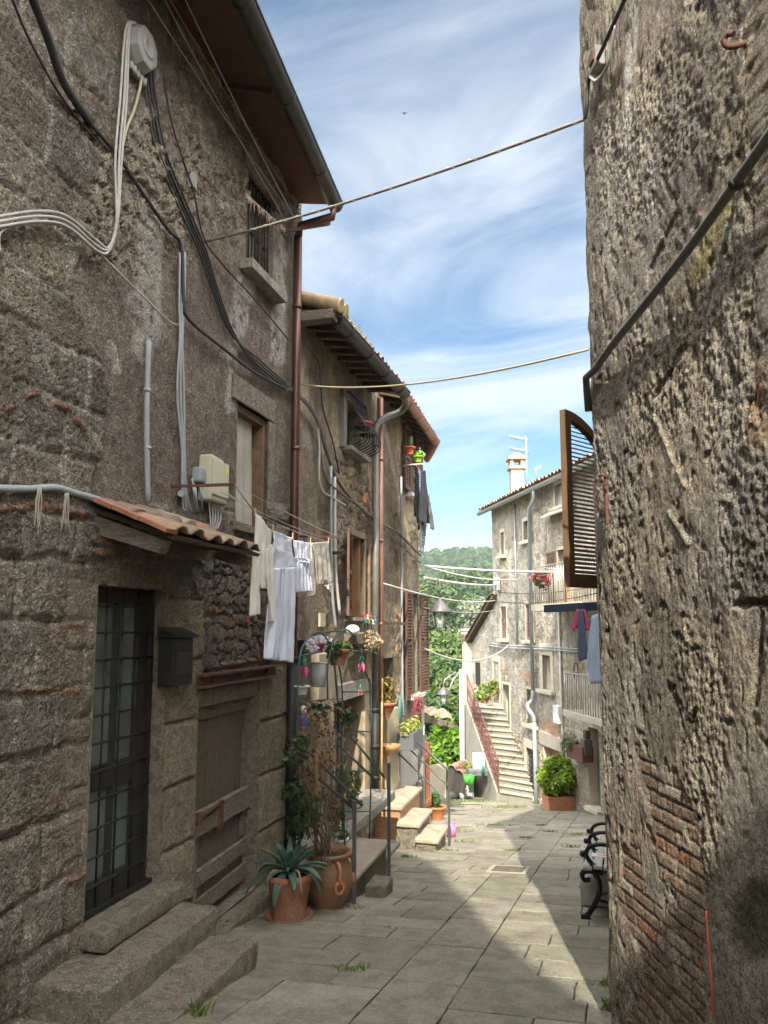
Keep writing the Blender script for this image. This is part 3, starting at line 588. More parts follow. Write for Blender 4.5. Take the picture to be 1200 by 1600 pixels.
# ------------------------------------------------------------------ unseen houses at the camera's back, shaped to shade the lane's near end
bk = thing('gabled_house', 'unseen tall gabled house behind the viewer, outline shaped to shade the lane', 'house', (-2, -8, 1.1))
OUT = [(.64, -8.0), (.60, 9.9), (.18, 10.0), (-.12, 10.7), (-.37, 11.4), (-.59, 12.4), (-1.0, 14.2), (-1.6, 15.3), (-5, 15.0), (-7, 12), (-7, -8)]
b = MB(); b.prism([V(x, -7, z) for x, z in OUT], (0, -7, 0)); b.build('wall', M_stone, bk)
bk2 = thing('shading_house', 'unseen tall house behind the viewer, put in to shade the left wall', 'house', (-5, -3, .4))
b = MB(); b.prism([V(x, y, -3) for x, y in ((-2.15, -1.0), (-2.15, -6.2), (-9, -6.2), (-9, -1.0))], (0, 0, 16.6)); b.build('wall', M_stone, bk2)
# ------------------------------------------------------------------ house one: roof, gutter, downpipe
G0 = W1.pt(-6.5, 6.62, .95); Ga = W1.pt(.6, 6.47, .74); Gb = W1.pt(3.56, 6.42, .52)
M_glass = mat('reflection_grey_glass', col=(.16, .19, .178), rough=.25, spec=.5, var=.45, vscale=3)  # pane reflections put into the base colour as a paler grey-green
M_curt = mat('dusty_curtain', col=(.46, .43, .37), rough=.9, var=.2, vscale=3, trans=.25)
M_frame = mat('dark_door_paint', col=(.032, .030, .027), rough=.8, var=.3, vscale=9)
M_wframe = mat('worn_window_wood', col=(.17, .10, .06), rough=.75, var=.35, vscale=12, bump=.3)
M_white = mat('white_enamel', col=(.72, .72, .70), rough=.5, var=.08, vscale=8)
def half_gutter(mb, pts, r=.075, n=10):
    pts = [Vector(p) for p in pts]; N = len(pts); vs = []
    for i, p in enumerate(pts):
        d = (pts[min(i + 1, N - 1)] - pts[max(i - 1, 0)]).normalized(); x = d.cross(V(0, 0, 1)).normalized()
        for k in range(n + 1):
            a = math.pi + math.pi * k / n; vs.append(p + x * math.cos(a) * r + V(0, 0, math.sin(a) * r * 1.1))
    fs = [(i * (n + 1) + k, i * (n + 1) + k + 1, (i + 1) * (n + 1) + k + 1, (i + 1) * (n + 1) + k) for i in range(N - 1) for k in range(n)]
    mb.add(vs, fs, True); mb.tube([p + V(0, 0, .0) + (pts[-1] - pts[0]).cross(V(0, 0, 1)).normalized() * r for p in pts], .011, 6); return mb
b = MB(); half_gutter(b, [G0, Ga, Gb], .085)
for k in range(9):                                          # joints and the strap hangers
    p = Ga.lerp(Gb, k / 8 - .5 * 0); b.tube([p + V(0, 0, 0) + W1.n * .088 * math.cos(a) + V(0, 0, -.097 * math.sin(a)) for a in np.linspace(0, math.pi, 9)], .007, 5) if k % 3 == 0 else None
b.build('gutter', M_gutter, house1)
b = MB()
def soffit(mb, A, B, wa, wb, th=.03):
    mb.hexa([A, B, wb, wa, A + V(0, 0, th), B + V(0, 0, th), wb + V(0, 0, th), wa + V(0, 0, th)])
wa = W1.pt(-6.5, 6.85, -.3); wm = W1.pt(.6, 6.78, -.3); wb = W1.pt(3.72, 6.66, -.3); inn = -W1.n * .06 + V(0, 0, .02)
for A, B_, a_, b_ in ((G0 + inn, Ga + inn, wa, wm), (Ga + inn, Gb + inn, wm, wb)): soffit(b, A, B_, a_, b_)
b.build('eave_boards', M_soffit, house1)
for k in range(14):
    f = k / 13; p = G0.lerp(Ga, f) if k < 9 else Ga.lerp(Gb, (k - 8.2) / 5); q = W1.pt(W1.up(p), 6.74, -.2); (MB().bar(p + inn * 2 + V(0, 0, -.02), q + V(0, 0, -.02), .07, .07).build('rafter', M_soffit, house1)) if k in (2, 4, 6, 8, 10) else None
tiles('roof', G0 + V(0, 0, .07), Gb + V(0, 0, .09), -W1.n * 5 + V(0, 0, 1.75), M_tile, house1, seed=4)
# downpipe: brown copper above, cast iron boot below
pu = W1.u(457.5, .09); b = MB()
pts = [Gb - W1.d * .12 + V(0, 0, -.08), Gb - W1.d * .12 + V(0, 0, -.2), W1.pt(pu, 6.18, .12), W1.pt(pu, 6.02, .09)]
b.tube(pts, .048, 12); b.tube([W1.pt(pu, z, .09) for z in (6.04, 4.5, 2.2, 1.1)], .05, 14)
for z in (5.2, 3.55, 1.9): b.tube([W1.pt(pu, z - .025, .09), W1.pt(pu, z + .025, .09)], .056, 14)
dp = b.build('downpipe', M_copper, house1)
b = MB(); b.tube([W1.pt(pu, 1.25, .09), W1.pt(pu, gz(0, 8.6) + .02, .09)], .058, 14)
for z in (1.22, .3, -.7): b.tube([W1.pt(pu, z - .03, .09), W1.pt(pu, z + .03, .09)], .066, 14)
b.build('pipe_boot', M_iron, dp)

# ------------------------------------------------------------------ grilled door
for h_, d_, o_ in ((h_gate, .34, .045), (h_mid, .3, .02), (h_top, .3, .02), (h_wood, .36, .045)): reveal(MB(), W1, h_, d_, o_).build('reveal', M_stone, house1)
u0, u1, z0, z1 = h_gate; b = MB()
b.wbox(W1, u0, u0 + .11, z0, z1, -.20, -.12); b.wbox(W1, u1 - .12, u1, z0, z1, -.20, -.12); b.wbox(W1, u0 + .11, u1 - .12, z1 - .11, z1, -.20, -.12); b.wbox(W1, u0 + .11, u1 - .12, z0, z0 + .16, -.20, -.12)
b.wbox(W1, u0 + .11, u1 - .12, z0 + .78, z0 + .94, -.195, -.125); b.wbox(W1, u0 + .5, u0 + .53, z0 + .16, z1 - .11, -.195, -.13)
gate = b.build('grilled_door', M_frame, house1, bevel=.004)
b = MB(); b.wbox(W1, u0 + .05, u1 - .05, z0 + .1, z1 - .05, -.185, -.175); b.build('pane', M_glass, gate)
b = MB(); b.wbox(W1, u0 + .02, u0 + .05, z0, z1, -.06, -.03); b.wbox(W1, u1 - .10, u1 - .07, z0, z1, -.06, -.03); b.wbox(W1, u0, u1, z0 + .01, z0 + .04, -.07, -.02)
for k in range(1, 4): uu = u0 + .05 + k * (u1 - u0 - .12) / 4; b.tube([W1.pt(uu, z0 + .03, -.05), W1.pt(uu, z1 - .02, -.05)], .0085, 6)
for k in range(11):
    z = z0 + .19 + k * (z1 - z0 - .25) / 10.4; b.tube([W1.pt(u0, z, -.035), W1.pt(u1 - .06, z, -.035)], .0085, 6)
    for j in range(1, 4): uu = u0 + .05 + j * (u1 - u0 - .12) / 4; b.sphere(W1.pt(uu, z, -.042), .015, 8)
b.build('grille', M_iron, gate)
# ------------------------------------------------------------------ old plank door
u0, u1, z0, z1 = h_wood; b = MB(); r = random.Random(3); uu = u0 + .02
for k in range(6):
    wd = (u1 - u0 - .04) / 6; bot = z0 + (.10 if k < 5 else .02) + r.uniform(0, .05); b.wbox(W1, uu + .011, uu + wd - .011, bot, z1 - .26 + r.uniform(-.01, .0), -.135 - r.uniform(0, .012), -.09 - r.uniform(0, .012)); uu += wd
pd = b.build('plank_door', M_wood, house1, bevel=.004)
b = MB()
def board(ua, za, ub, zb, hgt, o0, o1):
    b.add([W1.pt(ua, za, o0), W1.pt(ub, zb, o0), W1.pt(ub, zb + hgt, o0), W1.pt(ua, za + hgt, o0), W1.pt(ua, za, o1), W1.pt(ub, zb, o1), W1.pt(ub, zb + hgt, o1), W1.pt(ua, za + hgt, o1)], [(0, 1, 2, 3), (7, 6, 5, 4), (0, 4, 5, 1), (1, 5, 6, 2), (2, 6, 7, 3), (3, 7, 4, 0)])
zc = W1.uz(350, 1262, -.1)[1]; board(u0 - .0, zc - .11, u1 - .02, zc - .08, .20, -.09, -.03)
zd = W1.uz(360, 1328, -.2)[1]; board(u0 + .24, zd - .05, u1 - .02, zd - .02, .135, -.09, -.05); board(u0 + .03, zd - .26, u0 + .26, zd - .26, .62, -.09, -.065)
ze_ = W1.uz(360, 1372, -.2)[1]; board(u0 + .2, ze_ - .04, u1 - .02, ze_ + .01, .14, -.09, -.06); board(u0, z1 - .27, u1, z1 - .27, .2, -.15, -.07); board(u1 - .13, z0 + .5, u1 - .03, z0 + .5, 1.0, -.09, -.07)
b.build('cross_board', M_woodh, pd, bevel=.005)
b = MB(); b.tube([W1.pt(u0 + .10, zc + .06, -.015), W1.pt(u0 + .62, zc + .10, -.015)], .017, 8); b.wbox(W1, u0 + .55, u0 + .6, zc - .12, zc + .12, -.03, .0); b.wbox(W1, u0 + .14, u0 + .19, zc + .01, zc + .11, -.03, .005); b.build('bolt', M_rust, pd)
# rusty beam over it
b = MB(); ua, ub = W1.u(302), W1.u(424); zt = W1.uz(360, 1046)[1]; zb = W1.uz(360, 1066)[1]
b.wbox(W1, ua, ub, zb, zb + .02, .0, .12); b.wbox(W1, ua, ub, zt - .02, zt, .0, .12); b.wbox(W1, ua, ub, zb + .02, zt - .02, .03, .055)
for k in (.15, .5, .86): b.tube([W1.pt(ua + (ub - ua) * k, (zb + zt) / 2, .05), W1.pt(ua + (ub - ua) * k, (zb + zt) / 2, .075)], .02, 8)
b.build('lintel_beam', mat('red_oxide_steel', col=(.115, .055, .042), rough=.75, var=.35, vscale=9, bump=.2), house1)
b = MB(); b.wbox(W1, ua, ub, z1 - .14, zb - .002, -.3, .015); b.build('lintel_fill', M_stone, house1)
# ------------------------------------------------------------------ middle window
u0, u1, z0, z1 = h_mid; b = MB()
b.wbox(W1, u0, u0 + .06, z0, z1, -.17, -.1); b.wbox(W1, u1 - .05, u1, z0, z1, -.17, -.02); b.wbox(W1, u0, u1, z1 - .07, z1, -.17, -.02); b.wbox(W1, u0, u1, z0, z0 + .05, -.17, -.06); b.wbox(W1, u1 - .2, u1 - .15, z0, z1, -.15, -.11)
wm_ = b.build('window', M_wframe, house1, bevel=.004)
def sheet(name, corners, m, parent=None, loc=None, amp=.02, nw=5, seed=1, nu=40, nv=30, nrm=None, sol=.004):
    """hanging cloth between a top edge and a bottom edge: corners TL,TR,BR,BL"""
    TL, TR, BR, BL = [np.array(c, float) for c in corners]; a, c = np.meshgrid(np.linspace(0, 1, nu), np.linspace(0, 1, nv))
    P = ((TL * (1 - a)[..., None] + TR * a[..., None]) * (1 - c)[..., None] + (BL * (1 - a)[..., None] + BR * a[..., None]) * c[..., None])
    N_ = np.array(nrm) if nrm is not None else np.cross(TR - TL, BL - TL); N_ = N_ / np.linalg.norm(N_)
    D = amp * np.sin(a * nw * 2 * math.pi + 2.5 * fbm(a * 3, c * 1.2, seed, 2)) * (.35 + .65 * c) + amp * 1.3 * (fbm(a * 5, c * 3, seed + 3, 3) - .5)
    o = np_mesh(name, P + D[..., None] * N_, grid_quads(nv, nu), m, parent, loc); md = o.modifiers.new('thick', 'SOLIDIFY'); md.thickness = sol; return o
sheet('curtain', [W1.pt(u0 + .04, z1 - .06, -.1), W1.pt(u1 - .16, z1 - .06, -.1), W1.pt(u1 - .16, z0 + .02, -.07), W1.pt(u0 + .04, z0 + .02, -.07)], M_curt, wm_, amp=.012, nw=3)
b = MB(); b.wbox(W1, u0 + .05, u1 - .05, z0 + .04, z1 - .05, -.2, -.19); b.build('pane', M_glass, wm_)
b = MB(); b.wbox(W1, u0 - .12, u1 + .14, z1, z1 + .24, -.1, .035); b.wbox(W1, u1, u1 + .17, z0 - .02, z1 - .003, -.1, .028); b.build('stone_surround', M_stone, house1, bevel=.012)
b = MB(); b.wbox(W1, u0 - .06, u1 + .06, z0 - .07, z0 - .002, -.1, .07); b.build('sill', M_woodh, wm_, bevel=.006)
# ------------------------------------------------------------------ top window with iron bars
u0, u1, z0, z1 = h_top; b = MB()
b.wbox(W1, u0, u1, z1 - .06, z1, -.2, -.13); b.wbox(W1, u0, u0 + .07, z0, z1 - .06, -.2, -.13); b.wbox(W1, u1 - .07, u1, z0, z1 - .06, -.2, -.1); b.wbox(W1, (u0 + u1) / 2 - .04, (u0 + u1) / 2 + .04, z0, z1 - .06, -.19, -.14)
wt_ = b.build('window', M_wframe, house1, bevel=.004)
b = MB(); b.wbox(W1, u0 + .05, u1 - .05, z0, z1 - .05, -.19, -.18); b.build('pane', mat('pale_window_glass', col=(.27, .27, .26), rough=.15, spec=.6, var=.3, vscale=4), wt_)
b = MB()
for k in range(8):
    uu = u0 + .05 + k * (u1 - u0 - .1) / 7; b.tube([W1.pt(uu, z0, -.02), W1.pt(uu, z1, -.02)], .009, 6)
    if k in (2, 4, 6): b.sphere(W1.pt(uu, z0 + .42, -.02), .026, 8, (1, 1, 1.5))
b.wbox(W1, u0, u1, z1 - .035, z1 - .02, -.03, -.01); b.build('grille', M_iron, wt_)
b = MB(); b.wbox(W1, u0 - .1, u1 + .12, z0 - .10, z0 - .002, -.12, .14); b.build('sill', M_stoneg, wt_, bevel=.006)
b = MB(); b.wbox(W1, u0 - .08, u1 + .1, z1 + .002, z1 + .2, -.1, .03); b.build('timber_lintel', M_woodh, house1, bevel=.006)

# ------------------------------------------------------------------ little tiled canopy over the grilled door
A_ = W1.hit(268, 828, .58); B_ = W1.hit(398, 878, .58); zr = W1.uz(152, 792)[1]; ze = (A_.z + B_.z) / 2
A_ = W1.pt(W1.up(A_), ze, .62); B_ = W1.pt(W1.up(B_) , ze, .62); uA, uB = W1.up(A_), W1.up(B_)
rise = W1.pt(0, zr + .02, 0).z - ze
b = MB()
for f in (0.02, .5, .98):
    uu = uA + (uB - uA) * f; b.add([W1.pt(uu - .05, zr - .17, -.05), W1.pt(uu + .05, zr - .17, -.05), W1.pt(uu + .05, ze - .10, .50), W1.pt(uu - .05, ze - .10, .50), W1.pt(uu - .05, zr - .04, -.05), W1.pt(uu + .05, zr - .04, -.05), W1.pt(uu + .05, ze - .015, .55), W1.pt(uu - .05, ze - .015, .55)], [(0, 3, 2, 1), (4, 5, 6, 7), (0, 1, 5, 4), (1, 2, 6, 5), (2, 3, 7, 6), (3, 0, 4, 7)])
cano = b.build('door_canopy', M_woodh, house1, bevel=.006)
b = MB(); b.hexa([W1.pt(uA - .02, zr - .036, -.02), W1.pt(uB + .02, zr - .036, -.02), W1.pt(uB + .02, ze - .012, .6), W1.pt(uA - .02, ze - .012, .6), W1.pt(uA - .02, zr - .0, -.02), W1.pt(uB + .02, zr - .0, -.02), W1.pt(uB + .02, ze + .012, .62), W1.pt(uA - .02, ze + .012, .62)])
b.build('boards', M_rafter, cano)
tiles('tiles', A_ + V(0, 0, .018) - W1.d * .05, B_ + V(0, 0, .018), -W1.n * .66 + V(0, 0, rise + .02), M_tile, cano, pitch=.21, row=.36, amp=.042, seed=3)
b = MB()                                                     # flat red tiles along the left edge
for k in range(3): c0 = W1.pt(uA - .06, ze + .035 + (rise) * k / 3, .62 - .62 * k / 3); c1 = W1.pt(uA - .06, ze + .04 + rise * (k + .96) / 3, .62 - .62 * (k + .96) / 3); b.bar(c0, c1, .14, .028)
b.build('edge_tiles', mat('red_edge_tile', col=(.34, .15, .09), rough=.9, var=.35, vscale=9), cano)
b = MB(); b.wbox(W1, *rect(W1, 185, 216, 838, 880), .02, .04); b.build('vent_plate', M_stone, house1)

# ------------------------------------------------------------------ doorsteps
def rough_block(name, vs, m, label, cat, group=None, seed=1, amp=.012, cuts=14, parent=None):
    """a stone block with worn, uneven faces; vs = 8 corners as for hexa"""
    vs = [Vector(p) for p in vs]; c = sum(vs, Vector()) / 8; base = Vector((c.x, c.y, min(p.z for p in vs)))
    mb = MB(); mb.hexa(vs); me = bpy.data.meshes.new(name); me.from_pydata([p - base for p in mb.v], [], mb.f); bm = bmesh.new(); bm.from_mesh(me)
    bmesh.ops.bevel(bm, geom=bm.edges[:], offset=.022, segments=3, affect='EDGES', profile=.6)
    bmesh.ops.subdivide_edges(bm, edges=[e for e in bm.edges if e.calc_length() > .12], cuts=cuts, use_grid_fill=True); bm.normal_update()
    co = np.array([v.co for v in bm.verts]) + np.array(base); nr = np.array([v.normal for v in bm.verts])
    hN = (fbm(co[:, 0] * 6 + co[:, 2] * 4, co[:, 1] * 6 - co[:, 2] * 5, seed, 4) - .5) * 2 * amp + (fbm(co[:, 0] * 25 + co[:, 2] * 20, co[:, 1] * 25, seed + 1, 3) - .5) * amp
    for v, h, n in zip(bm.verts, hN, nr): v.co += Vector(n) * float(h)
    for f in bm.faces: f.smooth = True
    bm.to_mesh(me); bm.free(); o = link(name, me, m, parent, None if parent else base)
    if parent: o.location = base - ORG[parent.name]
    if not parent: tag(o, label, cat, group)
    return o
def wall_hexa(pl, u0, u1, z0, z1, o0, o1): return [pl.pt(u, z, o) for z in (z0, z1) for u, o in ((u0, o0), (u1, o0), (u1, o1), (u0, o1))]
zt = W1.uz(262, 1379, .02)[1]
rough_block('door_sill', wall_hexa(W1, h_gate[0] - .02, h_gate[1] + .10, -.46, -.335, -.12, .22), M_stone, 'thin grey stone sill slab under the grilled door', 'step', seed=2, amp=.004)
ua, zt2 = W1.uz(340, 1414, .50); ub, zt3 = W1.uz(180, 1537, .50); print('steps', ua, zt2, ub, zt3)
zt2 = (zt2 + zt3) / 2; print('STEPS', zt, zt2)
rough_block('stone_step', wall_hexa(W1, ub - .12, ua, -1.0, -.468, -.05, .50), M_stone, 'upper of two big worn stone blocks below the grilled door', 'step', 'stone blocks below the grilled door', seed=5, amp=.016)
ua, za = W1.uz(402, 1468, .86); ub, zb = W1.uz(215, 1585, .86); print('steps', ua, za, ub, zb)
rough_block('stone_step', wall_hexa(W1, -1.1, ua, -1.35, -.635, .44, .86), M_stone, 'lower of two big worn stone blocks below the grilled door', 'step', 'stone blocks below the grilled door', seed=9, amp=.02)
ua, za = W1.uz(412, 1390, .2)
rough_block('stone_step', wall_hexa(W1, h_wood[0] - .2, h_wood[1] + .22, -1.4, h_wood[2] - .02, -.3, .22), M_stone, 'low worn stone ledge under the plank door', 'step', seed=12, amp=.012)

# ------------------------------------------------------------------ fittings on the wall
def wcab(pl, pts, off=.055, r=.008, n=6, sub=6):
    return spline([pl.hit(p[0], p[1], p[2] if len(p) > 2 else off) for p in pts], sub)
def cable(label, curves, m, name='cable', cat='cable', group=None):
    """curves: list of (points, radius)"""
    mb = MB()
    for pts, r_ in curves: mb.tube(pts, r_, 7)
    o = mb.build(name, m, loc=curves[0][0][0]); tag(o, label, cat, group); return o
# junction box
c = W1.hit(226, 76, .1); th_ = thing('junction_box', 'grey eight-sided junction box high on the near left house', 'junction box', W1.hit(226, 76, .0))
b = MB(); Zx = W1.d; oct_ = lambda r_, o: [W1.pt(W1.up(c) + r_ * math.cos(R(22.5 + 45 * k)), c.z + r_ * 1.15 * math.sin(R(22.5 + 45 * k)), o) for k in range(8)]
rings = [oct_(.155, 0), oct_(.155, .07), oct_(.135, .13), oct_(.12, .135)]; vs = [p for rg in rings for p in rg]
b.add(vs, [(i * 8 + k, i * 8 + (k + 1) % 8, (i + 1) * 8 + (k + 1) % 8, (i + 1) * 8 + k) for i in range(3) for k in range(8)] + [tuple(range(24, 32))]); b.build('box', M_grey, th_, bevel=.004)
b = MB(); b.lathe(W1.pt(W1.up(c), c.z, .135), [(.085, 0), (.08, .012), (.05, .012), (.045, .006), (0, .006)], 20, W1.n); b.build('lid', M_grey, th_)
b = MB()
for k in range(-2, 3): q = W1.pt(W1.up(c) + k * .045, c.z - .17, .05); b.tube([q, q - V(0, 0, .06)], .018, 8)
b.build('cable_gland', M_grey, th_)
cable('thick black cable with a sleeve, running down from the top left corner', [(wcab(W1, [(40, -30, .22), (75, 60, .15), (100, 130, .10), (142, 194, .05)]), .026), (wcab(W1, [(142, 194, .05), (185, 245), (225, 305), (262, 358), (283, 385), (287, 470), (296, 500), (350, 545), (395, 580), (445, 607)]), .015)], M_cable)
cable('slack thin black cable beside the thick sleeved one', [(wcab(W1, [(12, -20, .2), (45, 60, .12), (95, 150, .06), (150, 220, .03)]), .008)], M_cable)
g_ = 'white cables looping from the junction box'
lo = lambda dx, dy, xx: wcab(W1, [(-40, 345 + dy), (0, 338 + dy), (60, 330 + dy), (105, 338 + dy), (150, 375 + dy), (170, 380 + dy - dx), (183 + dx * .2, 345), (186 + dx, 250), (194 + dx, 150), (200 + dx * .6, 45), (212, 36)], .085)
for k, (dx_, dy_) in enumerate(((-6, 0), (0, 8), (4, 16))): cable('pale grey cable hanging in a loop beside the junction box', [(lo(dx_, dy_, 0), .0095)], M_cableg, group=g_)
cable('cream cable curling out under the junction box', [(wcab(W1, [(221, 112, .05), (219, 135), (210, 170), (198, 200), (190, 235), (186, 260)]), .011)], mat('cream_cable', col=(.46, .40, .28), rough=.6))
cable('grey cable dipping round the quoin to the left edge', [(wcab(W1, [(0, 395), (2, 362), (40, 350), (90, 352), (130, 372), (180, 420), (215, 455), (262, 500), (278, 508)], .075), .007)], M_cableg)
bun = []
for k, dx_ in enumerate((-7, -2, 3, 8)): bun.append((wcab(W1, [(230 + dx_, 110, .05), (238 + dx_, 170), (252 + dx_, 240), (280 + dx_, 310), (315 + dx_ * .8, 390), (335 + dx_ * .6, 450), (362 + dx_ * .4, 520), (400, 565 + dx_), (446, 604 + dx_ * .8)], .035 + .008 * (k % 2)), .009 + .003 * (k == 2)))
cable('black cable bundle slanting from the junction box to the copper downpipe', bun, M_cable, 'cable_bundle', 'cables')
cable('black wire with a small connector running past the barred window', [(wcab(W1, [(256, 120), (268, 190), (290, 262), (303, 300), (318, 370), (345, 410), (400, 470), (450, 530)]), .008)], M_cable)
b = MB(); q = W1.hit(302, 283, .04); b.bar(q + V(0, 0, .07), q - V(0, 0, .07), .06, .05); b.tube([q - V(0, 0, .07), q + V(0, 0, -.12), q + V(0, 0, -.13) + W1.d * .04, q + V(0, 0, -.10) + W1.d * .06], .006, 5); tag(b.build('connector', M_grey, loc=q, bevel=.01), 'small grey connector hanging on the black wire', 'connector')
for k, ((xa, ya), (xb_, yb), rr, mm_, lb) in enumerate((((225, -10), (520, 392), .004, M_cableg, 'thin pale washing wire nearest the wall under the eave'), ((252, -10), (446, 345), .004, M_cableg, 'second thin pale washing wire under the eave'), ((285, -10), (470, 335), .006, M_cableg, 'thick pale washing wire nearest the gutter'), ((260, -10), (462, 318), .003, mat('orange_wire', col=(.35, .2, .09)), 'thin orange wire stretched under the eave'))):
    a_ = W1.hit(xa, ya, .12 + .05 * k); c_ = W1.hit(min(xb_, 462), yb if xb_ <= 462 else 345, .10 + .05 * k); cable(lb, [(sag(a_, c_, .03), rr)], mm_, 'washing_wire', 'washing line')
# clump of short strings left on the wire in front of the window
b = MB(); r = random.Random(8)
for k in range(46):
    f = k / 45; q = W1.hit(384 + f * 62, 308 + f * 55 - 6, .16); b.tube([q, q + V(r.uniform(-.02, .02), r.uniform(-.02, .02), -r.uniform(.04, .13))], .0035, 4)
tag(b.build('string_fringe', mat('faded_string', col=(.5, .38, .30)), loc=W1.hit(400, 320, .16)), 'faded strings tied along the wire before the barred window', 'strings')
# bracket arm near the downpipe
b = MB(); b.bar(W1.hit(440, 362, .02), W1.hit(514, 350, .42), .035, .03); b.bar(W1.hit(514, 350, .42), W1.hit(514, 350, .42) + V(0, 0, .05), .035)
tag(b.build('bracket_arm', M_rust, loc=W1.hit(440, 362, 0)), 'short rusty iron arm sticking out beside the copper downpipe top', 'bracket')
# pale conduits
b = MB(); b.tube(wcab(W1, [(-60, 762), (40, 764), (85, 762), (115, 770), (155, 781)], .05), .023, 10); tag(b.build('conduit', M_conduit, loc=W1.hit(0, 764)), 'grey conduit running level above the brick course at the left edge', 'conduit')
r = random.Random(4); M_rope = mat('frayed_rope', col=(.36, .33, .27))
for (x, y, n_, l, lb) in ((62, 762, 6, .3, 'frayed rope ends tied round the level conduit nearest the left edge'), (104, 770, 6, .26, 'frayed rope ends tied round the level conduit close to the canopy')):
    b = MB()
    for k in range(n_): q = W1.hit(x + r.uniform(-3, 3), y, .08); b.tube(spline([q, q + V(0, 0, -l * .4) + W1.d * r.uniform(-.02, .02), q + V(0, 0, -l * r.uniform(.6, 1.1)) + W1.d * r.uniform(-.03, .05)], 3), .0035, 4)
    tag(b.build('rope_ends', M_rope, loc=W1.hit(x, y)), lb, 'rope')
b = MB(); b.tube(wcab(W1, [(232, 533, .02), (232, 540, .05), (230, 600), (229, 680), (231, 786)], .05), .022, 10); b.tube([W1.hit(232, 536, -.02), W1.hit(232, 536, .05)], .03, 10)
for y in (610, 700): b.tube([W1.hit(230, y - 3, .05), W1.hit(230, y + 3, .05)], .028, 10)
tag(b.build('conduit', M_conduit, loc=W1.hit(231, 786)), 'single upright grey conduit ending in a patch of mortar', 'conduit')
bun = []
for k, dx_ in enumerate((-4, 0, 4)): bun.append((wcab(W1, [(285 + dx_, 395), (284 + dx_, 470), (283 + dx_ * .5, 530), (282 + dx_ * 1.3, 610), (286 + dx_ * .6, 700), (288 + dx_ * .8, 770), (293 + dx_ * 1.6, 800)], .04), .010))
cable('bundle of pale grey conduits strapped together running down to the canopy', bun, M_conduit, 'conduit_bundle', 'conduits')
# beige telecom cabinet
q0 = W1.uz(318, 752); q1 = W1.uz(350, 752); th_ = thing('beige_cabinet', 'beige plastic equipment cabinet beside the curtained window', 'cabinet', W1.hit(338, 785, 0)); M_beige = mat('beige_plastic', col=(.50, .49, .36), rough=.5, var=.08, vscale=6)
uc, zc = W1.uz(338, 750, .1); b = MB()
b.add([W1.pt(uc - .2, zc - .21, .03), W1.pt(uc + .11, zc - .21, .03), W1.pt(uc + .11, zc - .21, .16), W1.pt(uc - .2, zc - .21, .16), W1.pt(uc - .2, zc + .19, .03), W1.pt(uc + .11, zc + .19, .03), W1.pt(uc + .08, zc + .19, .13), W1.pt(uc - .2, zc + .19, .16)], [(0, 3, 2, 1), (4, 5, 6, 7), (0, 1, 5, 4), (1, 2, 6, 5), (2, 3, 7, 6), (3, 0, 4, 7)]); b.build('case', M_beige, th_, bevel=.02)
b = MB(); b.wbox(W1, uc - .205, uc + .10, zc - .16, zc + .15, .16, .172); cv = b.build('cover', M_beige, th_, bevel=.007)
b = MB(); b.wbox(W1, uc + .03, uc + .08, zc + .06, zc + .12, .1725, .174); b.build('warning_sticker', mat('yellow_sticker', col=(.7, .62, .08)), cv)
b = MB()
for k in range(5): q = W1.pt(uc - .12 + k * .05, zc - .2, .1); b.tube(spline([q, q + V(0, 0, -.12) + W1.d * .02, q + V(0, 0, -.28) - W1.d * (.03 * k - .05)], 4), .008, 5)
b.build('wires', M_cableg, th_)
uc2, zc2 = W1.uz(308, 748, .06); th2 = thing('meter_box', 'small grey tap box with loose pipes left of the beige cabinet', 'meter', W1.hit(308, 780)); b = MB(); b.wbox(W1, uc2 - .03, uc2 + .13, zc2 - .03, zc2 + .1, .02, .11); b.build('case', M_conduit, th2, bevel=.02)
b = MB()
for k, (x, y) in enumerate(((300, 770), (304, 778), (312, 776))): b.tube(spline([W1.hit(x, y - 22, .06), W1.hit(x + 3, y, .1), W1.hit(x + 4, y + 22, .05)], 4), .009, 6)
b.tube([W1.hit(283, 771, .0), W1.hit(283, 771, .1)], .028, 10); b.build('pipe', M_conduit, th2)
# letter box
th_ = thing('letter_box', 'dark metal letter box hanging between the two doors', 'letter box', W1.hit(283, 1076)); ua, ub, za, zb = rect(W1, 268, 300, 1010, 1072, .0); ua, za_ = W1.uz(264, 1060, .13); ub = ua + .30; zb = za_ + .30; b = MB()
b.wbox(W1, ua, ub, za_ - .06, zb, .03, .16); b.build('case', M_iron, th_, bevel=.006)
b = MB(); b.hexa([W1.pt(ua - .02, zb + .004, .03), W1.pt(ub + .02, zb + .004, .03), W1.pt(ub + .02, zb + .004, .2), W1.pt(ua - .02, zb + .004, .2), W1.pt(ua - .02, zb + .09, .03), W1.pt(ub + .02, zb + .09, .03), W1.pt(ub + .02, zb + .02, .2), W1.pt(ua - .02, zb + .02, .2)]); b.build('lid', M_iron, th_, bevel=.004)
b = MB(); b.wbox(W1, ua + .05, ub - .05, za_ + .02, za_ + .2, .16, .166); b.build('window', M_frame, th_)
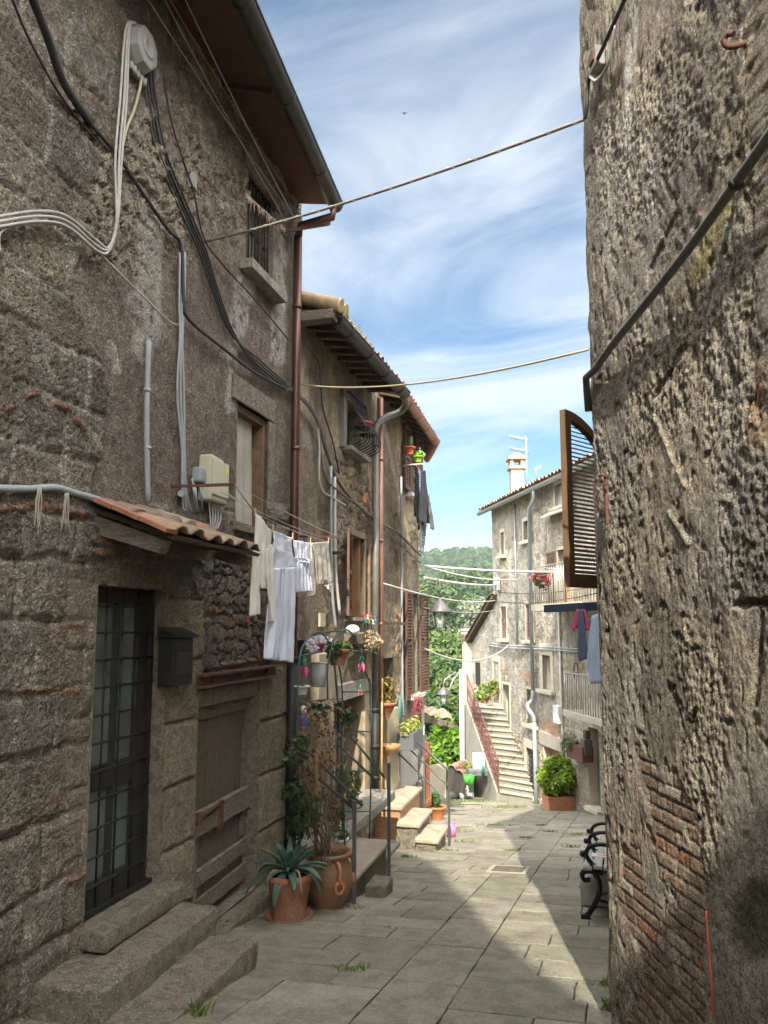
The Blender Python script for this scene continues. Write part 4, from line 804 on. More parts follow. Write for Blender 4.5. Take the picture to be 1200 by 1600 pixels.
# ------------------------------------------------------------------ houses two and three, further down the left side
M_shut = mat('brown_shutter_paint', col=(.14, .075, .05), rough=.65, var=.3, vscale=14, bump=.2)
M_shutr = mat('dark_red_brown_shutter', col=(.12, .058, .045), rough=.6, var=.25, vscale=14)
def louvre(O, X, wd, h, N, nsl, fr=.05, th=.035, mid=True, top=None):
    """louvred shutter leaf: O bottom hinge corner, X width direction, N facing direction; top(x) gives the height at x"""
    O = Vector(O); X = Vector(X).normalized(); N = Vector(N).normalized(); Z = V(0, 0, 1); mb = MB(); T = top or (lambda x: h)
    def bx(x0, x1, za, zb, zc=None, zd=None, t0=-th / 2, t1=th / 2):
        zc = za if zc is None else zc; zd = zb if zd is None else zd
        mb.hexa([O + X * x0 + Z * za + N * t0, O + X * x1 + Z * zc + N * t0, O + X * x1 + Z * zc + N * t1, O + X * x0 + Z * za + N * t1, O + X * x0 + Z * zb + N * t0, O + X * x1 + Z * zd + N * t0, O + X * x1 + Z * zd + N * t1, O + X * x0 + Z * zb + N * t1])
    bx(0, fr, 0, T(0), None, T(fr)); bx(wd - fr, wd, 0, T(wd - fr), None, T(wd)); bx(fr, wd - fr, 0, fr * 1.4)
    K = 8
    for k in range(K):
        x0 = fr + (wd - 2 * fr) * k / K; x1 = fr + (wd - 2 * fr) * (k + 1) / K; bx(x0, x1, T(x0) - fr, T(x0), T(x1) - fr, T(x1))
    if mid: bx(fr, wd - fr, h * .48, h * .48 + fr * 1.2)
    for k in range(nsl):
        z = fr * 1.4 + (h - fr * 2.4) * (k + .5) / nsl
        if mid and abs(z - h * .5) < fr: continue
        xa = fr; xb = wd - fr
        while xb > xa and T(xb) - fr < z: xb -= .02
        while xa < xb and T(xa) - fr < z: xa += .02
        if xb - xa < .04: continue
        s = (h / nsl) * .62; a = O + X * xa + Z * z; c = O + X * xb + Z * z; q = N * (th * .42) - Z * s * .5; t = Z * .006
        mb.hexa([a + q, c + q, c - q, a - q, a + q + t, c + q + t, c - q + t, a - q + t])
    return mb
def wall_brown(seed, warm=1.0, lite=0.0):
    def fn(U, Z, PX, PY):
        sh = U.shape; e = (fbm(U * 2, Z * 2, seed, 4) - .5)
        big = fbm(U * 1.1, Z * 1.1, seed + 1, 3) - .5; med = fbm(U * 6, Z * 5, seed + 2, 4) - .5; sml = fbm(U * 18, Z * 16, seed + 3, 3) - .5
        H = .03 * big + .022 * med + .014 * sml; Cc = lerp3(C3((.17, .135, .10), sh), C3((.29, .235, .165), sh), np.clip(.5 + 1.6 * med + .9 * big, 0, 1))
        r1, r2, rid = worley(U * 4.6 + med, Z * 6 + med, seed + 5); mR = sstep(.50, .60, fbm(U * .9, Z * .9, seed + 6, 4))
        Hr = .03 * sstep(0, .25, r2 - r1) + .02 * (rid - .5) + .02 * sml; Cr = lerp3(C3((.17, .13, .09), sh), C3((.33, .26, .17), sh), rid); Cr = lerp3(Cr, C3((.09, .07, .055), sh), sstep(.1, .02, r2 - r1) * .7); Cr = lerp3(Cr, C3((.36, .15, .08), sh), (rid > .95) * .9)
        H = H * (1 - mR) + Hr * mR; Cc = lerp3(Cc, Cr, mR * .9)
        mp_ = sstep(.58, .63, fbm(U * 1.3 + 7, Z * 1.0, seed + 8, 4)); Cc = lerp3(Cc, C3((.36, .33, .28), sh), mp_ * .55); H = H + .006 * mp_
        mo = sstep(.60, .66, fbm(U * 1.7 + 3, Z * 1.2, seed + 9, 4)); Cc = lerp3(Cc, C3((.40, .31, .19), sh), mo * .55)
        mdk = sstep(.52, .62, fbm(U * 3 + 1, Z * .7, seed + 10, 4)); Cc = lerp3(Cc, C3((.11, .092, .075), sh), mdk * .5)
        return H, Cc * warm
    return fn
U2, U3 = U_END1, W1.u(593); U4 = 10.5
O2 = -.04
h_belly = (W1.u(539), W1.u(563), W1.uz(551, 706)[1], W1.uz(551, 634)[1])
h_shut = (W1.u(543.5), W1.u(568), W1.uz(555, 965)[1], W1.uz(555, 838)[1])
h_door2 = (W1.u(521), W1.u(568), -.96, W1.uz(545, 1092)[1])
h_nich = (W1.u(463), W1.u(486), -.7, W1.uz(475, 1000)[1])
h_fr = (W1.u(640), W1.u(652), W1.uz(646, 1085)[1], W1.uz(646, 928)[1])
h_top3 = (W1.u(639), W1.u(648), W1.uz(645, 775)[1], W1.uz(645, 680)[1])
h_dark3 = (W1.u(597), W1.u(615), W1.uz(606, 1110)[1], W1.uz(606, 1028)[1])
house2 = thing('stone_house', 'middle left house with a bellied iron window guard and dark gutter', 'house', W1.pt(U2, gz(0, 9), -.3))
relief('wall', W1, np.linspace(U2 + .004, U3, 190), np.arange(-2.0, 5.6, .022), wall_brown(140), [h_belly, h_shut, h_door2, h_nich], M_wall, house2, off=O2)
b = MB(); b.wbox(W1, U2 + .01, U3, -2.2, 5.35, -6, -.75); b.build('inner_mass', M_dark, house2)
b = MB(); b.wbox(W1, U3 - .4, U3 - .01, -2.0, 5.5, -6, -.12); b.build('end_wall', M_stone, house2)
for h in (h_belly, h_shut, h_door2, h_nich):
    reveal(MB(), W1, h, .42, .0).build('reveal', M_stone, house2)
house3 = thing('stone_house', 'last left house with red-brown shutters and a copper gutter', 'house', W1.pt(U3, gz(0, 12.5), -.3))
relief('wall', W1, np.linspace(U3 + .004, U4, 150), np.arange(-3.0, 6.0, .026), wall_brown(240, 1.05), [h_fr, h_top3, h_dark3], M_wall, house3, off=O2)
b = MB(); b.wbox(W1, U3 + .01, U4 - .02, -4.2, 5.5, -7, -.7); b.build('inner_mass', M_stone, house3)
b = MB(); b.wbox(W1, U4 - .5, U4 - .003, -4, 5.62, -.7, O2 - .03); b.build('corner_pier', M_stone, house3)
for h in (h_fr, h_top3, h_dark3): reveal(MB(), W1, h, .3, .0).build('reveal', M_stone, house3)
# --- roofs
def eave(hs, pts_gut, wz, rn, m_g, seed, r_=.075, tile_amp=.05, boards=M_rafter, ext=(0, 0)):
    A, B_ = pts_gut; mb = MB(); half_gutter(mb, [A, A.lerp(B_, .5), B_], r_)
    for k in range(4): q = A.lerp(B_, (k + .5) / 4); d = (B_ - A).normalized(); x = d.cross(V(0, 0, 1)); mb.tube([q + x * math.cos(math.pi + math.pi * j / 8) * (r_ + .006) + V(0, 0, math.sin(math.pi + math.pi * j / 8) * (r_ * 1.1 + .006)) for j in range(9)], .012, 5)
    mb.build('gutter', m_g, hs)
    wA = W1.pt(W1.up(A), wz, -.3); wB = W1.pt(W1.up(B_), wz, -.3); ii = -W1.n * .05 + V(0, 0, .05); mb = MB(); soffit(mb, A + ii, B_ + ii, wA, wB, .03); mb.build('eave_boards', boards, hs)
    for k in range(rn):
        f = (k + .3) / rn; p = A.lerp(B_, f) + ii; q = wA.lerp(wB, f); mb = MB(); mb.bar(p - V(0, 0, .045), q - V(0, 0, .045), .085, .085); mb.build('rafter', boards, hs)
    tiles('roof', A + V(0, 0, .075) - (B_ - A).normalized() * ext[0], B_ + V(0, 0, .075) + (B_ - A).normalized() * ext[1], -W1.n * 4.2 + V(0, 0, 1.5), M_tile, hs, seed=seed, amp=tile_amp)
g2a = W1.pt(U2 + .10, 5.2, .43); g2b = W1.hit(632, 614, .5); eave(house2, (g2a, g2b), 5.35, 11, M_gutter, 14, .095)
g3a = W1.pt(U3 + .02, 5.33, .40); g3b = W1.hit(681, 690, .36); eave(house3, (g3a, g3b), 5.55, 8, M_copperl, 15, .085)
# turned corner of the copper gutter
g3c = W1.hit(667, 716, .12); b = MB(); half_gutter(b, [g3b, g3b.lerp(g3c, .5) + W1.d * .03, g3c], .085); b.build('gutter_return', M_copperl, house3)
b = MB(); b.add([g3b + V(0, 0, .05), g3c + V(0, 0, .05), W1.pt(U4 - .1, 5.55, -.3), W1.pt(W1.up(g3b), 5.55, -.3)], [(0, 1, 2, 3)]); b.build('eave_boards', M_rafter, house3)
# exposed end of the roof over house two
b = MB(); e0 = W1.pt(U2 + .02, 5.32, .52); b.hexa(wall_hexa(W1, U2 + .02, U2 + .20, 5.16, 5.28, -.05, .42)); b.build('verge_timber', M_woodh, house2, bevel=.01)
b = MB()
for k in range(2): b.tube([W1.pt(U2 + .10 + .17 * k, 5.33, .5), W1.pt(U2 + .10 + .17 * k, 5.55, -.2)], .085, 14)
b.build('verge_tile', mat('pale_lichened_tile', col=(.44, .33, .20), rough=.9, var=.35, vscale=9, bump=.3), house2)
b = MB(); r = random.Random(5)
for k in range(230):
    f = r.random() ** 1.6; p = g2a.lerp(g2b, f * .42) + V(0, 0, .06) - W1.n * r.uniform(-.07, .1); h_ = r.uniform(.05, .17) * (1 - .4 * f); b.tube([p, p + V(r.uniform(-.03, .03), r.uniform(-.03, .03), h_ * .6), p + V(r.uniform(-.07, .07), r.uniform(-.06, .06), h_)], [.004, .003, .001], 3, cap=False)
o = b.build('gutter_grass', mat('dry_grass', col=(.42, .34, .12), rough=.9, trans=.3), loc=g2a); tag(o, 'dry yellow grass growing in the dark gutter', 'grass', kind='stuff')
# --- downpipes between the two houses
b = MB(); q = g2b - W1.d * .1; ux = W1.u(586.5, .10)
b.tube(spline([q + V(0, 0, -.06), W1.hit(634, 632, .47), W1.hit(624, 644, .34), W1.hit(604, 652, .18), W1.pt(ux, W1.uz(588, 668, .1)[1], .1), W1.pt(ux, W1.uz(588, 700, .1)[1], .1)], 6), .055, 12); b.tube([W1.pt(ux, W1.uz(588, 695, .1)[1], .1), W1.pt(ux, .3, .1)], .052, 12)
p2 = b.build('downpipe', mat('green_grey_painted_pipe', col=(.16, .155, .13), rough=.55, metal=.2, var=.3, vscale=5), house2)
b = MB(); b.tube([W1.pt(ux, .35, .1), W1.pt(ux, -1.0, .1)], .06, 12)
for z in (.33, -.2, -.65): b.tube([W1.pt(ux, z - .03, .1), W1.pt(ux, z + .03, .1)], .07, 12)
b.build('pipe_boot', M_iron, p2)
ux = W1.u(594, .08); b = MB(); b.tube([W1.pt(ux, 5.2, .08), W1.pt(ux, W1.uz(593, 1172, .08)[1], .08)], .05, 12)
for z in (4.2, 2.9, 1.6, .5): b.tube([W1.pt(ux, z - .025, .08), W1.pt(ux, z + .025, .08)], .057, 12)
b.build('downpipe', M_copperl, house3)
b = MB(); q = W1.hit(597, 1060, .16); b.tube([q, W1.hit(596, 1262, .22)], .016, 8); tag(b.build('wooden_pole', mat('raw_wood_pole', col=(.48, .30, .12), rough=.7, var=.2), loc=W1.hit(596, 1262, .22)), 'pale wooden pole leaning upright beside the copper downpipe', 'pole')
# --- bellied window guard
u0, u1, z0, z1 = h_belly; b = MB(); b.wbox(W1, u0, u1, z0, z1, -.26, -.24); wb_ = b.build('window', M_glass, house2)
b = MB(); b.wbox(W1, u0, u0 + .06, z0, z1, -.24, -.19); b.wbox(W1, u1 - .06, u1, z0, z1, -.24, -.19); b.wbox(W1, u0 + .06, u1 - .06, z1 - .07, z1, -.24, -.19); b.build('frame', M_iron, wb_)
b = MB(); b.wbox(W1, u0 - .1, u1 + .12, z0 - .06, z0, -.1, .12); b.build('sill', M_stoneg, wb_, bevel=.006)
b = MB(); b.wbox(W1, u0 - .16, u0 - .01, z0 - .02, z1 + .1, -.1, .02); b.wbox(W1, u0 - .16, u1 + .1, z1 + .003, z1 + .12, -.1, .02); b.build('surround', mat('grey_render_band', col=(.2, .19, .17), rough=.9), wb_)
gd = b = MB(); zt = z0 + .78
for k in range(8):
    uu = u0 - .02 + (u1 - u0 + .06) * k / 7; b.tube(spline([W1.pt(uu, zt, .06), W1.pt(uu, z0 + .55, .12), W1.pt(uu, z0 + .28, .28), W1.pt(uu, z0 + .1, .27), W1.pt(uu, z0 + .02, .12)], 5), .009, 6)
b.bar(W1.pt(u0 - .03, zt, .0), W1.pt(u0 - .03, zt, .08), .02); b.bar(W1.pt(u0 - .03, zt, .07), W1.pt(u1 + .05, zt, .07), .022); b.bar(W1.pt(u1 + .05, zt, .0), W1.pt(u1 + .05, zt, .08), .02)
b.build('belly_grille', M_iron, wb_)
th_ = thing('pot_holder', 'black wire pot holder with two rings beside the bellied guard', 'pot holder', W1.hit(566, 676, .05)); b = MB()
for k, (x, y) in enumerate(((566, 668), (574, 680))): c = W1.hit(x, y, .22); b.tube([c + V(.11 * math.cos(a), .11 * math.sin(a), 0) for a in np.linspace(0, 2 * math.pi, 16, False)], .01, 6, closed=True); b.bar(c, W1.pt(W1.up(c), c.z, .0), .014); b.lathe(c + V(0, 0, -.02), [(0, 0), (.10, 0), (.11, .02)], 16)
b.build('rings', M_iron, th_)
def pot(name, label, base, r0, r1, h, m, rim=.02, saucer=False, soil=True, group=None, n=22, cat='flower pot'):
    t = thing(name, label, cat, base, group); mb = MB(); mb.lathe(base, [(0, .004), (r0, .004), (r0 * .98 + r1 * .02, .01), (r1 * .97, h * .80), (r1 * .97 + rim * .5, h * .82), (r1 + rim, h * .83), (r1 + rim, h * .985), (r1 + rim * .6, h), (r1 - rim * .3, h * .99), (r1 - rim * .6, h * .86)], n); mb.build('pot', m, t)
    if soil: mb = MB(); mb.lathe(Vector(base) + V(0, 0, h * .88), [(r1 * .95, 0), (r1 * .5, .012), (0, .016)], 16); mb.build('soil', M_soil, t)
    if saucer: mb = MB(); mb.lathe(base, [(0, .0), (r1 * 1.02, .0), (r1 * 1.14, h * .10), (r1 * 1.10, h * .10), (r1, .012), (0, .012)], n); mb.build('saucer', m, t)
    return t
def leaves(name, parent, cs, rs, n, size, m, seed, loc=None, **k):
    co, q = leafcloud(cs, rs, n, size, seed, **k); return np_mesh(name, co, q, m, parent, loc, smooth=False)
M_leaf = mat('mid_green_leaf', col=(.075, .13, .03), rough=.6, island=.5, trans=.3)
M_leafd = mat('dark_green_leaf', col=(.04, .075, .022), rough=.55, island=.45, trans=.25)
M_leafy = mat('yellow_green_leaf', col=(.17, .24, .03), rough=.55, island=.4, trans=.3)
M_leafb = mat('brown_withered_leaf', col=(.20, .11, .05), rough=.8, island=.5, trans=.25)
M_red = mat('red_pot_plastic', col=(.5, .10, .05), rough=.55, var=.1)
c = W1.hit(571, 674, .2); pot('flower_pot', 'small red pot in the black wire holder', c, .06, .085, .13, M_red)
# --- shuttered window of house two
u0, u1, z0, z1 = h_shut; b = MB(); b.wbox(W1, u0 + .05, u1 - .05, z0, z1 - .05, -.29, -.28); ws_ = b.build('window', M_glass, house2)
b = MB(); b.wbox(W1, u0, u0 + .07, z0, z1, -.27, -.2); b.wbox(W1, u1 - .09, u1, z0, z1, -.27, -.05); b.wbox(W1, u0 + .07, u1 - .09, z1 - .08, z1, -.27, -.2); b.wbox(W1, (u0 + u1) / 2 - .04, (u0 + u1) / 2 + .05, z0, z1 - .08, -.26, -.2); b.build('frame', mat('orange_brown_frame', col=(.26, .13, .06), rough=.6, var=.3), ws_)
b = MB(); b.wbox(W1, u0 - .02, u1 + .05, z0 - .05, z0 - .002, -.2, .10); b.build('sill', M_stoneg, ws_, bevel=.005)
b = MB(); b.wbox(W1, u0 - .03, u1 + .03, z1 + .002, z1 + .09, -.2, .015); b.wbox(W1, u1 + .0, u1 + .09, z0, z1, -.2, .015); b.build('surround', mat('brown_window_surround', col=(.20, .14, .09), rough=.85, var=.3), ws_)
wl = W1.u(586) - W1.u(571); louvre(W1.pt(u0 - .02, z0 + .02, .05), (-W1.d * math.cos(R(12)) + W1.n * math.sin(R(12))), .42, z1 - z0, W1.n, 24).build('shutter', M_shut, ws_)
louvre(W1.pt(u1 + .10, z0 - .0, .05), W1.d, wl, z1 - z0 - .05, W1.n, 24).build('shutter', mat('faded_shutter', col=(.20, .135, .085), rough=.75, var=.3, vscale=9), ws_)
# --- shutters of house three
for (h, xr, nm) in ((h_fr, (653, 662.5), 30), (h_top3, (649, 655), 20)):
    u0, u1, z0, z1 = h; b = MB(); b.wbox(W1, u0 + .05, u1 - .05, z0, z1, -.25, -.24); w_ = b.build('window', M_glass, house3)
    b = MB(); b.wbox(W1, u0, u0 + .07, z0, z1, -.24, -.16); b.wbox(W1, u1 - .1, u1, z0, z1, -.24, -.1); b.wbox(W1, u0 + .07, u1 - .1, z1 - .08, z1, -.24, -.16); b.build('frame', mat('pale_window_frame', col=(.40, .33, .24), rough=.7), w_)
    b = MB(); b.wbox(W1, u0 - .1, u1 + .3, z0 - .07, z0 - .002, -.2, .1); b.build('sill', mat('white_marble_sill', col=(.6, .58, .53), rough=.6), w_)
    louvre(W1.pt(u0 - .02, z0 + .02, .04), -W1.d, .42, z1 - z0, W1.n, nm).build('shutter', M_shutr, w_)
    ue = min(W1.u(xr[1]) - W1.u(xr[0]), .62); louvre(W1.pt(u1 + .03, z0 + .02, .05), W1.d * math.cos(R(6)) + W1.n * math.sin(R(6)), min(ue, .5), z1 - z0, W1.n, nm).build('shutter', M_shutr, w_)
# --- barred gate door of house two, white panel, stone jamb
u0, u1, z0, z1 = h_door2; b = MB(); b.wbox(W1, u0, u1, z0, z1, -.40, -.39); d2 = b.build('barred_door', M_frame, house2)
b = MB(); zp = W1.uz(545, 1132, -.3)[1]; b.wbox(W1, u0 + .05, u1 - .25, z0 + .05, zp, -.37, -.34); b.build('white_panel', mat('worn_white_paint', col=(.55, .57, .58), rough=.6, var=.2, vscale=4), d2)
b = MB()
for k in range(9): uu = u0 + .05 + (u1 - u0 - .1) * k / 8; b.tube([W1.pt(uu, z0, -.24), W1.pt(uu, z1, -.24)], .01, 6)
for k in range(10): z = z0 + .1 + k * .19; b.bar(W1.pt(u1 - .3, z, -.22), W1.pt(u1 - .05, z + .12, -.22), .014); b.bar(W1.pt(u1 - .3, z + .12, -.23), W1.pt(u1 - .05, z, -.23), .014)
b.bar(W1.pt(u1 - .3, z0, -.22), W1.pt(u1 - .3, z1 - .3, -.22), .02); b.build('lattice', mat('grey_painted_iron', col=(.25, .25, .25), rough=.5, metal=.3), d2)
b = MB(); b.wbox(W1, u1, W1.u(579), -1.2, z1 - .002, -.3, .03); b.build('door_jamb', mat('warm_jamb_stone', col=(.36, .29, .19), rough=.9, var=.25, vscale=7, bump=.6), house2, bevel=.01)
b = MB(); b.wbox(W1, u0 - .3, W1.u(580), z1, z1 + .22, -.3, .02); b.build('door_lintel', mat('grey_lintel_render', col=(.27, .25, .22), rough=.9, var=.2, bump=.4), house2, bevel=.008)
b = MB(); b.wbox(W1, W1.u(487), W1.u(512), -.8, W1.uz(500, 1020)[1], -.2, .10); b.build('pier', mat('yellowish_pier_render', col=(.27, .225, .155), rough=.9, var=.25, vscale=5, bump=.5), house2, bevel=.012)
b = MB(); b.wbox(W1, *rect(W1, 497, 505, 958, 979), -.0, .03); b.build('cover_plate', mat('beige_plate', col=(.42, .37, .28), rough=.7), house2)
# --- landing of house two
zL = -.895; landing = thing('entrance_landing', 'low stone landing with iron rails before the barred door', 'landing', W1.pt(3.8, -1.3, .5))
rough_block('base', wall_hexa(W1, 3.10, 4.55, -1.7, zL - .06, -.05, .86), mat('mossy_render', col=(.17, .155, .105), rough=.95, var=.4, vscale=5, bump=.8, col2=(.10, .10, .05)), '', '', parent=landing, seed=21, amp=.012)
rough_block('top_slab', wall_hexa(W1, 3.06, 4.57, zL - .055, zL, -.05, .91), mat('warm_grey_slab', col=(.29, .255, .195), rough=.85, var=.2, vscale=6, bump=.4), '', '', parent=landing, seed=22, amp=.004)
rough_block('upper_step', wall_hexa(W1, 3.62, 6.6, zL + .002, zL + .13, -.2, .46), M_stoneg, '', '', parent=landing, seed=23, amp=.005)
rough_block('end_step', wall_hexa(W1, 4.72, 5.5, -1.22, -1.15, .0, .80), M_stoneg, '', '', parent=landing, seed=24, amp=.006)
rough_block('end_step_base', wall_hexa(W1, 4.75, 5.45, -1.8, -1.225, .0, .66), M_stone, '', '', parent=landing, seed=25, amp=.008)
M_rail = mat('grey_rail_paint', col=(.105, .105, .105), rough=.45, metal=.4, var=.2)
pA = W1.pt(3.08, gz(0, 7.85), .92); pB = W1.pt(4.4, gz(0, 9.1), .93); b = MB()
ztA = W1.uz(553, 1252, .92)[1]; b.bar(pA, V(pA.x, pA.y, ztA), .04)
ztB = W1.uz(589, 1100, .9)[1]; b.bar(pB, V(pB.x, pB.y, zL + .9), .04)
for (xa, ya, xb_, yb) in ((462, 1185, 551, 1262), (468, 1160, 565, 1258), (530, 1165, 590, 1222), (548, 1150, 600, 1214)):
    b.tube([W1.hit(xa, ya, .55), W1.hit(xb_, yb, .9)], .014, 8)
b.tube(spline([W1.hit(552, 1263, .92), W1.hit(562, 1262, .9), W1.hit(566, 1256, .88), W1.hit(563, 1250, .86)], 4), .013, 8); b.build('rail', M_rail, landing)
rough_block('loose_stone_block', [p for p in wall_hexa(W1, 3.42, 3.78, -1.24, -1.04, .93, 1.14)], M_stone, 'small loose stone block at the foot of the iron rail post', 'stone', seed=27, amp=.006)
# --- stair of house three
st3 = thing('entrance_stair', 'short stone stair with three iron rails up to the grey gate', 'stair', W1.pt(7.4, gz(0, 12), .6)); M_tread = mat('warm_tread_stone', col=(.36, .315, .235), rough=.85, var=.18, vscale=7, bump=.4); M_brk = mat('thin_brick_courses', col=(.42, .24, .13), rough=.9, var=.3, vscale=6, stretch=(1, 1, 14), bump=.8, bscale=8)
for k, (ua, ub, z, oa, ob) in enumerate(((6.92, 7.75, -1.50, .66, 1.02), (7.02, 8.0, -1.32, .36, .72), (7.12, 8.6, -1.11, -.1, .43))):
    rough_block('tread', wall_hexa(W1, ua, ub, z - .07, z, oa, ob), M_tread, '', '', parent=st3, seed=30 + k, amp=.006)
    rough_block('riser', wall_hexa(W1, ua + .04, ub, -2.2, z - .072, oa, ob - .05), M_brk if k == 2 else M_stone, '', '', parent=st3, seed=40 + k, amp=.008 if k == 2 else .016)
b = MB(); tp = W1.hit(701, 1202, 1.05); bt = W1.hit(701, 1322, 1.05); b.bar(V(tp.x, tp.y, gz(0, tp.y)), tp, .035)
for k, dz in enumerate((0, .24, .48)):
    e_ = W1.hit(622, 1131, .03); b.tube([tp - V(0, 0, dz + .02), e_ - V(0, 0, dz)], .018 if k == 0 else .013, 8)
b.build('rail', M_rail, st3)
b = MB(); b.wbox(W1, W1.u(620), W1.u(647), W1.uz(630, 1236)[1], W1.uz(630, 1165)[1], .0, .06); b.build('gate_leaf', mat('pale_grey_gate_paint', col=(.36, .34, .31), rough=.7, var=.12, vscale=3), house3)
b = MB(); ug = W1.u(649); b.wbox(W1, ug, ug + .14, -2.3, W1.uz(648, 1150)[1], .0, .14); b.build('gate_post', mat('grey_post', col=(.24, .23, .215), rough=.7), house3)
b = MB()
for k in range(3): uu = W1.u(655) + k * .22; b.wbox(W1, uu, uu + .15, -2.35, W1.uz(658, 1155)[1] - .06 * k, .02, .07)
b.wbox(W1, W1.u(655), W1.u(655) + .62, -1.0, -.9, .07, .10); b.wbox(W1, W1.u(655), W1.u(655) + .62, -1.9, -1.8, .07, .10)
tag(b.build('plank_gate', mat('orange_brown_planks', col=(.36, .13, .055), rough=.65, var=.25, vscale=6), loc=W1.pt(W1.u(655), -2.35, 0)), 'orange-brown upright planks beside the grey gate post', 'gate')
b = MB(); b.wbox(W1, W1.u(601), W1.u(619), -1.1, W1.uz(610, 1108)[1], -.05, .05); b.build('pale_pier', mat('pale_pier_stone', col=(.42, .35, .25), rough=.9, var=.2, vscale=5, bump=.6), house3, bevel=.01)  # pier in paler stone than the house wall
# ------------------------------------------------------------------ the tall house at the foot of the lane
ZE = 5.36
h_w1 = (FB.u(861), FB.u(848.5), FB.uz(855, 1078)[1], FB.uz(855, 1024)[1])
h_w2 = (FB.u(743.5 + 0), 0, 0, 0)
def fh(x0, x1, y0, y1): return rect(FB, x0, x1, y0, y1)
H_A = fh(819, 827.5, 814, 845); H_B = fh(783, 788.5, 832, 868); H_C = fh(783.5, 792, 948, 998); H_D = fh(822.5, 833, 944, 1000)
H_E = fh(849, 861, 1024, 1078); H_F = fh(824.5, 838, 1078, 1132); H_G = fh(824, 836, 1170, 1240); H_H = fh(772.5, 780, 1034, 1098); H_I = fh(787, 797, 1070, 1138)
H_J = fh(873, 892, 858, 945); H_K = fh(868, 888, 755, 790); H_L = fh(851, 876, 1170, 1255); H_M = fh(921, 938, 1138, 1262); H_N = fh(744, 750.5, 1035, 1070)
def wall_far(U, Z, PX, PY):
    sh = U.shape; big = fbm(U * .7, Z * .5, 301, 4) - .5; med = fbm(U * 3, Z * 2.2, 302, 4) - .5; vs = fbm(U * 5, Z * .6, 303, 4) - .5; sml = fbm(U * 11, Z * 11, 304, 3) - .5
    H = .02 * med + .018 * sml + .03 * big; Cc = lerp3(C3((.40, .35, .275), sh), C3((.60, .54, .435), sh), np.clip(.5 + 1.5 * med + .8 * big, 0, 1))
    mg = sstep(.47, .60, fbm(U * 1.6, Z * .45, 305, 4)); Cc = lerp3(Cc, C3((.33, .31, .275), sh), mg * .65)
    Cc = lerp3(Cc, C3((.25, .22, .185), sh), sstep(.12, .3, vs) * sstep(1.5, 4.5, Z) * .8)
    far = sstep(.3, .9, U); Cc = lerp3(Cc, C3((.43, .40, .345), sh), far * .45)                      # shade of the left half put into the colour, as a greyer tone
    mR = sstep(.56, .63, fbm(U * 1.0 + 4, Z * .9, 306, 4)); r1, r2, rid = worley(U * 3.4, Z * 4.6, 307); H = H + mR * (.03 * sstep(0, .2, r2 - r1) - .02); Cc = lerp3(Cc, lerp3(C3((.34, .28, .20), sh), C3((.52, .44, .32), sh), rid), mR * .8)
    bk_ = sstep(22, 12, np.hypot((PX - 862) * 1.0, (PY - 1148) * .6) + 20 * med) + sstep(14, 6, np.hypot(PX - 826, (PY - 1058) * .8) + 20 * med); kk = np.floor(Z / .09); bkc = lerp3(C3((.45, .24, .14), sh), C3((.55, .36, .24), sh), _h(np.floor(U / .24 + .5 * (kk % 2)).astype(np.int64), kk.astype(np.int64), 3)); Cc = lerp3(Cc, bkc, np.clip(bk_, 0, 1) * .75)
    # pale squared blocks at the right foot
    d, bid = ashlar(U, Z, np.arange(-4, 1, .27), .42, .6, 308, .004); mb = sstep(-2, 2, PX - 881) * sstep(1120, 1126, PY); dj = sstep(.016, .008, d)
    Cb = lerp3(C3((.36, .31, .235), sh), C3((.46, .41, .31), sh), bid); Cb = lerp3(Cb, C3((.58, .54, .46), sh), dj * sstep(1205, 1190, PY)); Cc = lerp3(Cc, Cb, mb); H = H * (1 - mb) + mb * (.012 * sstep(.0, .02, d) + .006 * sml)
    mz = sstep(.015, .004, np.abs(PX - 800) * .0 + 1); return H, Cc
tall = thing('tall_house', 'tall pale stucco house at the foot of the lane, two balconies', 'house', FB.pt(-1, -3.4, -.5))
holes = [H_A, H_B, H_C, H_D, H_E, H_F, H_G, H_H, H_I, H_J, H_K, H_L, H_M]
UF0 = -8.0; UF1 = FB.u(777)
relief('wall', FB, np.linspace(UF0, UF1, 330), np.linspace(-4.6, ZE + .2, 280), wall_far, holes, M_stuc, tall)
b = MB(); b.wbox(FB, UF0, UF1 - .02, -5, ZE + .15, -8, -.45); b.build('inner_mass', M_dark, tall)
b = MB(); b.wbox(FB, UF1 - .44, UF1 - .004, -5, ZE + .18, -8, -.03); b.build('end_wall', mat('grey_stucco', col=(.45, .41, .35), rough=.95, var=.2, vscale=2, bump=.4), tall)
M_surr = mat('pale_stone_surround', col=(.52, .46, .36), rough=.9, var=.2, vscale=4, bump=.3)
M_shutp = mat('faded_plum_shutter', col=(.23, .13, .12), rough=.7, var=.25, vscale=8)
M_cur2 = mat('white_net_curtain', col=(.62, .58, .5), rough=.9, trans=.2)
